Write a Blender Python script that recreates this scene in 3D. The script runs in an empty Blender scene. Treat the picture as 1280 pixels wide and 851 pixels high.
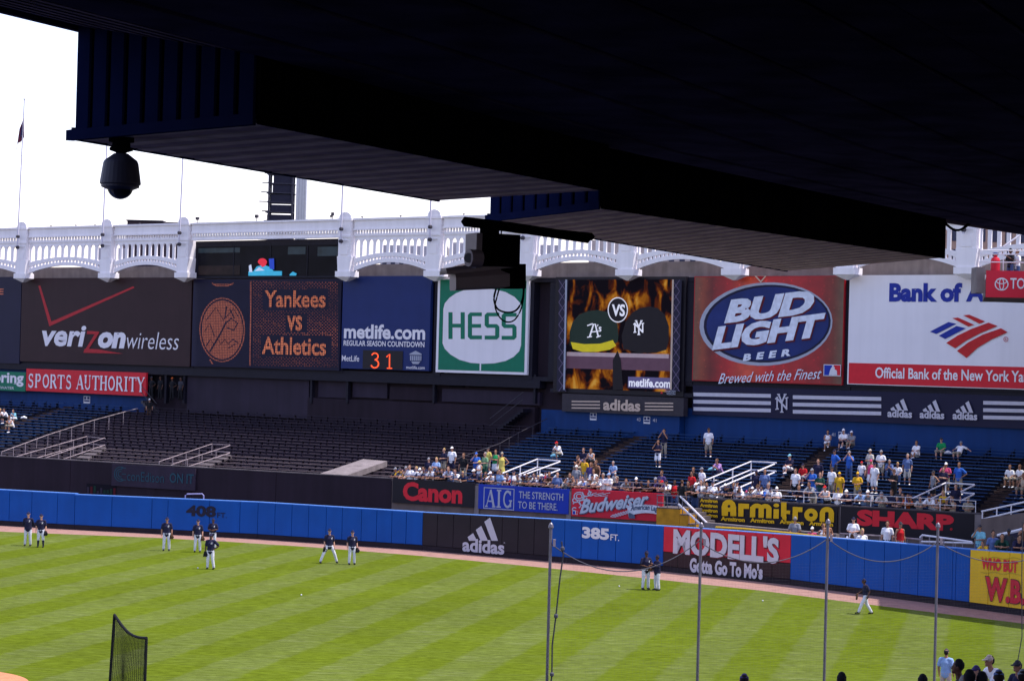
import bpy, bmesh, math, random
from mathutils import Vector, Matrix
R = math.radians
random.seed(7)
scn = bpy.context.scene
C = scn.collection

# ------------------------------------------------------------------ camera
CAMZ = 11.0
FPX = 2723.0                      # focal length in photo pixels (1280 wide)
cam_d = bpy.data.cameras.new('camera'); cam_d.sensor_width = 36.0; cam_d.sensor_fit = 'HORIZONTAL'
cam_d.lens = 36.0 * FPX / 1280.0; cam_d.clip_start = 0.1; cam_d.clip_end = 6000
cam = bpy.data.objects.new('camera', cam_d); C.objects.link(cam)
ROT = Matrix.Rotation(R(90 + 0.515), 3, 'X') @ Matrix.Rotation(R(1.5), 3, 'Z')
cam.matrix_world = Matrix.Translation((0, 0, CAMZ)) @ ROT.to_4x4()
scn.camera = cam

# ------------------------------------------------------------------ sky, sun, exposure
SUN_EL, SUN_AZ = 64.5, 90.0       # sun stands high on the right
w = bpy.data.worlds.new("World"); scn.world = w; w.use_nodes = True
nt = w.node_tree; nt.nodes.clear()
sky = nt.nodes.new('ShaderNodeTexSky'); sky.sky_type = 'NISHITA'; sky.sun_disc = False
sky.sun_elevation = R(SUN_EL); sky.sun_rotation = R(SUN_AZ)
sky.air_density = 1.0; sky.dust_density = 1.0; sky.ozone_density = 1.0; sky.altitude = 0
bg = nt.nodes.new('ShaderNodeBackground'); bg.inputs['Strength'].default_value = 0.15
out = nt.nodes.new('ShaderNodeOutputWorld')
tint = nt.nodes.new('ShaderNodeVectorMath'); tint.operation = 'MULTIPLY'; tint.inputs[1].default_value = (1.14, 0.93, 1.0)
nt.links.new(sky.outputs[0], tint.inputs[0]); nt.links.new(tint.outputs[0], bg.inputs[0]); nt.links.new(bg.outputs[0], out.inputs[0])
sl = bpy.data.lights.new('sun', 'SUN'); sl.energy = 2.45; sl.angle = R(0.53); sl.color = (1.0, 0.95, 0.88)
so = bpy.data.objects.new('sun', sl); C.objects.link(so)
sd = Vector((math.cos(R(SUN_EL)) * math.sin(R(SUN_AZ)), math.cos(R(SUN_EL)) * math.cos(R(SUN_AZ)), math.sin(R(SUN_EL))))
so.rotation_euler = sd.to_track_quat('Z', 'Y').to_euler(); so.location = (60, 60, 120)
scn.view_settings.view_transform = 'Standard'; scn.view_settings.look = 'None'
scn.view_settings.gamma = 1.0; scn.view_settings.use_curve_mapping = False
scn.view_settings.exposure = 1.22

# ------------------------------------------------------------------ helpers: pixels of the photograph <-> points in the place
CP = Vector((0, 0, CAMZ))
def ray(x, y):
    return ROT @ Vector(((x - 640.0) / FPX, -(y - 425.5) / FPX, -1.0))
def at_z(x, y, z):
    r = ray(x, y); return CP + r * ((z - CAMZ) / r.z)
def at_Y(x, y, Y):
    r = ray(x, y); return CP + r * (Y / r.y)
class VP:                          # a vertical plane through two ground points
    def __init__(s, A, B):
        s.A = Vector((A[0], A[1])); s.B = Vector((B[0], B[1])); s.u = (s.B - s.A).normalized()
        s.len = (s.B - s.A).length
        s.n = Vector((s.u.y, -s.u.x))
        if s.n.y > 0: s.n = -s.n
        s.rz = math.atan2(s.u.y, s.u.x)
    def hit(s, x, y, off=0.0):
        r = ray(x, y); A = s.A + s.n * off
        t = (A - Vector((0, 0))).dot(s.n) / (r.x * s.n.x + r.y * s.n.y)
        P = CP + r * t
        return (Vector((P.x, P.y)) - s.A).dot(s.u), P.z
    def pt(s, q, z, off=0.0):
        p = s.A + s.u * q + s.n * off; return Vector((p.x, p.y, z))
    def s_of_x(s, x, z, off=0.0):
        y0, y1 = 400.0, 600.0
        for _ in range(3):
            z0 = s.hit(x, y0, off)[1]; z1 = s.hit(x, y1, off)[1]
            y2 = y0 + (z - z0) * (y1 - y0) / (z1 - z0); y0, y1 = y2 - 1, y2 + 1
        return s.hit(x, y2, off)[0]
def lerp(a, b, t): return a + (b - a) * t

# ------------------------------------------------------------------ materials
def lin(c):
    return tuple((v / 12.92 if v <= 0.04045 else ((v + 0.055) / 1.055) ** 2.4) for v in c)
def C8(r, g, b): return lin((r / 255., g / 255., b / 255.))
MATS = {}
def mat(name, col, rough=0.6, var=0.10, scale=3.0, metal=0.0, bump=0.0, emit=0.0, streak=0.0, spec=0.18):
    if name in MATS: return MATS[name]
    m = bpy.data.materials.new(name); m.use_nodes = True; MATS[name] = m
    N = m.node_tree.nodes; L = m.node_tree.links; b = N['Principled BSDF']
    b.inputs['Roughness'].default_value = rough; b.inputs['Metallic'].default_value = metal
    b.inputs['Specular IOR Level'].default_value = spec
    col4 = (*col, 1)
    tc = N.new('ShaderNodeTexCoord'); no = N.new('ShaderNodeTexNoise')
    no.inputs['Scale'].default_value = scale; no.inputs['Detail'].default_value = 6
    L.new(tc.outputs['Object'], no.inputs['Vector'])
    mp = N.new('ShaderNodeMapRange'); mp.inputs[1].default_value = 0.3; mp.inputs[2].default_value = 0.7
    mp.inputs[3].default_value = 1 - var; mp.inputs[4].default_value = 1 + var
    L.new(no.outputs['Fac'], mp.inputs[0])
    vm = N.new('ShaderNodeVectorMath'); vm.operation = 'SCALE'; vm.inputs[0].default_value = col
    L.new(mp.outputs[0], vm.inputs['Scale'])
    last = vm.outputs[0]
    if streak:
        n2 = N.new('ShaderNodeTexNoise'); n2.inputs['Scale'].default_value = 1.0; n2.inputs['Detail'].default_value = 5
        mpp = N.new('ShaderNodeMapping'); mpp.inputs['Scale'].default_value = (2.2, 2.2, 0.12)
        L.new(tc.outputs['Object'], mpp.inputs[0]); L.new(mpp.outputs[0], n2.inputs['Vector'])
        m2 = N.new('ShaderNodeMapRange'); m2.inputs[1].default_value = 0.35; m2.inputs[2].default_value = 0.7
        m2.inputs[3].default_value = 1.0; m2.inputs[4].default_value = 1 - streak
        L.new(n2.outputs['Fac'], m2.inputs[0])
        v2 = N.new('ShaderNodeVectorMath'); v2.operation = 'SCALE'
        L.new(last, v2.inputs[0]); L.new(m2.outputs[0], v2.inputs['Scale']); last = v2.outputs[0]
    L.new(last, b.inputs['Base Color'])
    if emit:
        L.new(last, b.inputs['Emission Color']); b.inputs['Emission Strength'].default_value = emit
    if bump:
        bp = N.new('ShaderNodeBump'); bp.inputs['Strength'].default_value = bump; bp.inputs['Distance'].default_value = 0.02
        n3 = N.new('ShaderNodeTexNoise'); n3.inputs['Scale'].default_value = scale * 8
        L.new(tc.outputs['Object'], n3.inputs['Vector']); L.new(n3.outputs['Fac'], bp.inputs['Height'])
        L.new(bp.outputs[0], b.inputs['Normal'])
    return m

# ------------------------------------------------------------------ mesh builder
class MB:
    def __init__(s): s.v = []; s.f = []
    def add(s, vs, fs):
        o = len(s.v); s.v += [tuple(v) for v in vs]; s.f += [tuple(i + o for i in f) for f in fs]; return s
    def box(s, x0, x1, y0, y1, z0, z1):
        return s.add([(x0,y0,z0),(x1,y0,z0),(x1,y1,z0),(x0,y1,z0),(x0,y0,z1),(x1,y0,z1),(x1,y1,z1),(x0,y1,z1)],
                     [(0,3,2,1),(4,5,6,7),(0,1,5,4),(1,2,6,5),(2,3,7,6),(3,0,4,7)])
    def hexa(s, b, t):             # 4 bottom points, 4 top points
        return s.add(list(b) + list(t), [(0,3,2,1),(4,5,6,7),(0,1,5,4),(1,2,6,5),(2,3,7,6),(3,0,4,7)])
    def flat(s, pts, y):           # outline in x,z at depth y, facing -y
        a = sum(pts[i][0]*pts[(i+1)%len(pts)][1]-pts[(i+1)%len(pts)][0]*pts[i][1] for i in range(len(pts)))
        if a < 0: pts = pts[::-1]
        return s.add([(p[0], y, p[1]) for p in pts], [tuple(range(len(pts)))])
    def prism(s, pts, y0, y1):     # outline in x,z extruded from y0 (front) to y1 (back)
        a = sum(pts[i][0]*pts[(i+1)%len(pts)][1]-pts[(i+1)%len(pts)][0]*pts[i][1] for i in range(len(pts)))
        if a < 0: pts = pts[::-1]
        n = len(pts)
        fs = [tuple(range(n)), tuple(range(2*n-1, n-1, -1))] + [(i, i+n, (i+1)%n+n, (i+1)%n) for i in range(n)]
        return s.add([(p[0], y0, p[1]) for p in pts] + [(p[0], y1, p[1]) for p in pts], fs)
    def slab(s, pts, z0, z1):      # outline in x,y
        a = sum(pts[i][0]*pts[(i+1)%len(pts)][1]-pts[(i+1)%len(pts)][0]*pts[i][1] for i in range(len(pts)))
        if a < 0: pts = pts[::-1]
        n = len(pts)
        fs = [tuple(range(n-1,-1,-1)), tuple(range(n, 2*n))] + [(i, (i+1)%n, (i+1)%n+n, i+n) for i in range(n)]
        return s.add([(p[0], p[1], z0) for p in pts] + [(p[0], p[1], z1) for p in pts], fs)
    def tube(s, pts, r, n=6, r2=None, cap=True):
        pts = [Vector(p) for p in pts]; m = len(pts); vs = []; fs = []
        for i, p in enumerate(pts):
            d = (pts[min(i+1, m-1)] - pts[max(i-1, 0)]).normalized()
            a = Vector((0, 0, 1)) if abs(d.z) < 0.9 else Vector((1, 0, 0))
            e1 = d.cross(a).normalized(); e2 = d.cross(e1)
            rr = r if r2 is None else lerp(r, r2, i / max(1, m - 1))
            for k in range(n):
                an = 2 * math.pi * k / n
                vs.append(p + (e1 * math.cos(an) + e2 * math.sin(an)) * rr)
        for i in range(m - 1):
            for k in range(n):
                fs.append((i*n+k, i*n+(k+1)%n, (i+1)*n+(k+1)%n, (i+1)*n+k))
        if cap: fs += [tuple(range(n-1, -1, -1)), tuple((m-1)*n+k for k in range(n))]
        return s.add(vs, fs)
    def lathe(s, prof, n=16, cx=0, cy=0, cz=0):   # prof: list of (radius, z)
        vs = []; fs = []; m = len(prof)
        for (r, z) in prof:
            for k in range(n):
                an = 2*math.pi*k/n; vs.append((cx + r*math.cos(an), cy + r*math.sin(an), cz + z))
        for i in range(m-1):
            for k in range(n): fs.append((i*n+k, i*n+(k+1)%n, (i+1)*n+(k+1)%n, (i+1)*n+k))
        fs += [tuple(range(n-1,-1,-1)), tuple((m-1)*n+k for k in range(n))]
        return s.add(vs, fs)
    def sweep(s, pts, rx, ry, n=10, lat=Vector((1, 0, 0))):   # closed blob through pts, elliptical rings
        pts = [Vector(p) for p in pts]
        d0 = (pts[1]-pts[0]).normalized(); d1 = (pts[-1]-pts[-2]).normalized()
        P = []
        r0 = min(rx[0], ry[0]); r1 = min(rx[-1], ry[-1])
        for a in (0.02, 0.5, 0.85): P.append((pts[0] - d0*r0*math.sqrt(1-a*a)*0.9, rx[0]*a, ry[0]*a, d0))
        for i, p in enumerate(pts):
            d = (pts[min(i+1,len(pts)-1)] - pts[max(i-1,0)]).normalized(); P.append((p, rx[i], ry[i], d))
        for a in (0.85, 0.5, 0.02): P.append((pts[-1] + d1*r1*math.sqrt(1-a*a)*0.9, rx[-1]*a, ry[-1]*a, d1))
        vs = []; fs = []; m = len(P)
        for (p, a, b, d) in P:
            l = lat - d*lat.dot(d)
            if l.length < 0.2: l = Vector((0, 1, 0)) - d*d.y
            l.normalize(); f = d.cross(l)
            for k in range(n):
                an = 2*math.pi*k/n; vs.append(p + l*math.cos(an)*a + f*math.sin(an)*b)
        for i in range(m-1):
            for k in range(n): fs.append((i*n+k, i*n+(k+1)%n, (i+1)*n+(k+1)%n, (i+1)*n+k))
        fs += [tuple(range(n-1,-1,-1)), tuple((m-1)*n+k for k in range(n))]
        return s.add(vs, fs)
    def mesh(s, name, smooth=False):
        me = bpy.data.meshes.new(name); me.from_pydata([tuple(v) for v in s.v], [], s.f); me.update()
        if smooth: me.polygons.foreach_set('use_smooth', [True]*len(me.polygons))
        return me
    def build(s, name, material, parent=None, smooth=False, loc=None, rz=0):
        o = bpy.data.objects.new(name, s.mesh(name, smooth)); C.objects.link(o)
        if material: o.data.materials.append(material)
        if parent: o.parent = parent
        if loc: o.location = loc
        if rz: o.rotation_euler.z = rz
        return o
def tag(o, label=None, cat=None, group=None, kind=None):
    if label: o['label'] = label
    if cat: o['category'] = cat
    if group: o['group'] = group
    if kind: o['kind'] = kind
    return o
def thing(name, label, cat, loc=(0,0,0), rz=0, group=None):
    o = bpy.data.objects.new(name, None); C.objects.link(o); o.empty_display_size = 0.2
    o.location = loc; o.rotation_euler = (0, 0, rz)
    return tag(o, label, cat, group)
def inst(name, me, parent, material=None, loc=None, rz=None):
    o = bpy.data.objects.new(name, me); C.objects.link(o)
    if parent: o.parent = parent
    if loc: o.location = loc
    if rz is not None: o.rotation_euler.z = rz
    if material:
        if not me.materials: me.materials.append(material)
        o.material_slots[0].link = 'OBJECT'; o.material_slots[0].material = material
    return o

# ------------------------------------------------------------------ lettering
TXT = {}
def text_shape(body, bold=0.0, shear=0.0, space=1.0):
    k = (body, bold, shear, space)
    if k in TXT: return TXT[k]
    cu = bpy.data.curves.new('lettering', 'FONT'); cu.body = body; cu.size = 1; cu.offset = bold; cu.shear = shear
    cu.space_character = space; cu.resolution_u = 3; cu.fill_mode = 'FRONT' if False else 'BOTH'
    o = bpy.data.objects.new('lettering', cu); C.objects.link(o)
    dg = bpy.context.evaluated_depsgraph_get(); dg.update()
    me = bpy.data.meshes.new_from_object(o.evaluated_get(dg))
    vs = [(v.co.x, v.co.y) for v in me.vertices]; fs = [tuple(p.vertices) for p in me.polygons]
    bpy.data.objects.remove(o); bpy.data.curves.remove(cu); bpy.data.meshes.remove(me)
    xs = [v[0] for v in vs]; ys = [v[1] for v in vs]
    TXT[k] = (vs, fs, min(xs), max(xs), min(ys), max(ys)); return TXT[k]
# letters drawn as strokes with serifs on a 1 x 1 cell: (points, width)
T_, t_ = 0.20, 0.08
def arc(cx, cy, rx, ry, a0, a1, n=14):
    return [(cx + rx*math.cos(R(lerp(a0, a1, i/n))), cy + ry*math.sin(R(lerp(a0, a1, i/n)))) for i in range(n+1)]
def sf(x, y, w=0.17): return ([(x-w, y), (x+w, y)], t_)
SERIF = {
 'A': [([(.12,.02),(.5,.98)], t_), ([(.5,.98),(.86,.02)], T_), ([(.27,.33),(.7,.33)], t_), sf(.13,.03,.13), sf(.86,.03)],
 'U': [([(.2,.97),(.2,.4)], T_), (arc(.48,.33,.28,.30,180,360), .12), ([(.76,.33),(.76,.97)], t_), sf(.2,.97), sf(.76,.97,.13)],
 'T': [([(.5,.03),(.5,.95)], T_), ([(.06,.95),(.94,.95)], t_), ([(.07,.97),(.07,.74)], t_), ([(.93,.97),(.93,.74)], t_), sf(.5,.03)],
 'H': [([(.2,.03),(.2,.97)], T_), ([(.8,.03),(.8,.97)], T_), ([(.2,.52),(.8,.52)], t_), sf(.2,.03), sf(.2,.97), sf(.8,.03), sf(.8,.97)],
 'O': [(arc(.5,.5,.36,.43,0,360,24), .15)],
 'R': [([(.2,.03),(.2,.97)], T_), ([(.2,.95),(.5,.95)], t_), (arc(.5,.73,.22,.22,90,-90), .14), ([(.2,.51),(.5,.51)], t_), ([(.5,.51),(.86,.03)], T_), sf(.2,.03), sf(.2,.97,.1), sf(.88,.03,.1)],
 'P': [([(.2,.03),(.2,.97)], T_), ([(.2,.95),(.5,.95)], t_), (arc(.5,.72,.24,.23,90,-90), .15), ([(.2,.49),(.5,.49)], t_), sf(.2,.03), sf(.2,.97,.1)],
 'I': [([(.5,.03),(.5,.97)], T_), sf(.5,.03,.22), sf(.5,.97,.22)],
 'Y': [([(.14,.97),(.5,.48)], T_), ([(.5,.48),(.88,.97)], t_), ([(.5,.5),(.5,.03)], T_), sf(.5,.03), sf(.14,.97), sf(.88,.97,.12)],
 'S': [(arc(.5,.73,.24,.22,40,270), .13), (arc(.5,.27,.26,.24,90,-140), .15), ([(.74,.97),(.74,.74)], t_), ([(.22,.03),(.22,.26)], t_)],
 'G': [(arc(.52,.5,.36,.44,45,330,18), .14), ([(.82,.40),(.82,.06)], .15), ([(.66,.42),(.97,.42)], t_), ([(.80,.97),(.80,.72)], t_)],
 'C': [(arc(.52,.5,.36,.44,48,318,18), .17), ([(.82,.97),(.82,.70)], t_)],
}
def stroke_quads(pts, w, w2=None):
    out = []; n = len(pts)
    L = []; Rr = []
    for i in range(n):
        a = Vector(pts[max(i-1, 0)]); b = Vector(pts[min(i+1, n-1)]); d = (b-a)
        if n > 2 and i == 0 and (Vector(pts[0])-Vector(pts[-1])).length < 1e-6: d = Vector(pts[1]) - Vector(pts[-2])
        if n > 2 and i == n-1 and (Vector(pts[0])-Vector(pts[-1])).length < 1e-6: d = Vector(pts[1]) - Vector(pts[-2])
        d.normalize(); q = Vector((-d.y, d.x)); ww = w if w2 is None else lerp(w, w2, i/(n-1))
        p = Vector(pts[i]); L.append(p + q*ww/2); Rr.append(p - q*ww/2)
    for i in range(n-1): out.append([tuple(Rr[i]), tuple(Rr[i+1]), tuple(L[i+1]), tuple(L[i])])
    return out

class Sign:
    """A board standing in a vertical plane; its pieces are given by where they show in the photograph."""
    def __init__(s, plane, name, label, cat, xl, yb, group=None, off=0.0, root=None, base=None):
        s.p = plane; s.off = off
        s.s0, s.z0 = base if base else plane.hit(xl, yb, off)
        s.root = root if root else thing(name, label, cat, plane.pt(s.s0, s.z0, off), plane.rz, group)
        s.k = 0.0
    def L(s, x, y):
        q, z = s.p.hit(x, y, s.off + s.k); return (q - s.s0, z - s.z0)
    def rect(s, xl, xr, yt, yb):
        xc = (xl+xr)/2; yc = (yt+yb)/2
        return s.L(xl, yc)[0], s.L(xr, yc)[0], s.L(xc, yb)[1], s.L(xc, yt)[1]
    def panel(s, box, m, name='board', depth=0.25, lab=None):
        x0, x1, z0, z1 = s.rect(*box)
        o = MB().box(x0, x1, -s.k - 0.0, -s.k + depth, z0, z1).build(name, m, s.root); s.k += 0.006
        if lab: o['label'] = lab
        return o
    def layer(s, box, m, name='band'):
        x0, x1, z0, z1 = s.rect(*box); s.k += 0.008
        return MB().box(x0, x1, -s.k, -s.k + 0.005, z0, z1).build(name, m, s.root)
    def poly(s, pts, m, name='emblem', raw=False):
        s.k += 0.008
        q = pts if raw else [s.L(*p) for p in pts]
        return MB().flat(q, -s.k).build(name, m, s.root)
    def polys(s, lst, m, name='emblem', raw=False):
        mb = MB()
        for pts in lst:
            s.k += 0.002; mb.flat(pts if raw else [s.L(*p) for p in pts], -s.k)
        return mb.build(name, m, s.root)
    def strokes(s, lst, m, name='emblem'):    # lst: (pixel points, width px[, end width])
        mb = MB(); s.k += 0.006
        for st in lst:
            s.k += 0.0012
            for q in stroke_quads(st[0], st[1], st[2] if len(st) > 2 else None):
                mb.flat([s.L(*p) for p in q], -s.k)
        return mb.build(name, m, s.root)
    def ellipse(s, cx, cy, rx, ry, m, name='disc', tilt=0.0, n=40):
        pts = []
        for i in range(n):
            a = 2*math.pi*i/n; x, y = rx*math.cos(a), ry*math.sin(a)
            pts.append((cx + x*math.cos(tilt) - y*math.sin(tilt), cy + x*math.sin(tilt) + y*math.cos(tilt)))
        return s.poly(pts, m, name)
    def text(s, body, box, m, bold=0.0, shear=0.0, space=1.0, rise=0.0, name='lettering', arch=0.0):
        s.k += 0.008
        vs, fs, a, b, c, d = text_shape(body, bold, shear, space)
        x0, x1, z0, z1 = s.rect(*box); mb = MB(); pxm = (x1-x0)/(box[1]-box[0])
        V = []
        for (x, y) in vs:
            u = (x-a)/(b-a); V.append((lerp(x0, x1, u), -s.k, lerp(z0, z1, (y-c)/(d-c)) + rise*pxm*(u-0.5) + arch*pxm*(1-4*(u-.5)**2)))
        mb.add(V, fs); return mb.build(name, m, s.root)
    def serif(s, body, box, m, name='lettering', gap=0.04):
        x0, x1, z0, z1 = s.rect(*box); s.k += 0.006
        widths = [(.45 if ch == ' ' else .62 if ch == 'I' else 1.0) for ch in body]; W = sum(widths) ; x = x0; mb = MB()
        for ch, wd in zip(body, widths):
            cw = (x1-x0)*wd/W
            if ch != ' ':
                asp = (z1-z0)/(cw*(1-gap)/ (wd if ch == 'I' else 1))
                for st, ww in SERIF[ch]:
                    s.k += 0.0008
                    sq = stroke_quads([(p[0]/asp if False else p[0], p[1]) for p in st], ww)
                    for q in sq:
                        if ch == 'I': q = [((p[0]-.5)/wd+.5, p[1]) for p in q]
                        mb.flat([(x + cw*(gap/2 + (1-gap)*p[0]), lerp(z0, z1, p[1])) for p in q], -s.k)
            x += cw
        return mb.build(name, m, s.root)

# ------------------------------------------------------------------ palette (real surface colours)
M = lambda *a, **k: mat(*a, **k)
m_blue_pad = M('blue_wall_pad', (0.002, 0.070, 0.33), 0.6, 0.08, 0.8, streak=0.10)
m_black_pad = M('black_wall_pad', (0.018, 0.013, 0.020), 0.55, 0.15, 0.8)
m_skirt = M('rubber_skirt', (0.02, 0.014, 0.02), 0.8, 0.2, 2)
m_seam = M('seam_dark', (0.003, 0.03, 0.14), 0.8)
m_white = M('white_paint', (0.62, 0.62, 0.66), 0.5, 0.04, 2)
m_boardwhite = M('board_white', (0.78, 0.75, 0.78), 0.5, 0.03, 0.5, streak=0.05)
m_frieze = M('frieze_white', (0.86, 0.82, 0.83), 0.55, 0.03, 0.6, streak=0.09)
m_red = M('sign_red', (0.55, 0.018, 0.04), 0.5, 0.06, 1)
m_darkred = M('sign_dark_red', (0.36, 0.012, 0.02), 0.5, 0.10, 1)
m_letter_red = M('lettering_red', (0.62, 0.02, 0.035), 0.5, 0.05)
m_brown = M('sign_brown', (0.032, 0.014, 0.018), 0.55, 0.12, 0.6, streak=0.1)
m_sblack = M('sign_black', (0.012, 0.010, 0.016), 0.45, 0.15, 0.7)
m_navy = M('sign_navy', (0.009, 0.009, 0.036), 0.5, 0.10, 0.7)
m_sblue = M('sign_blue', (0.010, 0.024, 0.12), 0.5, 0.08, 0.7)
m_brightblue = M('sign_bright_blue', (0.010, 0.035, 0.34), 0.5, 0.06)
m_yellow = M('sign_yellow', (0.70, 0.42, 0.02), 0.5, 0.07, 1)
m_gold = M('lettering_gold', (0.72, 0.42, 0.008), 0.5, 0.05)
m_green = M('sign_green', (0.004, 0.16, 0.09), 0.5, 0.06)
m_grey = M('lettering_grey', (0.36, 0.38, 0.46), 0.5, 0.05)
m_tanlet = M('lettering_tan', (0.55, 0.42, 0.33), 0.5, 0.05)
m_dkletter = M('lettering_dark', (0.012, 0.012, 0.03), 0.6)
m_batter = M('batter_black', (0.021, 0.013, 0.022), 0.8, 0.16, 0.3, streak=0.25)
m_batter2 = M('batter_black_panel', (0.028, 0.020, 0.037), 0.7, 0.15, 0.5, streak=0.2)
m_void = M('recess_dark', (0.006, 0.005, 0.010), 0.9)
m_beam = M('steel_beam_dark', (0.010, 0.009, 0.018), 0.6, 0.15)
m_bluewall = M('back_wall_blue', (0.004, 0.036, 0.15), 0.65, 0.12, 0.4, streak=0.18)
m_bench = M('bench_blue', (0.010, 0.044, 0.135), 0.6, 0.16, 0.5)
m_benchleg = M('bench_bracket_navy', (0.004, 0.008, 0.028), 0.6)
m_benchblack = M('bench_black', (0.020, 0.0135, 0.025), 0.6, 0.10, 0.3)
m_benchworn = M('bench_worn', (0.11, 0.083, 0.085), 0.6, 0.2, 0.4)
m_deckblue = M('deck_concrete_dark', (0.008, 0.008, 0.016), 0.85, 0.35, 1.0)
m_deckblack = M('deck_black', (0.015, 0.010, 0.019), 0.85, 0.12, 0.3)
m_aisle = M('aisle_concrete', (0.040, 0.024, 0.020), 0.9, 0.45, 2.0)
m_conc = M('concrete_grey', (0.21, 0.18, 0.18), 0.85, 0.18, 1.2, streak=0.25)
m_conc2 = M('concrete_taupe', (0.15, 0.115, 0.105), 0.85, 0.15, 1.0, streak=0.2)
m_concd = M('concrete_dark', (0.10, 0.085, 0.09), 0.85, 0.2, 1.0, streak=0.25)
m_rail = M('rail_white', (0.72, 0.70, 0.74), 0.4, 0.04, 3)
m_railblue = M('rail_blue', (0.02, 0.05, 0.16), 0.45)
m_raildark = M('rail_dark', (0.05, 0.045, 0.055), 0.5, 0.2)
m_railworn = M('rail_worn', (0.28, 0.23, 0.24), 0.5, 0.35, 2)
m_steel = M('steel_grey', (0.15, 0.14, 0.17), 0.4, 0.15, 3, metal=0.4)
m_rope = M('rope_dark', (0.04, 0.04, 0.05), 0.8)
m_ropeg = M('rope_grey', (0.07, 0.07, 0.09), 0.8)
m_net = M('net_cord', (0.10, 0.11, 0.10), 0.9)
m_netb = M('net_black', (0.012, 0.012, 0.014), 0.9)
m_glass = M('glass_dark', (0.008, 0.008, 0.012), 0.25, 0.4, 0.5, spec=0.04)
m_amber = M('amber_lamp', (0.60, 0.17, 0.07), 0.6, 0.2, 6, emit=0.26)
m_ambdim = M('amber_lamp_dim', (0.46, 0.13, 0.07), 0.6, 0.3, 6, emit=0.16)
m_redled = M('red_led', (0.95, 0.08, 0.02), 0.5, 0.02, emit=0.6)
m_teal = M('neon_tube_unlit', (0.012, 0.055, 0.08), 0.5)

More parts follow.
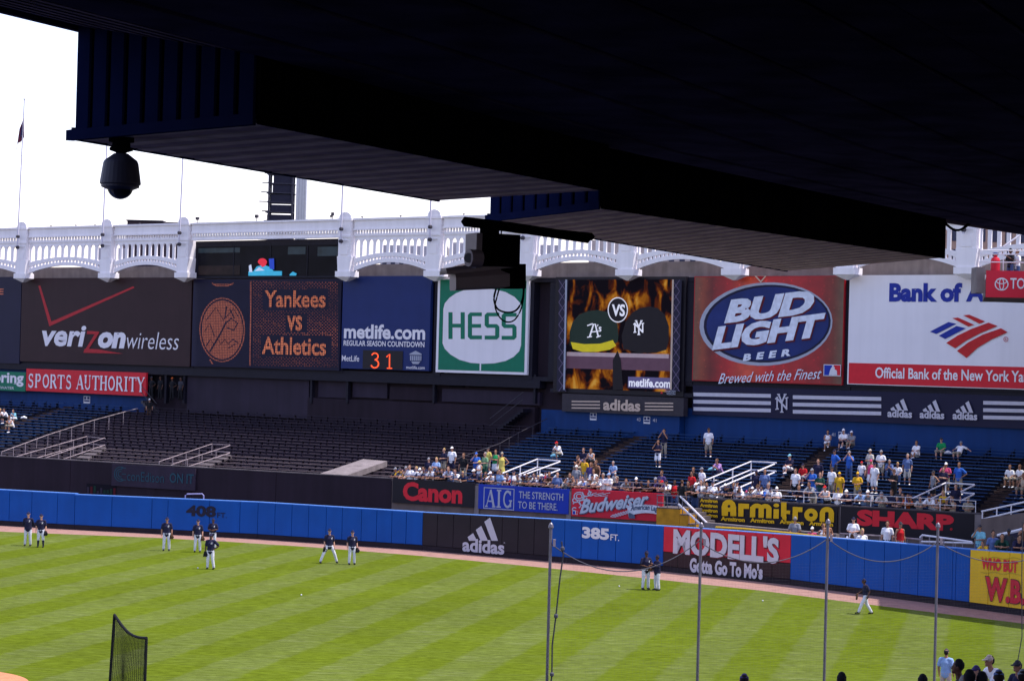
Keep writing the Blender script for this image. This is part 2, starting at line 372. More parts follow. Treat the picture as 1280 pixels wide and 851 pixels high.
# ------------------------------------------------------------------ field
def grass_mat():
    m = bpy.data.materials.new('mown_grass'); m.use_nodes = True; N = m.node_tree.nodes; L = m.node_tree.links
    b = N['Principled BSDF']; b.inputs['Roughness'].default_value = 0.95; b.inputs['Specular IOR Level'].default_value = 0.0
    tc = N.new('ShaderNodeTexCoord')
    def wave(angle, period, offs):
        mp = N.new('ShaderNodeMapping'); mp.inputs['Rotation'].default_value = (0, 0, R(angle)); L.new(tc.outputs['Object'], mp.inputs[0])
        sp = N.new('ShaderNodeSeparateXYZ'); L.new(mp.outputs[0], sp.inputs[0])
        nz = N.new('ShaderNodeTexNoise'); nz.inputs['Scale'].default_value = 1.1; nz.inputs['Detail'].default_value = 4
        L.new(tc.outputs['Object'], nz.inputs['Vector'])
        a = N.new('ShaderNodeMath'); a.operation = 'MULTIPLY_ADD'; L.new(nz.outputs['Fac'], a.inputs[0]); a.inputs[1].default_value = 0.5
        L.new(sp.outputs[0], a.inputs[2])
        a2 = N.new('ShaderNodeMath'); a2.operation = 'MULTIPLY_ADD'; L.new(a.outputs[0], a2.inputs[0]); a2.inputs[1].default_value = 2*math.pi/period; a2.inputs[2].default_value = offs
        s = N.new('ShaderNodeMath'); s.operation = 'SINE'; L.new(a2.outputs[0], s.inputs[0])
        r = N.new('ShaderNodeMapRange'); r.inputs[1].default_value = -0.16; r.inputs[2].default_value = 0.16; L.new(s.outputs[0], r.inputs[0])
        return r.outputs[0]
    w1 = wave(STRIPE[0], STRIPE[1], STRIPE[2]); w2 = wave(-77.3, 5.2, 0.3)
    # patchy, speckled turf at three sizes
    def noise(sc, det, v0, v1, vec=None):
        n = N.new('ShaderNodeTexNoise'); n.inputs['Scale'].default_value = sc; n.inputs['Detail'].default_value = det
        n.inputs['Roughness'].default_value = 0.7
        L.new(vec if vec else tc.outputs['Object'], n.inputs['Vector'])
        r = N.new('ShaderNodeMapRange'); r.inputs[1].default_value = 0.32; r.inputs[2].default_value = 0.68
        r.inputs[3].default_value = v0; r.inputs[4].default_value = v1; L.new(n.outputs['Fac'], r.inputs[0]); return r.outputs[0]
    mps = N.new('ShaderNodeMapping'); mps.inputs['Scale'].default_value = (0.35, 1, 1); L.new(tc.outputs['Object'], mps.inputs[0])
    fine = noise(5.0, 8, 0.60, 1.40, mps.outputs[0])
    mpf = N.new('ShaderNodeMapping'); mpf.inputs['Scale'].default_value = (0.16, 0.9, 1); L.new(tc.outputs['Object'], mpf.inputs[0])
    nf = N.new('ShaderNodeTexNoise'); nf.inputs['Scale'].default_value = 2.6; nf.inputs['Detail'].default_value = 7; nf.inputs['Roughness'].default_value = 0.75; L.new(mpf.outputs[0], nf.inputs['Vector'])
    rf = N.new('ShaderNodeMapRange'); rf.inputs[1].default_value = 0.52; rf.inputs[2].default_value = 0.70; L.new(nf.outputs['Fac'], rf.inputs[0]); big = noise(0.09, 4, 0.90, 1.10)
    # the pale stripe is paler in bands across it (double-cut)
    mw = N.new('ShaderNodeMath'); mw.operation = 'MULTIPLY'; L.new(w2, mw.inputs[0]); mw.inputs[1].default_value = 0.12
    band = noise(0.55, 5, 0.55, 1.0, mps.outputs[0])
    m1 = N.new('ShaderNodeMath'); m1.operation = 'MULTIPLY'; L.new(w1, m1.inputs[0]); L.new(band, m1.inputs[1])
    m1b = N.new('ShaderNodeMath'); m1b.operation = 'ADD'; m1b.use_clamp = True; L.new(m1.outputs[0], m1b.inputs[0]); L.new(mw.outputs[0], m1b.inputs[1])
    mix = N.new('ShaderNodeMix'); mix.data_type = 'RGBA'; L.new(m1b.outputs[0], mix.inputs[0])
    mix.inputs[6].default_value = (*G_DEEP, 1); mix.inputs[7].default_value = (*G_PALE, 1)
    mu = N.new('ShaderNodeMath'); mu.operation = 'MULTIPLY'; L.new(fine, mu.inputs[0]); L.new(big, mu.inputs[1])
    ff = N.new('ShaderNodeMath'); ff.operation = 'MULTIPLY'; L.new(rf.outputs[0], ff.inputs[0]); L.new(m1b.outputs[0], ff.inputs[1])
    ff2 = N.new('ShaderNodeMath'); ff2.operation = 'MULTIPLY_ADD'; L.new(rf.outputs[0], ff2.inputs[0]); ff2.inputs[1].default_value = 0.10; L.new(ff.outputs[0], ff2.inputs[2])
    ff3 = N.new('ShaderNodeMath'); ff3.operation = 'MULTIPLY'; L.new(ff2.outputs[0], ff3.inputs[0]); ff3.inputs[1].default_value = 0.5
    mxf = N.new('ShaderNodeMix'); mxf.data_type = 'RGBA'; L.new(ff3.outputs[0], mxf.inputs[0]); L.new(mix.outputs[2], mxf.inputs[6]); mxf.inputs[7].default_value = (0.180, 0.200, 0.095, 1)
    v = N.new('ShaderNodeVectorMath'); v.operation = 'SCALE'; L.new(mxf.outputs[2], v.inputs[0]); L.new(mu.outputs[0], v.inputs['Scale'])
    L.new(v.outputs[0], b.inputs['Base Color'])
    bp = N.new('ShaderNodeBump'); bp.inputs['Strength'].default_value = 0.5; bp.inputs['Distance'].default_value = 0.03
    nb = N.new('ShaderNodeTexNoise'); nb.inputs['Scale'].default_value = 9; nb.inputs['Detail'].default_value = 6; L.new(tc.outputs['Object'], nb.inputs['Vector'])
    L.new(nb.outputs['Fac'], bp.inputs['Height']); L.new(bp.outputs[0], b.inputs['Normal'])
    return m
STRIPE = (12.7, 3.85, 5.98)
G_DEEP = (0.083, 0.114, 0.009); G_PALE = (0.093, 0.120, 0.025)
m_grass = grass_mat()
m_track = M('warning_track_clay', (0.29, 0.165, 0.135), 0.9, 0.16, 2.0, bump=0.3)
m_dirt = M('infield_clay', (0.48, 0.20, 0.10), 0.95, 0.12, 3.0, bump=0.3)
m_far = M('far_ground_asphalt', (0.09, 0.09, 0.095), 0.9, 0.1, 0.05)

tag(MB().slab([(-3000,-400),(3000,-400),(3000,5000),(-3000,5000)], -0.5, -0.3).build('ground', m_far), kind='structure')
# outer edge of the turf follows the wall
TRK = [(-120,658),(0,664),(190,671.5),(290,677),(390,683.5),(460,689),(528,694.5),(660,707),(829,724.5),(950,737.5),(1050,750.5),(1110,758),(1280,779),(1420,799)]
edge = [at_z(x, y, 0) for x, y in TRK]
g = [(p.x, p.y) for p in edge] + [(60, 60), (60, -30), (-90, -30), (-90, 130)]
tag(MB().slab(g, -0.3, 0.0).build('field_grass', m_grass), kind='structure')
base0 = [(-120,649),(93,661.3),(190,665.8),(322,673),(528,687.0),(688,701.0),(829,713.3),(988,730.5),(1105,745.5),(1212,759.5),(1420,788)]
t2 = [at_z(x, y, 0) for x, y in base0]
trk = [(p.x, p.y) for p in edge] + [(p.x + 2, p.y + 3) for p in reversed(t2)]
tag(MB().slab(trk, -0.31, -0.02).build('warning_track', m_track), kind='structure')
dc = at_z(-40, 905, 0)
cpt = at_z(30, 849, 0)
arcp = []
P1, P2, P3 = at_z(-30, 836.5, 0.004), at_z(0, 839.5, 0.004), at_z(36, 852, 0.004)
# infield edge: circle through these three points, a 29 m radius arc round the mound
def circ(a, b, c):
    ax, ay, bx, by, cx, cy = a.x, a.y, b.x, b.y, c.x, c.y
    d = 2*(ax*(by-cy)+bx*(cy-ay)+cx*(ay-by))
    ux = ((ax*ax+ay*ay)*(by-cy)+(bx*bx+by*by)*(cy-ay)+(cx*cx+cy*cy)*(ay-by))/d
    uy = ((ax*ax+ay*ay)*(cx-bx)+(bx*bx+by*by)*(ax-cx)+(cx*cx+cy*cy)*(bx-ax))/d
    return ux, uy, math.hypot(ax-ux, ay-uy)
ux, uy, ur = circ(P1, P2, P3)
print('infield arc', ux, uy, ur)
tag(MB().slab([(ux+ur*math.cos(2*math.pi*i/96), uy+ur*math.sin(2*math.pi*i/96)) for i in range(96)], -0.05, 0.006).build('infield_dirt', m_dirt), kind='structure')

# ------------------------------------------------------------------ outfield wall, nine sections
WTOP = {-120:606.5, 93:618.0, 322:627.5, 528:640.2, 688:648.8, 829:657.5, 988:668.5, 1105:677.5, 1212:686.5, 1420:701.5}
WB = dict(base0)
def wtop(x, yb, yt):
    P = at_z(x, yb, 0); r = ray(x, yt); return CAMZ + r.z * P.y / r.y
def section(xa, xb, seams, m, label, skirt=0.28, mtop=None, dz=0.0, two=None):
    A = at_z(xa, WB[xa], 0); B = at_z(xb, WB[xb], 0); pl = VP(A.xy, B.xy)
    za, zb = wtop(xa, WB[xa], WTOP[xa]) + dz, wtop(xb, WB[xb], WTOP[xb]) + dz
    root = thing('outfield_wall', label, 'wall', (A.x, A.y, 0), pl.rz, 'padded outfield wall sections')
    L = pl.len
    top = lambda q: lerp(za, zb, q / L)
    sx = [pl.s_of_x(x, 1.0) for x in seams]
    sx = [0.0] + [q for q in sx if 0.3 < q < L - 0.3] + [L]
    for a, b in zip(sx[:-1], sx[1:]):
        a2, b2 = a + 0.007, b - 0.007; mb = MB(); j = random.uniform(0, 0.008)
        def pad(zl0, zl1, zt0, zt1, mm):
            q = MB(); e = 0.014
            f = [(a2, -0.04-j), (b2, -0.04-j)]
            q.v = [(a2, 0.06, zl0), (b2, 0.06, zl1), (b2, 0.06, zt1), (a2, 0.06, zt0),
                   (a2, -0.01-j, zl0), (b2, -0.01-j, zl1), (b2, -0.01-j, zt1), (a2, -0.01-j, zt0),
                   (a2+e, -0.045-j, zl0+e), (b2-e, -0.045-j, zl1+e), (b2-e, -0.045-j, zt1-e), (a2+e, -0.045-j, zt0-e)]
            q.f = [(0,1,5,4),(1,2,6,5),(2,3,7,6),(3,0,4,7),(4,5,9,8),(5,6,10,9),(6,7,11,10),(7,4,8,11),(8,9,10,11)]
            q.build('panel', mm, root)
        if two:
            f = two[0]
            pad(skirt, skirt, skirt + (top(a)-skirt)*f, skirt + (top(b)-skirt)*f, two[1])
            pad(skirt + (top(a)-skirt)*f + .01, skirt + (top(b)-skirt)*f + .01, top(a), top(b), m)
        else: pad(skirt, skirt, top(a), top(b), m)
    MB().hexa([(0,.05,-.05),(L,.05,-.05),(L,.35,-.05),(0,.35,-.05)], [(0,.05,za-.02),(L,.05,zb-.02),(L,.35,zb-.02),(0,.35,za-.02)]).build('backing', m_seam if m is m_blue_pad else m_skirt, root)
    MB().box(0.01, L-0.01, -0.02, 0.05, -0.02, skirt-0.015).build('rubber_skirt', m_skirt, root)
    MB().hexa([(0,-.03,za-.005),(L,-.03,zb-.005),(L,.36,zb-.005),(0,.36,za-.005)], [(0,-.03,za+.03),(L,-.03,zb+.03),(L,.36,zb+.03),(0,.36,za+.03)]).build('coping', mtop or m_cap, root)
    s = Sign(pl, '', '', '', 0, 0, root=root, off=0.06, base=(0.0, 0.0)); s.off = 0.0; s.k = 0.062
    return root, s, pl, (za, zb)
m_cap = M('wall_coping_blue', (0.10, 0.24, 0.60), 0.5, 0.1)
_, _, _, _ = section(-120, 93, [-75,-30,12,40,72], m_blue_pad, 'blue padded centre field wall at the far left edge', dz=0.05)
_, s408, wp408, _ = section(93, 322, [93,140,190,210,262,300], m_blue_pad, 'blue padded wall bearing the dark number 408')
_, _, wpA, _ = section(322, 528, [344,365,386,408,428,452,471,490,508], m_blue_pad, 'plain blue padded wall between the 408 mark and the black wall')
_, sAd, _, _ = section(528, 688, [547,567,588,608,628,648,668], m_black_pad, 'black padded wall with the three-bar sports mark')
_, s385, _, _ = section(688, 829, [706,727,748,770,790,810], m_blue_pad, 'blue padded wall bearing the white number 385')
_, sMo, _, _ = section(829, 988, [848,872,896,920,945,966], m_red, 'red and brown padded wall with large white store lettering', two=(0.36, m_brown))
_, _, wpR, _ = section(988, 1105, [1013,1036,1059,1081], m_blue_pad, 'plain blue padded wall right of the red store wall')
_, _, wpR2, _ = section(1105, 1212, [1105,1126,1148,1170,1191,1195], m_blue_pad, 'plain blue padded wall left of the yellow wall')
_, sWB, _, _ = section(1212, 1420, [1236,1262,1290,1320,1360], m_yellow, 'yellow padded wall with red lettering at the right edge')

# lettering on the wall
s408.text('408', (232.5, 270, 631.5, 645.5), m_dkletter, 0.045)
s408.text('FT.', (271.5, 283.5, 640.5, 647.0), m_dkletter, 0.0)
s385.text('385', (727.5, 761.5, 659.0, 673.5), m_white, 0.05)
s385.text('FT.', (763, 774, 667.5, 675.5), m_white, 0.012)
def tri_logo(s, x0, x1, y0, y1, m, name='emblem', gap=0.0):
    # three leaning bars that rise to the right, foot line at y1
    X = lambda u: lerp(x0, x1, u); Y = lambda v: lerp(y1, y0, v); sl = 0.0
    P = []
    P.append([(X(.00),Y(.16)),(X(.18),Y(.33)),(X(.31),Y(0)),(X(.05),Y(0))])
    P.append([(X(.27),Y(.47)),(X(.45),Y(.64)),(X(.67),Y(0)),(X(.43),Y(0))])
    P.append([(X(.55),Y(.82)),(X(.74),Y(1.0)),(X(1.0),Y(0)),(X(.79),Y(0))])
    s.polys(P, m, name)
m_sil = M('lettering_silver', (0.46, 0.45, 0.52), 0.5, 0.03)
tri_logo(sAd, 584.5, 622.5, 646.5, 675.5, m_sil)
sAd.text('adidas', (578, 630.5, 674, 691.0), m_sil, 0.035)
sAd.text('®', (629.5, 631.5, 677, 679), m_sil)
m_shade = M('lettering_shadow', (0.10, 0.02, 0.03), 0.6)
m_lgrey = M('lettering_pale', (0.52, 0.50, 0.56), 0.5, 0.05)
sMo.text("MODELL'S", (842.6, 975.0, 666.4, 699.5), m_shade, 0.055)
sMo.text("MODELL'S", (841.4, 973.8, 665.4, 698.2), m_lgrey, 0.045)
sMo.text("Gotta Go To Mo's", (862, 953.5, 700.5, 719.5), m_lgrey, 0.05)
sWB.text('WHO BUT', (1226.5, 1272, 698.0, 713.5), m_letter_red, 0.05)
m_wavy = M('wavy_line_olive', (0.42, 0.30, 0.03), 0.6)
sWB.strokes([([(1225 + i*4.2, 696.5 + 1.2*math.sin(i*1.1) + i*.12) for i in range(13)], 0.8), ([(1226 + i*4.2, 714.5 + 1.0*math.sin(i*1.2) + i*.25) for i in range(13)], 0.8)], m_wavy, 'wavy_line')
sWB.text('W.B.', (1230.5, 1281.5, 722, 753.8), m_shade, 0.06)
sWB.text('W.B.', (1231.5, 1280.5, 723, 752.8), m_red, 0.05)
sWB.text('MASON', (1287, 1350, 727, 762), m_red, 0.05)

# ------------------------------------------------------------------ plans of the stands behind
def fr_pt(x, d): return ((x - 640)/FPX*d, d)
FR = VP(fr_pt(30, 185.0), fr_pt(1210, 130.0))          # boards and white frieze
BP = VP(fr_pt(490, 132.0), fr_pt(1218, 115.0))         # front parapet of the bleachers
ZF, ZB, NROW = 2.65, 6.05, 22
def rowplane(t, off=0.0):
    a = BP.pt(-60, 0, -0.35); b = BP.pt(60, 0, -0.35); c = FR.pt(-20, 0, 0.2); d = FR.pt(110, 0, 0.2)
    # same spans on both planes, taken along the rays through the photograph's edges
    A0 = BP.pt(BP.s_of_x(-200, 3), 0, -0.5); B0 = BP.pt(BP.s_of_x(1500, 3), 0, -0.5)
    A1 = FR.pt(FR.s_of_x(-200, 6), 0, 0.2); B1 = FR.pt(FR.s_of_x(1500, 6), 0, 0.2)
    return VP(A0.lerp(A1, t).xy, B0.lerp(B1, t).xy)
ROWS = []
for k in range(NROW):
    t = k / NROW
    ROWS.append((rowplane(t), rowplane((k+1)/NROW), ZF + (ZB - ZF) * k / (NROW - 1), t))
bounds = {'left': (-40, 176), 'right': (532, 680)}
aisles = [(-95, 93), (672, 806), (948, 1046), (1214, 1302)]
def bx(pair, t): return lerp(pair[0], pair[1], t)
# stepped decks
stand = thing('bleacher_stand', 'dark stepped bleacher stand rising behind the outfield wall', 'grandstand', (0, 0, 0))
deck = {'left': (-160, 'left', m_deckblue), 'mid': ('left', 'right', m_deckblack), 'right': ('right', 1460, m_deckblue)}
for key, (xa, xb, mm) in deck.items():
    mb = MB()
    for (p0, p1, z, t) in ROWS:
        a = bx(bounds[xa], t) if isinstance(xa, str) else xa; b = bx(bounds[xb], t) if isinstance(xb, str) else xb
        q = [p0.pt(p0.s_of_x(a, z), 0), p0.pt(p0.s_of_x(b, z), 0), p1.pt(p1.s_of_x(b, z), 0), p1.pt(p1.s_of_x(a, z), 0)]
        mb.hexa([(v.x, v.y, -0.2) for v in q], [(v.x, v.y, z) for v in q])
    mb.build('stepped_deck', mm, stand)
# aisles: stair treads of bare concrete laid on the steps
for ai, pr in enumerate(aisles):
    mb = MB()
    for (p0, p1, z, t) in ROWS:
        x = bx(pr, t); wd = 0.55
        s0 = p0.s_of_x(x, z); s1 = p1.s_of_x(x, z)
        for (f0, f1, dz) in ((0.02, 0.5, 0.06), (0.5, 0.98, 0.13)):
            A = p0.pt(s0 - wd, 0).lerp(p1.pt(s1 - wd, 0), f0); B = p0.pt(s0 + wd, 0).lerp(p1.pt(s1 + wd, 0), f0)
            D = p0.pt(s0 - wd, 0).lerp(p1.pt(s1 - wd, 0), f1); E = p0.pt(s0 + wd, 0).lerp(p1.pt(s1 + wd, 0), f1)
            mb.hexa([(v.x, v.y, z + .004) for v in (A, B, E, D)], [(v.x, v.y, z + dz) for v in (A, B, E, D)])
    mb.build('aisle_steps', m_aisle, stand)
# benches, one object per row and block
def bench(pl, z, s0, s1, m, back=True, leg=m_benchleg, wide=0.26):
    L = s1 - s0
    if L < 0.6: return
    mb = MB(); mb.box(0, L, 0.10, 0.10 + wide, z + 0.38, z + 0.42)
    P = pl.pt(s0, 0, 0)
    o = mb.build('bench', m, stand, loc=(P.x, P.y, 0), rz=pl.rz)
    n = max(2, int(L / 1.5)); lg = MB()
    for i in range(n):
        x = (i + 0.3) * L / n
        lg.box(x, x + 0.06, 0.15, 0.33, z, z + 0.378)
        if back: lg.box(x, x + 0.05, 0.37, 0.42, z, z + 0.52)
    b = tag(lg.build('bench_bracket', leg, o), kind='stuff')
for k, (p0, p1, z, t) in enumerate(ROWS):
    sec = []
    al = [bx(a, t) for a in aisles]; lb, rb = bx(bounds['left'], t), bx(bounds['right'], t)
    sgn = lambda x: p0.s_of_x(x, z)
    cuts = [(-150, al[0], m_bench), (al[0], lb, m_bench), (lb, rb, None), (rb, al[1], m_bench), (al[1], al[2], m_bench), (al[2], al[3], m_bench), (al[3], 1450, m_bench)]
    for (xa, xb, mm) in cuts:
        if xb - xa < 8: continue
        a, b = sgn(xa) + 0.62, sgn(xb) - 0.62
        if mm is None:
            # middle block: bare planks, worn pale low down, blocked by the entries and the ramp
            mm = m_benchworn if t < 0.30 else m_benchblack
            n = 3
            for i in range(n):
                bench(p0, z, lerp(a, b, i/n) + .05, lerp(a, b, (i+1)/n) - .05, mm, back=False, leg=m_benchblack, wide=0.26)
        else:
            n = 2 if b - a > 12 else 1
            for i in range(n): bench(p0, z, lerp(a, b, i/n), lerp(a, b, (i+1)/n), mm)

def on_bleacher(x, y, h):          # point standing h above the sloping seating, seen at pixel x,y
    best = None
    for i in range(0, 101):
        t = i / 100; pl = rowplane_c(t); q, z = pl.hit(x, y); zz = lerp(ZF, ZB, t) + h
        e = abs(z - zz)
        if best is None or e < best[0]: best = (e, pl.pt(q, zz), t)
    return best[1]
_rc = {}
def rowplane_c(t):
    k = round(t, 3)
    if k not in _rc: _rc[k] = rowplane(k)
    return _rc[k]

# ------------------------------------------------------------------ parapet with its boards
par = thing('bleacher_parapet', 'grey concrete parapet wall carrying sign boards in front of the blue bleachers', 'wall', BP.pt(0, 0, 0), BP.rz)
def bps(x, z=3): return BP.s_of_x(x, z)
sp0, sgap0, sgap1, sp1 = bps(490), bps(829), bps(873), bps(1228)
MB().box(sp0, sgap0, 0.0, 0.3, -0.1, 3.52).build('wall_block', m_conc2, par)
MB().box(sgap1, sp1, 0.0, 0.3, -0.1, 3.52).build('wall_block', m_conc2, par)
MB().box(sp0-.02, sgap0+.02, -0.04, 0.34, 3.52, 3.60).build('coping', m_concd, par)
MB().box(sgap1-.02, sp1+.02, -0.04, 0.34, 3.52, 3.60).build('coping', m_concd, par)
for x in (1054, 712, 597): q = bps(x); MB().box(q-.15, q+.15, -0.10, -0.002, 1.2, 3.515).build('pier', m_conc, par)
MB().box(bps(1219), sp1, -0.14, -0.002, 0, 3.515).build('pier', m_conc, par)

def bp_sign(name, label, box, m, cat='sign'):
    s = Sign(BP, name, label, cat, box[0], box[3], 'sign boards along the bleacher parapet', off=0.16)
    s.panel(box, m, 'board', 0.14); return s
s = bp_sign('sign_board', 'black board with large red rounded script, leftmost on the parapet', (490.5, 592.8, 600.5, 631.0), m_sblack)
# heavy flared letters
s.text('Canon', (503.5, 578.0, 603.5, 627.5), m_letter_red, 0.045)
s = bp_sign('sign_board', 'bright blue board with grey framed three letters and slogan', (597.8, 710.8, 608.2, 639.0), m_brightblue)
x0, x1, z0, z1 = s.rect(604.5, 642.8, 609.5, 636.5); s.k += .006; fr = MB()
for bxx in ((x0,x1,z0,z0+.05),(x0,x1,z1-.05,z1),(x0,x0+.05,z0+.05,z1-.05),(x1-.05,x1,z0+.05,z1-.05)): fr.box(bxx[0],bxx[1],-s.k,-s.k+.005,bxx[2],bxx[3])
fr.build('frame_line', m_grey, s.root)
s.serif('AIG', (606.5, 641.0, 612.0, 634.0), m_grey)
s.text('THE STRENGTH', (648.5, 704.0, 615.0, 624.0), m_grey, 0.01)
s.text('TO BE THERE.', (647.5, 697.0, 627.5, 636.5), m_grey, 0.01)
s = bp_sign('sign_board', 'red beer board with sloping white script and pale ribbon', (714.2, 828.0, 613.5, 648.2), m_red)
m_pale = M('beer_pale_blue', (0.42, 0.48, 0.56), 0.5, 0.10, 8)
m_paleshade = M('beer_slate', (0.07, 0.10, 0.16), 0.5)
# crest of scrolls at the left
cr = []
for (cx, cy, r, a0, a1) in ((724,620,6.5,0,330),(724,620,3.6,40,400),(721,631,5,200,420),(733,616,5,-60,200),(719,625,3.2,0,300),(728,628,4,90,380),(738,617,3,0,300),(718,636,2.5,60,330),(731,622,2.6,0,320)):
    cr.append((arc(cx, cy, r, r*.8, a0, a1, 12), 1.3))
s.strokes(cr, m_pale, 'crest')
for i in range(7):
    s.strokes([([(738 + i*2.5, 617.5 + (i % 3)*1.2), (746 + i*2.8, 615.5 + (i % 3)*1.8)], 0.7)], m_pale, 'hop_sprig')
s.text('Budweiser', (725.5, 811.5, 620.8, 638.2), m_paleshade, 0.03, shear=0.4, rise=14)
s.text('Budweiser', (724.5, 810.5, 619.6, 637.0), m_pale, 0.03, shear=0.4, rise=14)
rib = [(784 + 46*i/10, 634.5 - 4.2*(1-((i-5)/5)**2)) for i in range(11)]
rib2 = [(829.5 - 44*i/10, 645 - 4.2*(1-((i-5)/5)**2)) for i in range(11)]
s.poly(rib[:-1] + [(827.5, 634.5)] + [(827.5, 645.5)] + rib2[1:], M('beer_ribbon', (0.58,0.62,0.68), .5), 'ribbon')
s.poly([(785, 640), (793, 643), (794, 648), (786, 647.5)], m_paleshade, 'ribbon_fold')
s.text('American Lager', (788, 827.5, 632.8, 641.6), m_paleshade, 0.03, shear=0.2, arch=2.4)
s.text('The Great', (803, 814, 629.9, 631.4), m_paleshade, 0.0)
for i in range(7): s.strokes([([(763+i*3.2, 645.5-i*.9), (767+i*3.2, 642.6-i*.9)], 0.9), ([(764+i*3.2, 645.5-i*.9), (770+i*3.2, 646-i*.9)], 0.8)], m_pale, 'wheat_ear')
s.layer((715.6, 722.5, 638.0, 642.8), m_white, 'league_mark'); s.layer((716.0, 719.0, 638.4, 642.4), m_brightblue, 'league_mark_blue'); s.layer((720.0, 722.0, 638.4, 642.4), m_letter_red, 'league_mark_red')
s = bp_sign('sign_board', 'black board with golden rounded watch lettering', (873.5, 1046.5, 628.0, 661.0), m_sblack)
for i in range(4): s.text('Armitron', (875 if i < 3 else 876, 897, 623.2 + i*6.1, 627.8 + i*6.1), m_gold, 0.05)
W = 6.6
A_ = [(902.2, 644.4), (902.0, 633), (903.6, 627.6), (907.5, 624.6), (911.2, 624.0), (915, 624.8), (918.6, 628), (920.2, 633.5), (920.3, 644.9), (912.9, 644.7), (912.8, 639.2), (910.0, 639.1), (909.8, 644.6)]
s.poly(A_, m_gold, 'lettering'); s.ellipse(911.2, 632.4, 1.7, 1.8, m_sblack, 'letter_counter')
def stem(x, y0, y1): return ([(x, y0), (x - .25, y1)], W)
big = [stem(926.2, 629.0, 645.2), ([(928, 632.3), (936.3, 632.6)], 6.4), stem(940.9, 633, 646.2), (arc(946.2, 635.6, 5.4, 3.8, 180, 360, 10), 5.6), stem(951.6, 633, 646.8), (arc(956.6, 636.1, 5.1, 3.8, 180, 360, 10), 5.6), stem(961.2, 634, 647.3),
       stem(970.3, 636.0, 647.8), stem(979.8, 627.5, 645.4), (arc(983.3, 645.4, 3.4, 2.6, 180, 95, 8), 5.0), ([(980, 639.6), (987.6, 640.0)], 4.4), stem(994.2, 633.2, 649.2), ([(996, 636.4), (1003.0, 636.7)], 6.0),
       (arc(1013.8, 643.2, 5.5, 5.2, 0, 360, 22), 5.8), stem(1028.0, 640, 651.8), (arc(1033.6, 640.5, 5.5, 4.2, 180, 360, 12), 6.2), stem(1039.2, 640, 652.4)]
s.strokes(big, m_gold, 'lettering'); s.ellipse(970.4, 631.3, 3.5, 2.4, m_gold, 'letter_dot')
for i in range(4): s.text('Armitron', (901 + i*36.8, 931 + i*36.8, 646.0 + i*1.9, 651.3 + i*1.9), m_gold, 0.05)
s = bp_sign('sign_board', 'black board with wide red capital letters, rightmost on the parapet', (1050.5, 1217.5, 637.3, 671.5), m_sblack)
s.text('SHARP', (1071.0, 1192.5, 639.6, 660.2), m_letter_red, 0.06)
s.ellipse(1189, 661, 1.7, 1.7, m_darkred, 'register_mark')

# front rail on the parapet
frail = thing('guard_rail', 'tubular guard rail along the top of the bleacher parapet', 'railing', BP.pt(0, 3.6, 0), BP.rz)
for (xa, xb, mm) in ((494, 712, m_railblue), (712, 829, m_railworn), (873, 962, m_railblue), (962, 1218, m_rail)):
    a, b = bps(xa), bps(xb)
    for zz in (0.32, 0.62):
        MB().tube([(a, 0.15, zz), (b, 0.15, zz)], 0.017, 6).build('rail_tube', mm, frail)
    n = max(1, round((b-a)/1.9))
    for i in range(n+1):
        x = lerp(a, b, i/n); MB().tube([(x, 0.15, 0), (x, 0.15, 0.62)], 0.022, 6).build('rail_post', mm, frail)

# ------------------------------------------------------------------ black wall in front of the middle block
EX = bps(-260)
bw = thing('black_wall', 'tall black painted wall behind the centre field fence', 'wall', BP.pt(0, 0, 0), BP.rz)
cuts = [EX, bps(88), bps(240), bps(345), sp0 - 0.01]
for a, b in zip(cuts[:-1], cuts[1:]):
    MB().box(a + .015, b - .015, 0.0, 0.3, -0.1, 3.62).build('wall_panel', m_batter, bw)
MB().box(EX, sp0 - 0.02, -0.03, 0.33, 3.63, 3.69).build('coping', m_concd, bw)
m_ddr = M('stored_red_dull', (0.07,0.006,0.012), .8); m_ddg = M('stored_green_dull', (0.006,0.03,0.02), .8)
q0, q1 = bps(109), bps(146)
z0 = BP.hit(128, 620)[1]; z1 = BP.hit(128, 605)[1]
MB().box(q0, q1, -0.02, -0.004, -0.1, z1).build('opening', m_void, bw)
for i in range(9):
    xx = lerp(q0, q1, (i+.5)/9); MB().box(xx-.09, xx+.09, -0.03, -0.021, lerp(z0, z1, random.uniform(0, .3)), lerp(z0, z1, random.uniform(.4, .85))).build('storage_item', random.choice([m_ddr, m_ddg, m_batter2]), bw)
s = Sign(BP, 'sign_board', 'unlit dark board with teal tube lettering on the black wall', 'sign', 139.5, 611, off=0.16)
s.panel((139.5, 244, 582.5, 610), m_batter2, 'board', 0.13)
s.strokes([(arc(150.5, 592.2, 7.5-2.4*i, 9-2.8*i, 60, 300, 12), 1.1) for i in range(3)] + [([(151, 584.6), (157.5, 585)], 1.0), ([(151, 599.4), (157.5, 599.7)], 1.0), ([(152, 592.2), (157.5, 592.4)], 1.0)], m_teal, 'emblem')
s.text('conEdison', (159, 205, 590, 602), m_teal, 0.0)
s.text('ON IT', (212, 242, 591.5, 604.0), m_teal, 0.02)
gate = thing('tube_gate', 'pale blue tubular hoop standing on top of the centre field wall', 'railing', at_Y(243, 626, 134.5), 0)
P = at_Y(243, 626, 134.5); hw = 11.4*134.5/FPX
MB().tube([(-hw, 0, -0.05), (-hw, 0, 0.33), (-hw+.1, 0, 0.42), (hw-.1, 0, 0.46), (hw, 0, 0.36), (hw, 0, -0.08)], 0.045, 6).build('hoop', M('tube_lavender', (0.28, 0.28, 0.52), 0.5), gate)
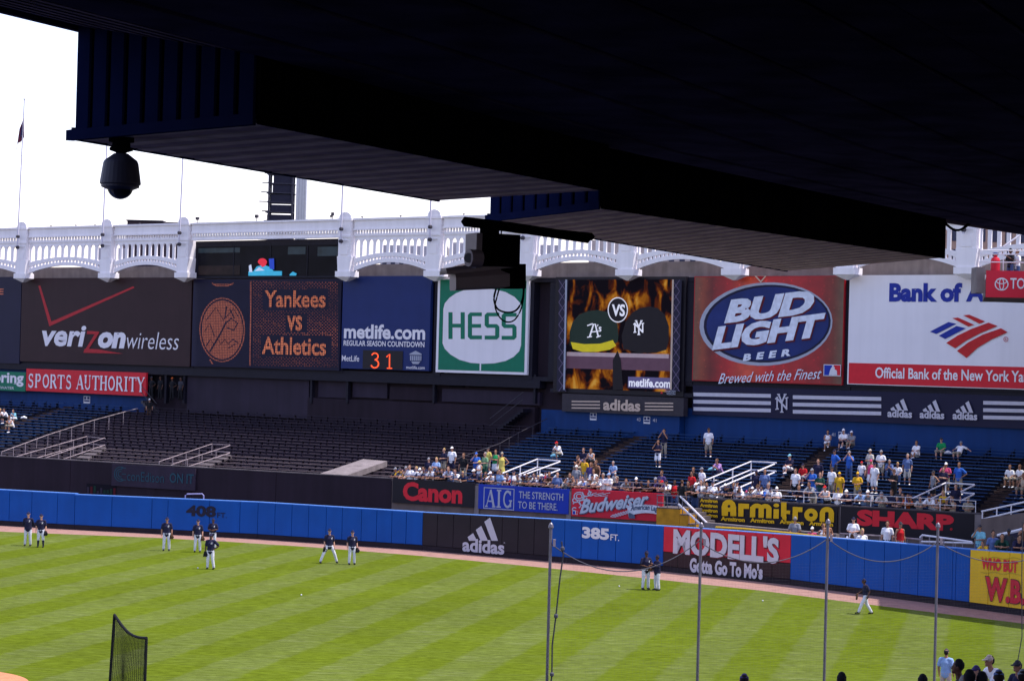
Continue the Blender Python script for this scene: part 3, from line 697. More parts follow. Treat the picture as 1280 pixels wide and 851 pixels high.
# low blue ledges just behind the wall
for (xa, xb, y) in ((-60, 34, 610.5), (274, 320, 626.0)):
    A = at_Y(xa, y - (xb-xa)*.0, 138); B = at_Y(xb, y + .6 + (xb-xa)*.02, 136.5); pl = VP(A.xy, B.xy)
    o = MB().box(0, pl.len, 0, 0.8, -0.12, 0).build('ledge', M('ledge_blue', (0.03, 0.06, 0.22), 0.5), None, loc=A, rz=pl.rz)
    tag(o, 'low blue ledge behind the wall at the far left' if xa < 0 else 'low blue ledge behind the wall right of the number 408', 'ledge')
    MB().box(0.05, pl.len-.05, 0.05, 0.75, -3.3, -0.125).build('ledge_base', m_batter, o)

# bullpen floor between the wall and the parapet
q = [at_z(x, WB[x], 0) for x in sorted(WB)]
pts = [(p.x + .35, p.y + .5) for p in q]
back = [BP.pt(bps(1700), 0, -0.1), BP.pt(EX - 10, 0, -0.1)]
tag(MB().slab(pts + [(b.x, b.y) for b in back], -0.25, 0.02).build('bullpen_floor', m_concd), kind='structure')

# ------------------------------------------------------------------ back walls under the boards
def frs(x, z=9): return FR.s_of_x(x, z)
bk = thing('scoreboard_wall', 'dark wall structure carrying the boards behind the bleachers', 'wall', FR.pt(0, 0, 0), FR.rz)
L0, L1, L2, L3 = frs(-220, 8), frs(181, 8), frs(676, 8), frs(1500, 8)
MB().box(L0, L3, 0.62, 1.4, -0.2, 16.5).build('main_wall', m_batter, bk)
MB().box(L0, L1 + .2, 0.30, 0.60, 5.0, 10.35).build('blue_wall', m_bluewall, bk)
# middle: panels and recess
def fbox(xa, xb, yt, yb, y0, y1, m, name, par=bk):
    a, b = frs(xa), frs(xb); xm = (xa+xb)/2; z0 = FR.hit(xm, yb)[1]; z1 = FR.hit(xm, yt)[1]
    return MB().box(a, b, y0, y1, z0, z1).build(name, m, par)
fbox(232, 384, 466, 520, 0.2, 0.6, m_batter2, 'wall_panel')
fbox(394, 432, 474, 497, 0.35, 0.6, m_batter2, 'wall_panel')
fbox(437, 480, 475, 497, 0.35, 0.6, m_batter2, 'wall_panel')
fbox(384, 668, 503, 545, 0.1, 0.6, m_batter, 'wall_panel')
fbox(484, 540, 484, 500, 0.3, 0.6, m_batter, 'wall_panel')
fbox(550, 672, 488, 504, 0.25, 0.6, m_batter2, 'wall_panel')
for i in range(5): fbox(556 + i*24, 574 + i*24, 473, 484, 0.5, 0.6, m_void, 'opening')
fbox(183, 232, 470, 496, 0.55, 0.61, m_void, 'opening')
for x in (186, 207, 230, 389, 434, 542, 668):
    fbox(x-1.2, x+1.2, 468, 504, 0.0, 0.3, m_beam, 'steel_post')
fbox(-200, 676, 461, 469.5, -0.15, 0.55, m_beam, 'ledge_beam')
# blue right-hand walls, one bay proud of the other
MB().box(L2, frs(700), 0.10, 0.60, 5.2, FR.hit(688, 512)[1]).build('blue_wall', m_bluewall, bk)
MB().box(frs(700), frs(855), -0.45, 0.60, 5.75, FR.hit(778, 516)[1]).build('blue_wall', m_bluewall, bk)
MB().box(frs(856), L3, 0.10, 0.60, 5.2, FR.hit(960, 520)[1] + .3).build('blue_wall', m_bluewall, bk)
fbox(855, 1500, 478, 487, -0.1, 0.5, m_beam, 'ledge_beam')
fbox(690, 868, 488.5, 493.5, -0.2, 0.5, m_beam, 'ledge_beam')
# boards' steel frame behind them, with dark uprights between
for x in (24, 240, 426, 547.5, 662, 692, 862, 1059):
    a = frs(x, 13); MB().box(a-.35, a+.35, -0.06, 0.6, 9.7, 16.4).build('steel_upright', m_beam, bk)
MB().box(L0, L3, -0.02, 0.6, 9.6, 9.9).build('steel_beam', m_beam, bk)
MB().box(L0, L3, -0.05, 0.8, 16.42, 16.72).build('steel_beam', m_beam, bk)
# stairs going up in the dark corner left of the tall screen, and another by the left block
def stair(xa, ya, xb, yb, n, m, off):
    a = FR.hit(xa, ya); b = FR.hit(xb, yb); mb = MB()
    for i in range(n):
        x0 = lerp(a[0], b[0], i/n); x1 = lerp(a[0], b[0], (i+1)/n); z = lerp(a[1], b[1], i/n)
        mb.box(min(x0,x1), max(x0,x1), -off, -off+.9, z-.25, z)
    mb.build('stair_flight', m, bk)
    for h in (0.5, 1.0):
        MB().tube([(a[0], -off, a[1]+h), (b[0], -off, b[1]+h)], 0.03, 5).build('stair_rail', m_raildark, bk)
stair(622, 541, 664, 508, 12, m_beam, 0.9)
stair(206, 520, 187, 498, 8, m_raildark, 0.9)

def fr_sign(name, label, box, m, cat='billboard', off=0.25, depth=0.3, group='boards under the white frieze', bname='board'):
    s = Sign(FR, name, label, cat, box[0], box[3], group, off=off)
    s.panel(box, m, bname, depth); return s

# ---- far left sliver
s = fr_sign('billboard', 'dark board cut by the left picture edge with an amber letter', (-130, 25.5, 346.5, 452), m_navy)
s.text('E', (-1.5, 4.5, 361, 368), m_ambdim, 0.0)
# ---- phone company board
s = fr_sign('billboard', 'brown board with red check mark and white italic lettering', (26.3, 238.5, 347.2, 454.8), m_brown)
m_vred = M('verizon_red', (0.42, 0.02, 0.03), 0.5)
s.polys([[(48.0,357.5),(50.3,356.9),(64.6,403.0),(61.8,407.8)], [(61.8,407.8),(63.6,402.2),(166.5,357.9),(168.2,359.6)]], m_vred, 'check_mark')
s.text('veri', (52.3, 107.5, 406.7, 433.0), m_boardwhite, 0.03, shear=0.18)
s.text('on', (122.5, 157.0, 415.0, 435.5), m_boardwhite, 0.05, shear=0.18)
s.text('wireless', (158.5, 223.5, 415.2, 436.5), m_boardwhite, -0.008, shear=0.2)
s.polys([[(109,413.5),(124,414.5),(123,417.5),(108.5,417.5)], [(118.5,417.5),(123.2,417.0),(110,437.5),(104.2,440.5)], [(104.2,440.8),(105.8,435.8),(122,436.5),(153.8,442.0)]], m_vred, 'red_letter')
# ---- amber dot-matrix board
s = fr_sign('scoreboard', 'amber dot-matrix scoreboard naming the two teams', (240.5, 425.5, 349.0, 460.5), m_navy, 'scoreboard')
ring = [(arc(277.8, 412.2, 27.8, 39.5, 0, 360, 48), 1.5)]
s.ellipse(277.8, 412.2, 25.6, 36.6, m_ambdim, 'lamp_disc')
s.strokes(ring, m_ambdim, 'lamp_ring')
dk = [([(258,400),(270,384),(279,400),(292,386),(298,396)], 1.2), ([(262,440),(275,418),(283,402)], 2.0), ([(281,405),(289,398),(297,404),(292,413),(283,409)], 1.6),
      ([(283,383),(281,398)], 1.6), ([(287,386),(293,398)], 1.4), ([(258,432),(263,424),(267,430),(272,423),(276,430),(281,424),(285,430),(291,424),(298,429)], 1.4), ([(256,414),(262,404),(268,420)], 1.2), ([(284,436),(294,430)], 1.0)]
s.strokes(dk, m_navy, 'unlit_line')
s.strokes([([(265,354),(270,357.0),(285,357.2),(292,354)], 1.4), ([(268,355.3),(288,355.6)], 0.8), ([(262,449),(266,455)], 1.5)], m_ambdim, 'lamp_line')
s.strokes([([(313.5,351.5),(312.6,457)], 1.6)], m_ambdim, 'lamp_line')
boxes = [(330.5,407.5,362,386.5), (358,380,394,415), (327,410,420,445.5)]
dots = MB(); s.k += .006; cell = 2.05; j = 0
y = 352.0
while y < 457.5:
    x = 316.5; i = 0
    while x < 423:
        yy = y + (x-316)*0.012
        ins = any(b[0]-2 < x < b[1]+3 and b[2]-1 < yy < b[3]+1 for b in boxes)
        lit = ((i + j) % 2 == 0) or ((i*3 + j*5) % 7 < 2 and (i//6 + j//5) % 2)
        if not ins and lit:
            a = s.L(x, yy + .55); b = s.L(x + 1.05, yy - .55)
            dots.add([(a[0], -s.k, a[1]), (b[0], -s.k, a[1]), (b[0], -s.k, b[1]), (a[0], -s.k, b[1])], [(0,1,2,3)])
        x += cell; i += 1
    y += cell; j += 1
tag(dots.build('lamp_dots', m_ambdim, s.root), kind='stuff')
s.text('Yankees', (330.5, 407, 363, 384.5), m_amber, 0.02)
s.text('vs', (358.5, 377.5, 394.5, 413.5), m_amber, 0.02)
s.text('Athletics', (327.5, 407.5, 421.5, 443.5), m_amber, 0.02)
gm = MB(); s.k += .006                 # dark gaps between the lamps
y = 350.5
while y < 460: a = s.L(243, y); b = s.L(424, y); zz = (a[1]+s.L(334, y)[1])/2; gm.add([(a[0],-s.k,s.L(334,y)[1]-.018),(b[0],-s.k,s.L(334,y)[1]-.018),(b[0],-s.k,s.L(334,y)[1]+.018),(a[0],-s.k,s.L(334,y)[1]+.018)], [(0,1,2,3)]); y += 2.05
x = 243.0
while x < 424: a = s.L(x, 459); b = s.L(x, 351); gm.add([(a[0]-.02,-s.k-.001,a[1]),(a[0]+.02,-s.k-.001,a[1]),(a[0]+.02,-s.k-.001,b[1]),(a[0]-.02,-s.k-.001,b[1])], [(0,1,2,3)]); x += 2.05
tag(gm.build('lamp_grid', m_navy, s.root), kind='stuff')
# ---- blue countdown board (the cartoon figure on it is left out)
s = fr_sign('billboard', 'deep blue board counting down in red digits', (427.5, 537.5, 345.0, 462.0), m_sblue)
s.text('metlife.com', (430.0, 531.5, 405.5, 424.0), m_boardwhite, 0.03)
s.text('REGULAR SEASON COUNTDOWN', (429.5, 530.5, 426.2, 433.0), m_boardwhite, 0.02)
s.text('MetLife', (425.8+1.5, 449, 444.2, 451.5), m_boardwhite, 0.01)
s.layer((453.5, 503.5, 438.0, 461.2), m_sblack, 'digit_window')
s.strokes([(arc(468.6, 445.2, 4.0, 4.0, 200, 450, 12), 1.5), (arc(468.4, 454.6, 4.8, 5.0, 270, 520, 12), 1.6)], m_redled, 'lettering'); s.strokes([([(483.2,446.2),(487.0,442.6),(486.8,460.2)], 1.5), ([(483.6,460.1),(490.2,460.3)], 1.3)], m_redled, 'lettering')
s.polys([[(512,442),(519.5,438.3),(527,442.2),(527,443.6),(512,443.4)], [(512.5,444.5),(526.8,444.8),(526.6,450.8),(512.6,450.5)], [(514,451.6),(525.3,451.9),(523,455),(516,454.8)]], m_grey, 'building_mark')
s.strokes([([(514.5+i*2.6,444.8),(514.5+i*2.6,450.5)],0.7) for i in range(5)], m_sblue, 'mark_lines')
s.text('metlife.com', (507.8, 531.0, 457.2, 461.3), m_boardwhite, 0.01)
# ---- green and white fuel board
s = fr_sign('billboard', 'green and white fuel company board with a barrel shape', (546.0, 660.0, 346.5, 466.8), m_boardwhite)
s.layer((549.0, 656.8, 349.2, 463.6), m_green, 'green_field')
def sq_oval(cx, cy, rx, ry, n=60, e=3.2):
    out = []
    for i in range(n):
        a = 2*math.pi*i/n; c, d = math.cos(a), math.sin(a)
        out.append((cx + rx*math.copysign(abs(c)**(2/e), c), cy + ry*math.copysign(abs(d)**(2/2.1), d)))
    return out
s.poly([(554.2,386),(556,379),(562,372),(570,366.5),(580,362.6),(592,360.8),(604,360.6),(618,361.6),(632,365),(643,371),(650.5,379),(652.6,386), (651.2,432),(649,439),(642,446),(632,451),(618,454.0),(603,454.6),(588,453.4),(574,449.5),(563,443),(556,436),(553.2,429)], m_boardwhite, 'white_barrel')
s.polys([[(599.6,454),(601.4,454),(601.2,463.2),(599.4,463.2)]], m_boardwhite, 'white_stem')
def blk(x0, y0, w, h, ch, tk=5.2):
    X0, X1, Y0, Y1 = x0, x0+w, y0, y0+h; ym = (Y0+Y1)/2; r = 3.0
    if ch == 'H': return [[(X0,Y0),(X0+tk,Y0),(X0+tk,Y1),(X0,Y1)], [(X1-tk,Y0),(X1,Y0),(X1,Y1),(X1-tk,Y1)], [(X0+tk,ym-2.4),(X1-tk,ym-2.4),(X1-tk,ym+2.4),(X0+tk,ym+2.4)]]
    if ch == 'E': return [[(X0+r,Y0),(X1,Y0),(X1,Y0+4.6),(X0+tk,Y0+4.6),(X0+tk,Y1-4.8),(X1,Y1-4.8),(X1,Y1),(X0+r,Y1),(X0,Y1-r),(X0,Y0+r)], [(X0+tk,ym-2.3),(X1-1,ym-2.3),(X1-1,ym+2.3),(X0+tk,ym+2.3)]]
    return [[(X0+r,Y0),(X1,Y0),(X1,Y0+4.6),(X0+tk,Y0+4.6),(X0+tk,ym-2.4),(X1-r,ym-2.4),(X1,ym+r-2.4),(X1,Y1-r),(X1-r,Y1),(X0,Y1),(X0,Y1-4.8),(X1-tk,Y1-4.8),(X1-tk,ym+2.2),(X0+r,ym+2.2),(X0,ym-r+2.2),(X0,Y0+r)]]
P = []
for ch, x0, w, dy in (('H',560.5,20.5,0),('E',584.8,17.5,.3),('S',605.8,18.3,.5),('S',627.0,18.6,.8)): P += blk(x0, 390.2+dy, w, 33.5, ch)
s.polys(P, m_green, 'block_letters')
# ---- tall video screen
s = fr_sign('video_screen', 'tall video screen showing two caps before flames', (693, 856, 346, 493), m_sblack, 'screen', bname='housing')
def flame_mat():
    m = bpy.data.materials.new('screen_flames'); m.use_nodes = True; N = m.node_tree.nodes; L = m.node_tree.links; b = N['Principled BSDF']
    tc = N.new('ShaderNodeTexCoord'); mp = N.new('ShaderNodeMapping'); mp.inputs['Scale'].default_value = (1, 1, 0.6); L.new(tc.outputs['Object'], mp.inputs[0])
    no = N.new('ShaderNodeTexNoise'); no.inputs['Scale'].default_value = 0.95; no.inputs['Detail'].default_value = 8; no.inputs['Distortion'].default_value = 0.5; L.new(mp.outputs[0], no.inputs['Vector'])
    cr = N.new('ShaderNodeValToRGB'); cr.color_ramp.elements[0].position = 0.47; cr.color_ramp.elements[0].color = (0.006,0.004,0.008,1)
    cr.color_ramp.elements[1].position = 0.74; cr.color_ramp.elements[1].color = (0.75,0.42,0.08,1)
    e = cr.color_ramp.elements.new(0.53); e.color = (0.11,0.02,0.004,1); e = cr.color_ramp.elements.new(0.62); e.color = (0.50,0.17,0.01,1)
    L.new(no.outputs['Fac'], cr.inputs[0]); L.new(cr.outputs[0], b.inputs['Emission Color']); b.inputs['Emission Strength'].default_value = 0.27
    b.inputs['Base Color'].default_value = (0.004,0.004,0.005,1); b.inputs['Roughness'].default_value = 0.8; b.inputs['Specular IOR Level'].default_value = 0.0
    return m
def em(name, col, st=0.30):
    return M(name, col, 0.5, 0.08, 2, emit=st)
m_fl = flame_mat(); s.layer((707.5, 839, 349.5, 487.5), m_fl, 'picture')
e_dk = em('screen_black', (0.005,0.004,0.007)); e_gn = em('screen_green', (0.006,0.014,0.011)); e_ye = em('screen_yellow', (0.36,0.30,0.01)); e_wh = em('screen_white', (0.55,0.55,0.60)); e_pl = em('screen_plum', (0.06,0.03,0.05)); e_bar = em('screen_bar', (0.22,0.17,0.20))
e_pu = em('screen_purple', (0.07,0.06,0.14))
s.layer((707.5, 839, 441.5, 462), e_pl, 'picture_shelf'); s.layer((708.5, 836, 441.2, 446.3), e_bar, 'picture_shelf_edge')
s.poly([(712,432),(712,415),(716,402),(724,393),(736,388.5),(748,387.5),(760,390),(768,396),(772,406),(773,420),(772,428),(760,432),(740,434)], e_gn, 'cap_picture')
s.poly([(779,436),(777,420),(782,402),(790,391),(800,385),(812,383),(822,385),(831,393),(836,408),(836,425),(833,437),(820,441),(798,441)], e_dk, 'cap_picture')
s.poly([(713.5,427.5),(730,430),(750,429.5),(766,425),(770,432),(762,437),(745,439.8),(728,439.8),(716,436)], e_ye, 'cap_brim')
s.poly([(766,450),(772,438),(776,450),(779,487),(766,487)], e_dk, 'picture_gap')
# two-letter marks on the caps
s.strokes([([(737,421),(742,405),(744,405),(748,421)], 1.8), ([(738,415),(748,414)], 1.3), ([(734,407),(741,404.5)], 1.5), ([(734,421.5),(740,420.5)], 1.3), ([(745.5,421.5),(751,419.5)], 1.5)], e_wh, 'cap_mark')
s.text("s", (748.3, 751.8, 408.3, 414.5), e_wh, 0.02); s.strokes([([(746.6,408),(747.6,405.5)], 1.0)], e_wh, 'cap_mark')
def ny(s, cx, cy, w, h, m, name='team_mark', k=1.0):
    f = lambda u, v: (cx + u*w/2, cy - v*h/2); t = w*.13*k
    s.strokes([([f(-.72,-.66), f(-.72,.60)], t), ([f(-.86,.64), f(.78,-.66)], t*1.25), ([f(.72,-.72), f(.72,.58)], t), ([f(-1,.44), f(-.62,.70)], t*.9), ([f(-.98,-.68), f(-.46,-.62)], t*.8), ([f(.48,.56), f(.98,.64)], t*.8),
               ([f(-.50,.98), f(.0,.10)], t*1.15), ([f(.50,.98), f(.0,.10)], t*1.15), ([f(.0,.14), f(.0,-.96)], t*1.1), ([f(-.26,-.98), f(.26,-.98)], t*.8), ([f(-.72,.98), f(-.28,.98)], t*.8), ([f(.28,.98), f(.72,.98)], t*.8)], m, name)
ny(s, 798.5, 409.5, 13.5, 17.5, e_wh, 'cap_mark', 0.9)
s.ellipse(772.2, 387.3, 12.6, 15.8, e_wh, 'roundel_rim'); s.ellipse(772.2, 387.3, 11.4, 14.5, e_dk, 'roundel')
s.text('VS', (764.8, 781.3, 380.3, 395.3), e_wh, 0.03)
s.layer((785, 841, 471.5, 485.5), e_pu, 'caption_band'); s.text('metlife.com', (786, 838, 473.3, 484.0), e_wh, 0.03)
for xx in (697.6, 839.5):
    s.layer((xx, xx + 11, 350, 489), M('truss_back', (0.02,0.018,0.04), 0.6), 'truss_panel')
    P = []
    for i in range(10):
        ya = 350 + i*13.9; yb = ya + 13.9; P += [([(xx+.8,ya),(xx+10,yb)], 0.8), ([(xx+10,ya),(xx+.8,yb)], 0.8)]
    s.strokes(P, M('truss_bar', (0.13,0.10,0.17), .5), 'truss_lattice')
s.strokes([([(707.8,349.5),(705.0,487)], 2.2)], m_grey, 'screen_edge_tube'); s.strokes([([(841.2,349.5),(838.4,487)], 2.2)], m_tanlet, 'screen_edge_tube')
s.text('DIAMOND', (831,844.5,487.6,490.3), m_grey, 0.01); s.text('VISION', (833,844,490.8,493.4), m_grey, 0.01)
s.polys([[(825.5,491.8),(827,488.5),(828.6,491.8)]], m_letter_red, 'maker_mark')
# ---- beer board
s = fr_sign('billboard', 'red beer board with a tilted dark blue oval and droplets', (866.5, 1054.5, 345.0, 478.5), m_darkred)
def beer_mat():
    m = bpy.data.materials.new('beer_board_print'); m.use_nodes = True; N = m.node_tree.nodes; L = m.node_tree.links; b = N['Principled BSDF']; b.inputs['Roughness'].default_value = 0.5
    tc = N.new('ShaderNodeTexCoord'); g = N.new('ShaderNodeSeparateXYZ'); L.new(tc.outputs['Generated'], g.inputs[0])
    cr = N.new('ShaderNodeValToRGB'); E = cr.color_ramp.elements; E[0].position = 0.0; E[0].color = (0.16,0.06,0.03,1); E[1].position = 1.0; E[1].color = (0.14,0.08,0.045,1)
    for p, c in ((0.06,(0.26,0.04,0.015)),(0.12,(0.15,0.003,0.005)),(0.24,(0.42,0.004,0.010)),(0.38,(0.64,0.07,0.03)),(0.52,(0.50,0.006,0.012)),(0.85,(0.30,0.003,0.008)),(0.94,(0.16,0.02,0.012))):
        e = E.new(p); e.color = (*c, 1)
    L.new(g.outputs[0], cr.inputs[0])
    vo = N.new('ShaderNodeTexVoronoi'); vo.inputs['Scale'].default_value = 2.6; L.new(tc.outputs['Object'], vo.inputs['Vector'])
    r = N.new('ShaderNodeMapRange'); r.inputs[1].default_value = 0.10; r.inputs[2].default_value = 0.22; r.inputs[3].default_value = 1.5; r.inputs[4].default_value = 0.95; L.new(vo.outputs['Distance'], r.inputs[0])
    no = N.new('ShaderNodeTexNoise'); no.inputs['Scale'].default_value = 1.6; no.inputs['Detail'].default_value = 6; L.new(tc.outputs['Object'], no.inputs['Vector'])
    r2 = N.new('ShaderNodeMapRange'); r2.inputs[3].default_value = 0.55; r2.inputs[4].default_value = 1.45; L.new(no.outputs['Fac'], r2.inputs[0])
    mu = N.new('ShaderNodeMath'); mu.operation = 'MULTIPLY'; L.new(r.outputs[0], mu.inputs[0]); L.new(r2.outputs[0], mu.inputs[1])
    v = N.new('ShaderNodeVectorMath'); v.operation = 'SCALE'; L.new(cr.outputs[0], v.inputs[0]); L.new(mu.outputs[0], v.inputs['Scale']); L.new(v.outputs[0], b.inputs['Base Color'])
    return m
s.layer((867.5, 1053.5, 346, 477.5), beer_mat(), 'print')
s.ellipse(957.5, 405, 83.2, 52.0, m_grey, 'oval_rim', tilt=-0.055); s.ellipse(959, 404.5, 79.5, 48.5, m_boardwhite if False else m_navy, 'oval', tilt=-0.055)
s.ellipse(959.5, 404.5, 76.5, 45.8, M('oval_blue', (0.012,0.025,0.13), 0.5, 0.25, 0.6), 'oval_centre', tilt=-0.055)
m_budsh = M('beer_letter_shadow', (0.10, 0.004, 0.012), 0.5)
m_budw = M('beer_letter_silver', (0.66, 0.70, 0.80), 0.45, 0.14, 3)
s.text('BUD', (907, 1019, 370.3, 400.3), m_budsh, 0.07, shear=0.2, rise=12); s.text('BUD', (905.5, 1017.5, 368.8, 398.3), m_budw, 0.055, shear=0.2, rise=12)
s.text('LIGHT', (892, 1033, 401.4, 431.4), m_budsh, 0.07, shear=0.2, rise=17); s.text('LIGHT', (890.5, 1031.5, 399.9, 429.4), m_budw, 0.055, shear=0.2, rise=17)
s.text('BEER', (928.5, 988, 439.2, 448.0), m_budw, 0.05, shear=0.15, rise=7, space=1.8)
s.text('Brewed with the Finest', (898, 1027, 463.5, 476.5), m_budw, 0.0, shear=0.45, rise=9)
s.polys([[(943,344.8),(958,344.8),(951,353.5)]], m_tanlet, 'diamond_mark'); s.polys([[(945.5,345),(956,345),(951,351)]], m_darkred, 'diamond_mark_inner')
s.layer((1029.5, 1051.2, 455.5, 470.0), m_white, 'league_mark'); s.layer((1030.3, 1040, 456.4, 469.0), m_brightblue, 'league_mark_blue'); s.layer((1042, 1050.4, 456.4, 469.0), m_letter_red, 'league_mark_red')
s.poly([(1036,468.8),(1037.5,463),(1039,459.6),(1041.2,457.6),(1043.4,459),(1043.2,461.5),(1046,463),(1046.4,468.8)], m_white, 'league_batter')
# ---- bank board
s = fr_sign('billboard', 'white bank board with blue lettering and a red bottom band', (1060.5, 1345, 343.5, 484.5), m_boardwhite)
s.layer((1060.8, 1344, 456.8, 483.5), m_letter_red, 'red_band')
m_bkb = M('bank_blue', (0.014, 0.03, 0.28), 0.5); m_bkr = M('bank_red', (0.50, 0.02, 0.025), 0.5)
s.text('Bank of', (1111.5, 1202.5, 353.5, 377.5), m_bkb, 0.05); s.text('America', (1207.5, 1312, 354.0, 377.5), m_bkb, 0.05)
s.text('Official Bank of the New York Yankees', (1094, 1312.5, 461.5, 475.5), m_boardwhite, 0.02)
def Z(x, y): return (830 + x/2.8356, 260 + y/2.8356)
s.polys([[Z(942,438),Z(1008,404),Z(1036,410),Z(965,446)], [Z(974,452),Z(1036,418),Z(1070,426),Z(996,464)]], m_bkb, 'flag_mark_blue')
s.polys([[Z(1022,390),Z(1042,388),Z(1100,414),Z(1078,420)], [Z(1060,380),Z(1082,378),Z(1138,402),Z(1118,410)],
         [Z(1000,478),Z(1040,452),Z(1090,428),Z(1150,406),Z(1182,418),Z(1120,444),Z(1070,470),Z(1032,497)],
         [Z(1038,506),Z(1078,476),Z(1130,448),Z(1194,426),Z(1218,440),Z(1160,466),Z(1110,496),Z(1072,531)]], m_bkr, 'flag_mark_red')
s.strokes([(arc(1257.2, 424, 2.7, 2.9, 0, 360, 16), 0.6)], m_bkr, 'register_mark'); s.text('R', (1256.1, 1258.3, 422.6, 425.6), m_bkr)
# ---- pinstripe sports board
s = fr_sign('sign_board', 'navy board of white stripes and three-bar marks above the blue wall', (865.5, 1350, 489.5, 528.5), m_navy, 'sign', off=0.12, depth=0.15, group=None)
for (xa, xb, y0, y1) in ((866.8, 963.5, 490.6, 492.4), (991.0, 1101.5, 494.2, 496.0), (1229, 1345, 501.8, 505.0)):
    for i in range(3):
        sl = 0.020
        yc = lambda x: (490.5 if xa < 900 else 494.0 if xa < 1000 else 501.0) + 2.2 + i*9.1 + (x-xa)*sl
        s.poly([(xa, yc(xa)-2.3), (xb, yc(xb)-2.3), (xb, yc(xb)+2.3), (xa, yc(xa)+2.3)], m_lgrey, 'stripe')
ny(s, 977.3, 503.8, 16.5, 22.5, m_lgrey, k=.8)
for i, xc in enumerate((1124.5, 1164.8, 1206.0)):
    dy = i*1.4; tri_logo(s, xc-11.5, xc+10.5, 498.2+dy, 513.0+dy, m_lgrey); s.text('adidas', (xc-15.2, xc+15.6, 512.0+dy, 521.8+dy), m_lgrey, 0.035)
# ---- sports name board under the screen
s = fr_sign('sign_board', 'dark board with tan sports name between stripe sets', (702.5, 854.5, 494.5, 517.0), M('adidas_board', (0.035,0.030,0.040), 0.5, .15), 'sign', off=0.75, depth=0.5, group=None)
for (xa, xb) in ((714.5, 750), (806, 841.5)):
    for i in range(3):
        yy = 501.6 + i*4.1 + (2.2 if xa > 800 else 0)
        s.poly([(xa, yy-.9), (xb, yy-.6), (xb, yy+1.0), (xa, yy+.7)], m_tanlet, 'stripe')
s.text('adidas', (754.0, 800.5, 499.2, 513.5), m_tanlet, 0.035)
# ---- boards on the left
s = fr_sign('sign_board', 'green board with white name at the left picture edge', (-60, 31.8, 463.5, 487.2), m_green, 'sign', off=0.35, depth=0.2, group='low boards over the left blue block')
s.text('Spring', (-16, 29.5, 464.5, 482.5), m_boardwhite, 0.03); s.text('WATER', (0, 17.5, 483.0, 486.2), m_boardwhite, 0.0)
s.strokes([([(17,479.5),(23,480)],.5)], m_boardwhite, 'underline')
s = fr_sign('sign_board', 'red board with white serif capitals over the left blue seats', (32.6, 182.3, 463.2, 491.6), m_letter_red, 'sign', off=0.35, depth=0.2, group='low boards over the left blue block')
s.serif('SPORTS', (34.0, 91.0, 467.8, 485.0), m_boardwhite); s.serif('AUTHORITY', (95.2, 181.5, 470.0, 488.0), m_boardwhite)
# numbered signs on the blue walls
def wallsign(x, y, a, b, m, lab, off):
    s = Sign(FR, 'section_sign', lab, 'sign', x, y, 'small section signs on the blue walls', off=off)
    s.panel((x-4, x+4, y-4.5, y+4.5), m_white, 'plate', 0.02)
    s.layer((x-3.4, x-.6, y-3.8, y-.6), m_sblue, 'plate_square'); s.layer((x+.6, x+3.4, y-3.8, y-.6), m_sblue, 'plate_square'); s.layer((x-3.4, x+3.4, y+.4, y+2.2), m_sblue, 'plate_band')
    if a: s.text(a, (x-12.5, x-8, y-3.2, y+1.3), m_lgrey, 0.0); s.text(b, (x+7.5, x+12, y-2.2, y+2.3), m_lgrey, 0.0)
wallsign(808.5, 525, '43', '41', m_white, 'small white section sign between two numbers under the screen', 0.47)
wallsign(1052, 544, '41', '39', m_white, 'small white section sign above the seated trio', -0.08)
wallsign(108.5, 499.5, '', '', m_white, 'small white section sign under the red serif board', -0.28)
wallsign(741.5, 520.5, '', '', m_white, 'small square white notice under the left end of the sports name board', 0.47)

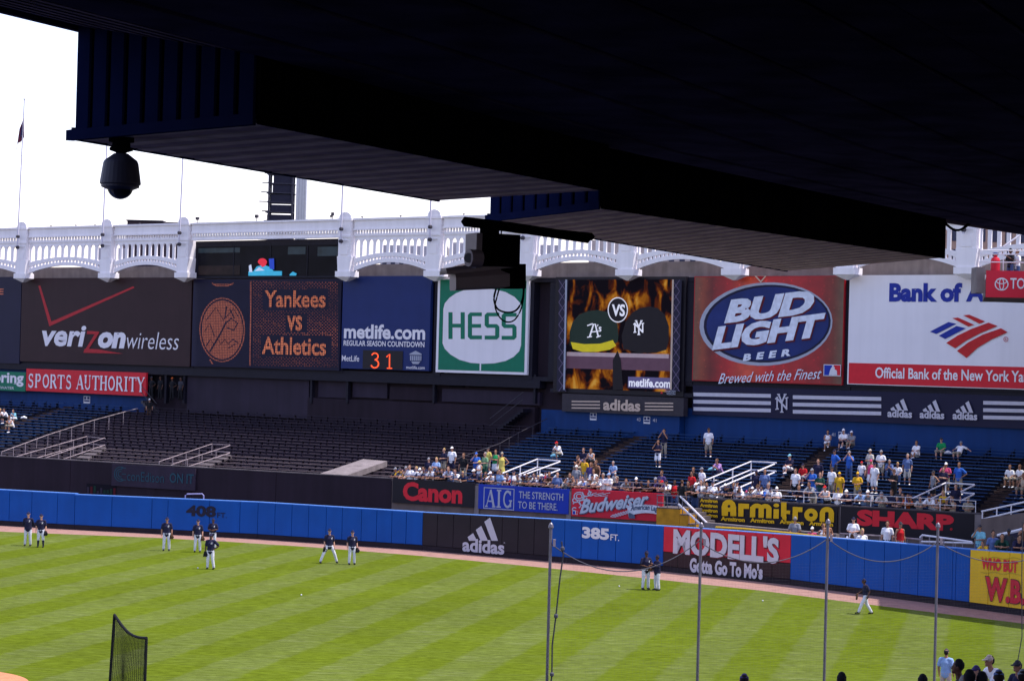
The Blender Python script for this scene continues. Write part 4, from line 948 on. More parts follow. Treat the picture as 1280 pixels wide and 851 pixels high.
# ------------------------------------------------------------------ white frieze
fz = thing('stadium_frieze', 'white scalloped frieze with balusters along the top of the boards', 'frieze', FR.pt(0, 0, 0.9), FR.rz)
FO = 0.9
def fh(x, y): return FR.hit(x, y, FO)
PX = [-175, -70, 30, 136, 232, 434, 545, 661, 786, 919, 1060, 1211, 1372]
zt = fh(30, 284.6)[1]; print('frieze top z', zt, fh(434, 277)[1], fh(545, 275)[1])
ztip = fh(30, 353)[1]; print('tip z', ztip, fh(434, 353.6)[1], fh(1059, 351)[1], fh(1210, 350)[1])
ps = [FR.s_of_x(x, 17, FO) for x in PX]
print('bays', [round(b-a, 2) for a, b in zip(ps[:-1], ps[1:])])
ZT = zt; H = ZT - ztip
def bay(s0, s1, full=False):
    L = s1 - s0; hp = 0.72; a, b = s0 + hp, s1 - hp; mb = MB()
    z = lambda f: ZT - H*f                 # f: 0 top .. 1 pillar tip
    mb.box(a, b, -.16, .28, z(.165), z(0)); mb.box(a, b, -.28, -.16, z(.03), z(.0)); mb.box(a, b, -.24, -.16, z(.19), z(.165))
    mb.box(a, b, -.10, .16, z(.185), z(.165))
    if full:
        n = int(L/.32)
        for i in range(n):
            x = lerp(a, b, (i+.25)/n); mb.box(x, x+.16, -.2, -.1, z(.225), z(.19))
        mb.box(a, b, -.1, .2, z(.30), z(.225)); mb.box(a, b, -.18, -.1, z(.30), z(.28))
        return mb.build('frieze_bay', m_frieze, fz)
    n = 26
    for i in range(n):                    # row of small openings
        x0 = lerp(a, b, i/n); x1 = lerp(a, b, (i+.5)/n); mb.box(x0, x1, -.05, .05, z(.245), z(.185))
    mb.box(a, b, -.12, .16, z(.285), z(.245))
    no = 11; pw = (b-a)/no; zo = z(.335)
    arcz = lambda u, f0, f1: z(lerp(f1, f0, math.sin(math.pi*min(1, max(0, u)))))     # edge f0 .. middle f1 reversed
    def za(u, fe, fm): return z(fe + (fm-fe)*math.sin(math.pi*min(1, max(0, u)))**.9)
    ow = pw*0.60
    for i in range(no+1):
        xc = lerp(a, b, i/no); x0 = max(a, xc-(pw-ow)/2); x1 = min(b, xc+(pw-ow)/2)
        if x1 - x0 < .05: continue
        u = (xc-a)/(b-a)
        mb.box(x0, x1, -.05, .05, za(u, .66, .56), z(.285))
        if 0 < i < no: mb.box(x0-.04, x1+.04, -.07, -.05, zo-.12, zo)
    for i in range(no):                   # round heads of the openings
        xc = lerp(a, b, (i+.5)/no); r = ow/2; q = [(xc+r*math.cos(R(180-180*k/8)), zo - .02 - r + r*math.sin(R(180-180*k/8))) for k in range(9)]
        for (p0, p1) in zip(q[:-1], q[1:]):
            mb.add([(p0[0],-.05,p0[1]),(p1[0],-.05,p1[1]),(p1[0],-.05,z(.285)),(p0[0],-.05,z(.285)),(p0[0],.05,p0[1]),(p1[0],.05,p1[1]),(p1[0],.05,z(.285)),(p0[0],.05,z(.285))],
                   [(0,1,2,3),(7,6,5,4),(0,4,5,1)])
    # arched lower chord with slots
    ns = 44
    for i in range(ns):
        u0, u1 = i/ns, (i+1)/ns; x0, x1 = lerp(a, b, u0), lerp(a, b, u1)
        def seg(fe0, fm0, fe1, fm1, y0, y1):
            mb.hexa([(x0,y0,za(u0,fe1,fm1)),(x1,y0,za(u1,fe1,fm1)),(x1,y1,za(u1,fe1,fm1)),(x0,y1,za(u0,fe1,fm1))],
                    [(x0,y0,za(u0,fe0,fm0)),(x1,y0,za(u1,fe0,fm0)),(x1,y1,za(u1,fe0,fm0)),(x0,y1,za(u0,fe0,fm0))])
        seg(.64,.545,.715,.605,-.09,.07)
        if i % 2 == 0: seg(.715,.605,.765,.64,-.05,.05)
        seg(.765,.64,.84,.70,-.11,.09)
    return mb.build('frieze_bay', m_frieze, fz)
def pillar(x):
    z = lambda f: ZT - H*f; w = .62; mb = MB()
    dome = [(x + w*math.cos(R(a)), z(0) + .05 + .42*math.sin(R(a))) for a in range(0, 181, 20)]
    mb.prism([(x-w, z(.62)), (x+w, z(.62))] + dome, -.38, .42)
    mb.prism([(x-w-.06, z(.60)), (x-w-.06, z(.62)), (x-w+.02, z(.84)), (x+w-.02, z(.84)), (x+w+.06, z(.62)), (x+w+.06, z(.60))], -.42, .42)
    mb.box(x-w-.14, x+w+.14, -.5, .44, z(.93), z(.84))
    # bracket end, an upturned pyramid
    mb.hexa([(x-.08,-.14,z(1.0)),(x+.08,-.14,z(1.0)),(x+.08,.1,z(1.0)),(x-.08,.1,z(1.0))], [(x-w-.12,-.48,z(.929)),(x+w+.12,-.48,z(.929)),(x+w+.12,.44,z(.929)),(x-w-.12,.44,z(.929))])
    mb.box(x-.42, x+.42, -.41, -.38, z(.60), z(.42)); mb.box(x-.42, x+.42, -.43, -.38, z(.36), z(.34)); mb.box(x-w-.05, x+w+.05, -.44, -.38, z(.30), z(.27)); mb.box(x-w-.08, x+w+.08, -.44, .46, z(.04), z(.0))
    mb.box(x-.36, x+.36, -.44, -.41, z(.58), z(.44))
    return mb.build('pillar', m_frieze, fz)
for i, q in enumerate(ps): pillar(q)
for i, (a, b) in enumerate(zip(ps[:-1], ps[1:])): bay(a, b, PX[i] == 232)
# coping strip with small lamps and speakers on top
for x, w_, h_ in ((63,.1,.12),(94,.1,.12),(118,.1,.1),(174,.1,.12),(206,.1,.1),(246,.3,.45),(237,.12,.2),(320,.28,.5),(415,.2,.5),(413,.1,.3),(452,.1,.14),(500,.1,.14),(579,.1,.14)):
    q = FR.s_of_x(x, 19.5, FO)
    o = thing('rooftop_lamp', 'small dark fitting on the frieze top edge ' + {63:'in the first full bay, left one',94:'in the first full bay, middle one',118:'in the first full bay, right one',174:'in the second full bay, left one',206:'in the second full bay, right one',246:'above the left end of the press window',237:'on the pillar left of the press window',320:'above the middle of the press window',415:'above the right end of the press window',413:'just left of the right press window pillar',452:'above the blue countdown board, left',500:'above the blue countdown board, right',579:'above the green fuel board'}[x], 'lamp', FR.pt(q, ZT + .001, FO), FR.rz, 'small dark fittings along the top of the frieze')
    MB().box(-w_/2, w_/2, -.08, .08, h_*.5, h_).build('lamp_head', m_raildark, o); MB().tube([(0,0,0),(0,0,h_*.5)], .03, 5).build('stem', m_raildark, o)
# concrete parapet seen under the arches
sh = Sign(FR, 'rear_parapet', 'weathered concrete parapet seen under the frieze arches', 'wall', -180, 345, off=-0.6)
zc0 = 16.74; 
MB().box(frs(-180,17)-sh.s0, frs(1500,17)-sh.s0, 0, .5, zc0 - sh.z0, zc0 + 1.05 - sh.z0).build('parapet_block', m_conc, sh.root)
# press window in the solid bay
s = Sign(FR, 'press_window', 'long dark glazed window under the solid part of the frieze', 'window', 244, 345, off=0.35)
s.panel((243.5, 425.5, 300, 347.5), m_beam, 'window_frame', 0.5)
s.layer((247.5, 423.5, 307, 345), m_glass, 'glass')
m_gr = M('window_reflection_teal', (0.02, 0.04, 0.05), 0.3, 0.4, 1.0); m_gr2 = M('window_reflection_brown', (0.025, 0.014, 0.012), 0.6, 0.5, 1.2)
s.layer((248, 300, 310, 316), m_gr, 'reflection_strip'); s.layer((360, 382, 308.5, 318), m_gr, 'reflection_strip'); s.layer((397, 423, 308.5, 320), m_gr, 'reflection_strip'); s.layer((248, 300, 332, 343.5), m_gr2, 'reflection_low')  # window reflections painted on the glass as flat strips
for x in (292, 338, 384): s.layer((x-.4, x+.4, 307, 345), m_beam, 'mullion')
# lit advertising cabinet glimpsed inside
s2 = Sign(FR, 'lit_display', 'small lit red and turquoise display behind the press window', 'display', 310, 345, off=0.42)
e1 = em('display_cyan', (0.05, 0.42, 0.60), 0.18); e2 = em('display_red', (0.8, 0.03, 0.05), 0.18); e3 = em('display_blue', (0.02, 0.06, 0.45), 0.18); e4 = em('display_white', (0.6, 0.65, 0.75), 0.18)
s2.panel((310.5, 352, 339, 344.6), e1, 'display_base', 0.05)
s2.poly([(311,332),(314,330.5),(315.5,340),(311.5,340)], e4, 'display_shape'); s2.poly([(316,340),(321,333),(330,331),(338,334),(343,340)], e1, 'display_shape')
s2.poly(arc(328, 328, 5.8, 5.2, 180, 360, 10) + [(332,332),(328,334)], e2, 'display_shape'); s2.poly([(336,323.5),(342.5,323),(342.8,337),(337,336)], e3, 'display_shape'); s2.poly([(318,339),(324,334),(331,338)], e4, 'display_shape')
s2.poly([(362,343),(366,339.5),(371,342),(370,344.5),(362,344.5)], e1, 'display_shape')

# flagpoles on the pillars
m_pole = M('pole_white', (0.55, 0.53, 0.60), 0.4, 0.05)
for i, (px, ht, ln) in enumerate(((30, 12.6, .030), (136, 12.6, .028), (232, 12.6, .026), (434, 12.6, .012), (545, 12.6, .006), (661, 12.6, 0), (-70, 12.6, .03), (919, 12.6, 0), (1211, 12.6, 0))):
    q = FR.s_of_x(px, 18, FO); zb_ = ZT - H*.42
    where = {30:'left end with a red and blue flag', 136:'behind the dome camera', 232:'at the left side of the glazed press window', 434:'at the right side of the glazed press window', 545:'above the left edge of the green fuel board', 661:'above the right edge of the green fuel board', -70:'beyond the left picture edge', 919:'above the beer board', 1211:'above the bank board'}[px]
    po = thing('flagpole', 'slim pale flagpole on the frieze pillar ' + where, 'flagpole', FR.pt(q, zb_, FO + .75), FR.rz, 'flagpoles on the frieze pillars')
    hh = ht if px not in (661, 919, 1211) else 0.8
    MB().tube([(0, 0, 0), (ln*hh*.5, 0, hh*.5), (ln*hh, 0, hh)], 0.075, 6, 0.05).build('pole', m_pole, po)
    for zz in (0.25, 1.15): MB().lathe([(.02,-.2),(.15,-.1),(.17,0),(.13,.1),(.02,.15)], 8, 0, .02, zz).build('bracket', m_raildark, po)
    if hh > 2: MB().lathe([(.02,0),(.09,.06),(.09,.12),(.02,.18)], 8, ln*hh, 0, hh).build('finial', m_pole, po)
    if px == 30:
        fl = MB(); X0 = ln*hh
        pts = [(0,-1.5),(0.02,-3.1),(-.35,-3.5),(-.7,-3.6),(-.95,-4.2),(-.75,-3.2),(-.5,-2.4)]
        fl.v = []; n = len(pts)
        q5 = [(X0 + x, .05*math.sin(i*1.7), hh + zz) for i, (x, zz) in enumerate(pts)]
        fl.add(q5 + [(a, b+.04, c) for a, b, c in q5], [tuple(range(n)), tuple(range(2*n-1, n-1, -1))] + [(i, (i+1) % n, (i+1) % n + n, i+n) for i in range(n)])
        fo = fl.build('flag', M('flag_dark_red', (0.10, 0.012, 0.03), 0.8, .3), po)
        MB().add([(X0-.2,-.1,hh-2.4),(X0-.02,-.1,hh-2.0),(X0-.03,-.1,hh-2.9),(X0-.3,-.1,hh-3.2)], [(0,1,2,3)]).build('flag_canton', M('flag_navy', (0.02,0.02,0.08), 0.8), fo)

# ------------------------------------------------------------------ things beyond the stadium
tw = at_Y(351, 280, 300.0); 
o = thing('scaffold_tower', 'dark scaffolded steel tower rising behind the frieze', 'tower', (tw.x, tw.y, 0))
k = 300/FPX; zt_ = at_Y(351, 213, 300).z + 3
tm = M('scaffold_dark', (0.035, 0.035, 0.05), 0.7, .3); 
for (x, y) in ((-1.6,-1.2),(1.6,-1.2),(-1.6,1.2),(1.6,1.2)): MB().box(x-.12, x+.12, y-.12, y+.12, 0, zt_).build('post', tm, o)
random.seed(3)
z = 20.0
while z < zt_:
    MB().box(-1.6 - random.uniform(0,.5), 1.6 + random.uniform(0,.25), -1.3, 1.3, z, z+.14).build('platform', tm, o)
    MB().box(-1.7 + random.uniform(-.2, .7), 1.55, -1.1, 1.1, z+.14, z + random.uniform(.95, 1.29)).build('wrapped_load', M('wrapped_load', (0.02,0.02,0.035), 0.8), o)
    MB().box(-2.0 - random.uniform(0,1.1), -1.6, -.9, -.5, z+.12, z+.24).build('outrigger', tm, o)
    z += 1.3
p = at_Y(375.5, 280, 306)
o = thing('white_shaft', 'slim white building shaft beside the scaffolded tower', 'building', (p.x, p.y, 0))
m_shaft = M('far_white', (0.60, 0.62, 0.62), 0.7, .05)
MB().box(-.72, .72, 0, 3, 0, at_Y(375, 213, 306).z + 3).build('wall', m_shaft, o)
for dx in (-.3, .1, .45): MB().box(dx, dx+.03, -.03, 0, 0, at_Y(375, 213, 306).z + 3).build('joint', M('far_joint', (0.35,0.36,0.38), 0.7), o)
p = at_Y(192, 283, 240); kk = 240/FPX
o = thing('rooftop_shed', 'low dark flat-roofed block just above the frieze', 'building', (p.x, p.y, 0))
MB().box(-33*kk, 33*kk, 0, 6, 0, at_Y(192, 277.2, 240).z).build('wall', M('far_brown', (0.05,0.035,0.045), 0.8, .2), o)
MB().box(-34*kk, 12*kk, -.3, 6.3, at_Y(192, 277.2, 240).z + .01, at_Y(192, 275.6, 240).z).build('roof', tm, o)
random.seed(11)
def far_block(x0, x1, ytop, Y, col, wcol, label, nx, nz, wall_name):
    a = at_Y(x0, ytop, Y); b = at_Y(x1, ytop, Y); h = a.z
    o = thing('distant_building', label, 'building', (a.x, a.y, 0), 0, 'buildings glimpsed through the frieze')
    L = b.x - a.x; MB().box(0, L, 0, 10, 0, h).build('wall', col, o)
    wz = h - 6.5
    for j in range(nz):
        for i in range(nx):
            x = L*(i+.25)/nx; z = h - 1.6 - j*1.9
            MB().box(x, x + L/nx*.5, -.05, .02, z - 1.15, z).build('window', wcol, o)
m_brick = M('far_brick', (0.33, 0.22, 0.17), 0.85, .1); m_win = M('far_window', (0.03,0.035,0.07), 0.3)
m_haze1 = M('far_grey', (0.40, 0.38, 0.40), 0.85, .1)
far_block(120, 208, 309.5, 260, m_haze1, m_win, 'pale low building seen through the second frieze bay', 9, 3, '')
far_block(150, 232, 300, 262, M('far_dark', (0.10,0.085,0.10), 0.8, .2), m_win, 'dark low building seen through the third frieze bay', 8, 3, '')
far_block(476, 560, 306, 255, m_haze1, m_win, 'pale low building seen through the bay above the fuel board', 8, 3, '')
far_block(566, 700, 303, 250, m_haze1, m_win, 'pale building seen through the bay left of the video screen', 10, 3, '')
far_block(740, 900, 300, 250, M('far_tan', (0.42,0.36,0.33), 0.85, .1), m_win, 'tan building seen through the bay above the video screen', 12, 3, '')
far_block(1120, 1420, 262, 200, m_brick, m_win, 'brick building seen through the right frieze bays', 18, 5, '')

# ------------------------------------------------------------------ upper deck of the right stand with its red board
TD = 110.0
P0 = at_Y(1232.5, 356, TD); 
pe = [(P0.x, TD), (26.3, TD-.4), (24.7, 100.0), (30.0, 93.5), (40, 80)]
ud = thing('right_upper_deck', 'upper deck end of the right field stand with pale concrete edge', 'grandstand', (P0.x, TD, 0))
zt1 = at_Y(1250, 338.5, TD).z; zt0 = at_Y(1250, 372, TD).z; print('toyota z', zt0, zt1)
ofs = [(p[0]-P0.x, p[1]-TD) for p in pe]
slabp = [(ofs[0][0]+.05, .3)] + [(o_[0]+.02, o_[1]+.3) for o_ in ofs[1:]] + [(70, -36), (70, 24), (2.0, 10)]
MB().slab(slabp, zt0+.1, zt1-.35).build('deck_slab', m_conc2, ud)
MB().box(-.42, 0.0, .3, 1.6, at_Y(1228, 366, TD).z, at_Y(1228, 333.5, TD).z).build('end_pier', m_conc, ud)
# deck rises as steps behind
for i in range(8):
    MB().slab([(4 + i*1.2, 1.6), (ofs[3][0]+1.5+i*1.2, ofs[3][1]+1.6), (70, -30), (70, 22), (4+i*1.2, 9)], zt1-.35+i*.45, zt1+.1+i*.45 - .002).build('deck_step', m_conc2, ud)
plT = VP(pe[0], (pe[0][0]+2.4, pe[0][1]-.4))
s = Sign(plT, 'sign_board', 'bright red board with white ringed emblem at the right edge', 'sign', 1232.5, 372, off=0.03)
s.panel((1232.5, 1292, 338.5, 372), m_red, 'board', 0.2)
s.strokes([(arc(1252.0, 355.2, 8.0, 7.4, 0, 360, 28), 1.3), (arc(1252.0, 351.6, 6.4, 3.0, 0, 360, 24), 1.1), (arc(1252.0, 355.0, 2.6, 7.0, 0, 360, 24), 1.1)], m_white, 'ring_emblem')
s.text('TOY', (1262.8, 1290, 347.6, 361.2), m_white, 0.012)
rt = thing('guard_rail', 'pale tubular rail above the red board at the right edge', 'railing', (P0.x, TD, zt1), plT.rz)
for h in (0.45, 0.85, 1.05): MB().tube([(-.3, .4, h), (2.3, .4, h)], .03, 6).build('rail_tube', m_rail, rt)
for i in range(3): MB().tube([(-.3+i*1.15, .4, -.3), (-.3+i*1.15, .4, 1.05)], .025, 6).build('rail_post', m_rail, rt)
MB().tube([(.9, 1.5, 1.3), (5.5, 1.8, 4.8)], .05, 6).build('stair_rail', m_rail, rt)
fe = thing('red_cylinder', 'red drum shaped container beside the men on the upper deck', 'container', at_Y(1244, 338, TD+.9), 0)
MB().lathe([(.2,-.2),(.24,-.15),(.24,.5),(.2,.62),(.1,.68),(.09,.8)], 12).build('drum', m_red, fe); MB().lathe([(.1,0),(.16,.02),(.16,.08),(.05,.12)], 10, 0, 0, .80).build('lid', m_sblue, fe)

# ------------------------------------------------------------------ railings, entries and ramp in the bleachers
def rail_run(pts, h, m, name='guard_rail', label='', group=None, posts=True, mid=True, r=.03, nn=5):
    P = [on_bleacher(x, y, h) for x, y in pts]
    o = thing(name, label, 'railing', P[0] - Vector((0,0,h)), 0, group); b = o.location
    MB().tube([p - b for p in P], r, 6).build('top_rail', m, o)
    if mid: MB().tube([p - b - Vector((0,0,.5)) for p in P], r, 6).build('middle_rail', m, o)
    if posts:
        for p, q in zip(P[:-1], P[1:]):
            n = max(1, round((q-p).length/2.0))
            for i in range(n): 
                c = p.lerp(q, i/n) - b; MB().tube([c, c - Vector((0,0,h+.1))], r*.85, 5).build('post', m, o)
    return o
rail_run([(628,591.5),(672,574.0),(700,576.0)], 1.0, m_rail, label='white sloping entry rail above the blue slogan board, upper one', r=.045)
rail_run([(649,595.5),(700,577)], 1.0, m_rail, label='white sloping entry rail above the blue slogan board, lower one', r=.045)
rail_run([(868,606),(939,576.5),(970.5,578.5)], 1.05, m_rail, label='long white sloping entry rail above the gold-lettered board, upper one', r=.045)
rail_run([(893,612),(968,579.8)], 1.05, m_rail, label='long white sloping entry rail above the gold-lettered board, lower one', r=.05)
rail_run([(1140,623),(1182,603),(1218.5,605.5)], 1.05, m_rail, label='white sloping entry rail above the red-lettered board, upper one', r=.045)
rail_run([(1165,631),(1218,606.5)], 1.05, m_rail, label='white sloping entry rail above the red-lettered board, lower one', r=.045)
rail_run([(2,565),(60,543),(118,525),(172,510)], 1.0, m_railworn, label='long worn rail dividing the left blue seats from the black benches', mid=False)
rail_run([(569,574.5),(592,565.5),(625,554),(648,541),(684,521)], 1.0, m_raildark, label='thin dark rail dividing the black benches from the right blue seats', mid=False, r=.025)
for (a, b, c, nm) in (((20,571),(109,545.5),(132,548),'left entry'), ((58,572),(131,547.5),None,'left entry, lower'), ((199,577),(265,554.5),(287.5,555.5),'black-bench entry by the teal sign'), ((216,580),(287.5,556.5),None,'black-bench entry by the teal sign, lower')):
    rail_run([p for p in (a, b, c) if p], 1.0, m_railworn, label='worn dark metal rail at the ' + nm, r=.03)
def raised_slab(px, h, m, name, label, cat, t=0.35):
    P = [on_bleacher(x, y, h) for x, y in px]; o = thing(name, label, cat, P[0] - Vector((0,0,h))); b = o.location
    Q = [p - b for p in P]
    MB().hexa([q - Vector((0,0,t)) for q in Q], Q).build('slab', m, o)
    MB().hexa([q - Vector((0,0,h+.3)) for q in [lerp(Q[0],Q[2],.03),lerp(Q[1],Q[3],.03),lerp(Q[2],Q[0],.03),lerp(Q[3],Q[1],.03)]], [q - Vector((0,0,t+.004)) for q in [lerp(Q[0],Q[2],.03),lerp(Q[1],Q[3],.03),lerp(Q[2],Q[0],.03),lerp(Q[3],Q[1],.03)]]).build('base', m_deckblack, o)
    return o
raised_slab([(396,592.5),(430,595),(484,576),(454,573.2)], 0.75, m_conc, 'concrete_ramp', 'pale concrete entry roof slab among the black benches', 'ramp')
raised_slab([(232,583),(252,586.5),(290,570),(284,566)], 0.35, m_concd, 'entry_kerb', 'dark kerb of the entry in the black benches', 'kerb', .15)
raised_slab([(96,571),(110,573),(133,560),(128,556)], 0.35, m_concd, 'entry_kerb', 'dark kerb of the entry in the left black benches', 'kerb', .15)
raised_slab([(925,612),(945,614),(972,594),(966,590)], 0.3, m_bluewall, 'entry_wall', 'blue side wall of the entry above the gold-lettered board', 'wall', .2)
raised_slab([(1180,630),(1200,633),(1219,617),(1212,613)], 0.3, m_bluewall, 'entry_wall', 'blue side wall of the entry above the red-lettered board', 'wall', .2)

# yellow stair tower at the gap in the parapet
s = Sign(BP, 'yellow_stairs', 'yellow painted stair block with steel rails by the gap in the parapet', 'stairs', 829, 658, off=1.9)
X = lambda x, y: s.L(x, y)
m_ysteps = M('stair_yellow', (0.42, 0.20, 0.012), 0.6, .25, 2)
zb_ = -s.z0
for (xa, xb, yt) in ((829.2,858,634.5),(858.1,868,642.5),(868.1,876,654.5)):
    a = X(xa, yt)[0]; b = X(xb, yt)[0]; z = X((xa+xb)/2, yt)[1]
    MB().box(a, b, -.9, .9, zb_, z).build('yellow_block', m_ysteps, s.root); MB().box(a, b, -.93, .93, z+.002, z+.05).build('tread', m_concd, s.root)
for i in range(5):
    a = X(858+i*5.5, 636+i*5)[0]; z = X(858+i*5.5, 636+i*5)[1]; MB().box(a, a+.3, .3, 1.5, z-.18, z).build('step', m_concd, s.root)
def pp(x, y, yy=-.85): q = X(x, y); return (q[0], yy, q[1])
for pts, m_, r in (([(829,617.8),(858,619),(870,620.2)], m_steel, .035), ([(829,627),(856,628.5)], m_steel, .03), ([(829,643.5),(858,645)], m_steel, .025), ([(858,619.2),(896.5,657.5)], m_rail, .055), ([(855.5,628.6),(891,661)], m_rail, .055)):
    MB().tube([pp(*q) for q in pts], r, 6).build('stair_rail', m_, s.root)
for x, y0, y1 in ((829.5,617,652),(842,618,656),(856,619,640),(861,622,645),(869,632,658),(877,640,660)): MB().tube([pp(x,y0), pp(x,y1)], .025, 5).build('rail_post', m_steel, s.root)
# wall behind the gap
q0, q1 = bps(826), bps(876)
MB().box(q0, q1, 1.2, 1.5, -.1, 3.0).build('gap_wall', m_conc2, par)
# yellow pipe rail along the bullpen
pl = wpR
def wall_at(x, y, d): return at_Y(x, y, d)
def depth_wall(x):
    ks = sorted(WB); 
    for a, b in zip(ks[:-1], ks[1:]):
        if a <= x <= b:
            A = at_z(a, WB[a], 0); B = at_z(b, WB[b], 0); return VP(A.xy, B.xy)
def bh(x, y, back): return depth_wall(x).pt(*depth_wall(x).hit(x, y, -back), -back)
pts = [bh(x, y, .9) for x, y in ((895,658.5),(930,660.5),(988,666),(1040,671.8),(1100,677.0))]
o = thing('yellow_rail', 'yellow pipe rail just behind the top of the right field wall', 'railing', (pts[0].x, pts[0].y, 0)); b = Vector((pts[0].x, pts[0].y, 0))
MB().tube([p-b for p in pts], .055, 6).build('top_rail', m_yellow, o)
for i in range(10):
    c = pts[0].lerp(pts[2], i/10)-b; MB().tube([c, (c.x, c.y, 0)], .035, 5).build('post', m_yellow, o)
pts = [bh(x, y, 2.2) for x, y in ((895,655),(903,655.5)) ]
# grey ledge behind the yellow rail and pale rails at right
A = bh(880, 656, 2.6); B = bh(1045, 667, 2.6); pl = VP(A.xy, B.xy)
o = MB().box(0, pl.len, 0, .3, 0, min(A.z, B.z)+.15).build('bullpen_kerb', m_conc, None, loc=(A.x, A.y, 0), rz=pl.rz); tag(o, 'grey kerb behind the yellow pipe rail', 'kerb')
for (P, lab) in ((((1050,666.5),(1100,669.5),(1152,674.0)), 'pale pipe rail under the red-lettered board'), (((1150,671.5),(1153,668.5),(1180,672),(1215,677)), 'pale ramp rail right of the folding chairs'), (((1152,676.5),(1216,678.5)), 'low pale rail at the right end of the bullpen')):
    pts = [bh(x, y, 2.4) for x, y in P]; b = Vector((pts[0].x, pts[0].y, 0)); o = thing('pipe_rail', lab, 'railing', b)
    MB().tube([p-b for p in pts], .05, 6).build('top_rail', m_railworn if '1050' in str(P) else m_rail, o)
    for p, q in zip(pts[:-1], pts[1:]):
        for i in range(3):
            c = p.lerp(q, i/3)-b; MB().tube([c, (c.x, c.y, 0)], .03, 5).build('post', m_railworn, o)
m_chair = M('chair_grey', (0.17, 0.18, 0.22), 0.5)
for i, x in enumerate((1105, 1116, 1128, 1138.5)):
    P = bh(x, 671, 3.0); z = P.z
    o = thing('folding_chair', ('leftmost','second','third','rightmost')[i] + ' grey folding chair under the red-lettered board', 'chair', (P.x, P.y, 1.05), R(-20), 'grey folding chairs behind the right field wall')
    MB().box(-.24,.24,-.2,.2,.44,.47).build('seat', m_chair, o); MB().prism([(-.24,.6),(.24,.6),(.25,.85),(.2,.93),(-.2,.93),(-.25,.85)], .2, .225).build('backrest', m_chair, o)
    for sx in (-.22, .22): MB().tube([(sx,.22,.9),(sx,-.2,0)], .015, 5).build('leg', m_chair, o); MB().tube([(sx,-.18,.44),(sx,.2,0)], .015, 5).build('leg', m_chair, o)
# terrace the people behind the wall stand on
A = bh(880, 700, 1.2); 
tp = [bh(x, 700, 1.3) for x in (900, 988, 1100, 1212, 1400)]; tb = [bh(x, 700, 3.6) for x in (1400, 1212, 1100, 988, 900)]
tag(MB().slab([(p.x, p.y) for p in tp + tb], 0.02, 1.05).build('bullpen_terrace', m_concd), kind='structure')

# taupe ramp wall with white rails at the far right
A = at_Y(1226, 640, 112.5); B = at_Y(1420, 600, 106)
pl = VP(A.xy, B.xy)
def R2(x, y): q, z = pl.hit(x, y); return (q, z)
rw = thing('ramp_wall', 'taupe sloping ramp wall with white rails at the far right', 'wall', (pl.A.x, pl.A.y, 0), pl.rz)
o1 = [R2(1226,648), R2(1280,640.5), R2(1400,626), (R2(1400,626)[0], 0), (R2(1226,648)[0], 0)]
MB().prism(o1, 0, .3).build('wall_block', m_conc2, rw)
for dy in (0, 10):
    pts = [R2(1225,639+dy), R2(1280,627+dy*.9), R2(1400,601+dy*.7)]; MB().tube([(q, .15, z) for q, z in pts], .05, 6).build('rail_tube', m_rail, rw)
for x in (1226, 1244, 1262, 1280, 1300): 
    t = (x-1225)/55*12; a = R2(x, 639-t); MB().tube([(a[0], .15, a[1]), (a[0], .15, a[1]-.75)], .035, 5).build('rail_post', m_rail, rw)
# dark blue box seats below it, with a white curb
A2 = at_Y(1222, 680, 108.6); B2 = at_Y(1420, 690, 100); pl2 = VP(A2.xy, B2.xy)
def R3(x, y): q, z = pl2.hit(x, y); return (q, z)
bs = thing('box_seat_wall', 'dark blue box seat wall with a white sloping curb at far right', 'wall', (pl2.A.x, pl2.A.y, 0), pl2.rz)
MB().prism([R3(1232,671), R3(1280,661), R3(1400,636), (R3(1400,636)[0], 0), (R3(1232,671)[0], 0)], .7, 1.0).build('wall_block', m_navy, bs)
q = [R3(1232,669.5), R3(1280,657.5), R3(1400,630)]; MB().tube([(a, .85, z) for a, z in q], .09, 6).build('curb', m_rail, bs)
q = [R3(1214,671.5), R3(1250,674), R3(1290,671)]; MB().tube([(a, .05, z) for a, z in q], .035, 6).build('front_rail', m_raildark, bs)

# ------------------------------------------------------------------ protective net on poles
NP = [(685.6, 660.0, 60.0), (873.5, 659.5, 61.8), (1032.0, 655.0, 63.6), (1169.5, 659.5, 65.2)]
npts = []
for i, (x, y, d) in enumerate(NP):
    T = at_Y(x + 3, y, d); npts.append(T)
    o = thing('net_pole', ('leftmost','second','third','rightmost')[i] + ' tall grey steel pole of the protective net', 'pole', (T.x, T.y, 0), 0, 'poles of the protective net')
    MB().tube([(0,0,0),(0,0,T.z)], .041, 8).build('shaft', m_steel, o); MB().lathe([(.065,0),(.075,.03),(.055,.12),(.01,.16)], 8, 0, 0, T.z+.001).build('cap', m_steel, o)
    MB().box(.07,.14,-.04,.04,T.z-.5,T.z-.3).build('pulley', m_railworn, o)
ends = npts + [Vector((npts[3].x + 4.3, npts[3].y + 1.5, npts[3].z))]
sag = [(0.42, 1.25), (0.42, 1.05), (0.42, 1.05), (.42, 1.05)]
netroot = thing('protective_net', 'fine see-through net hung from a sagging rope between poles', 'net', (npts[0].x, npts[0].y, 0)); b0 = Vector((npts[0].x, npts[0].y, 0))
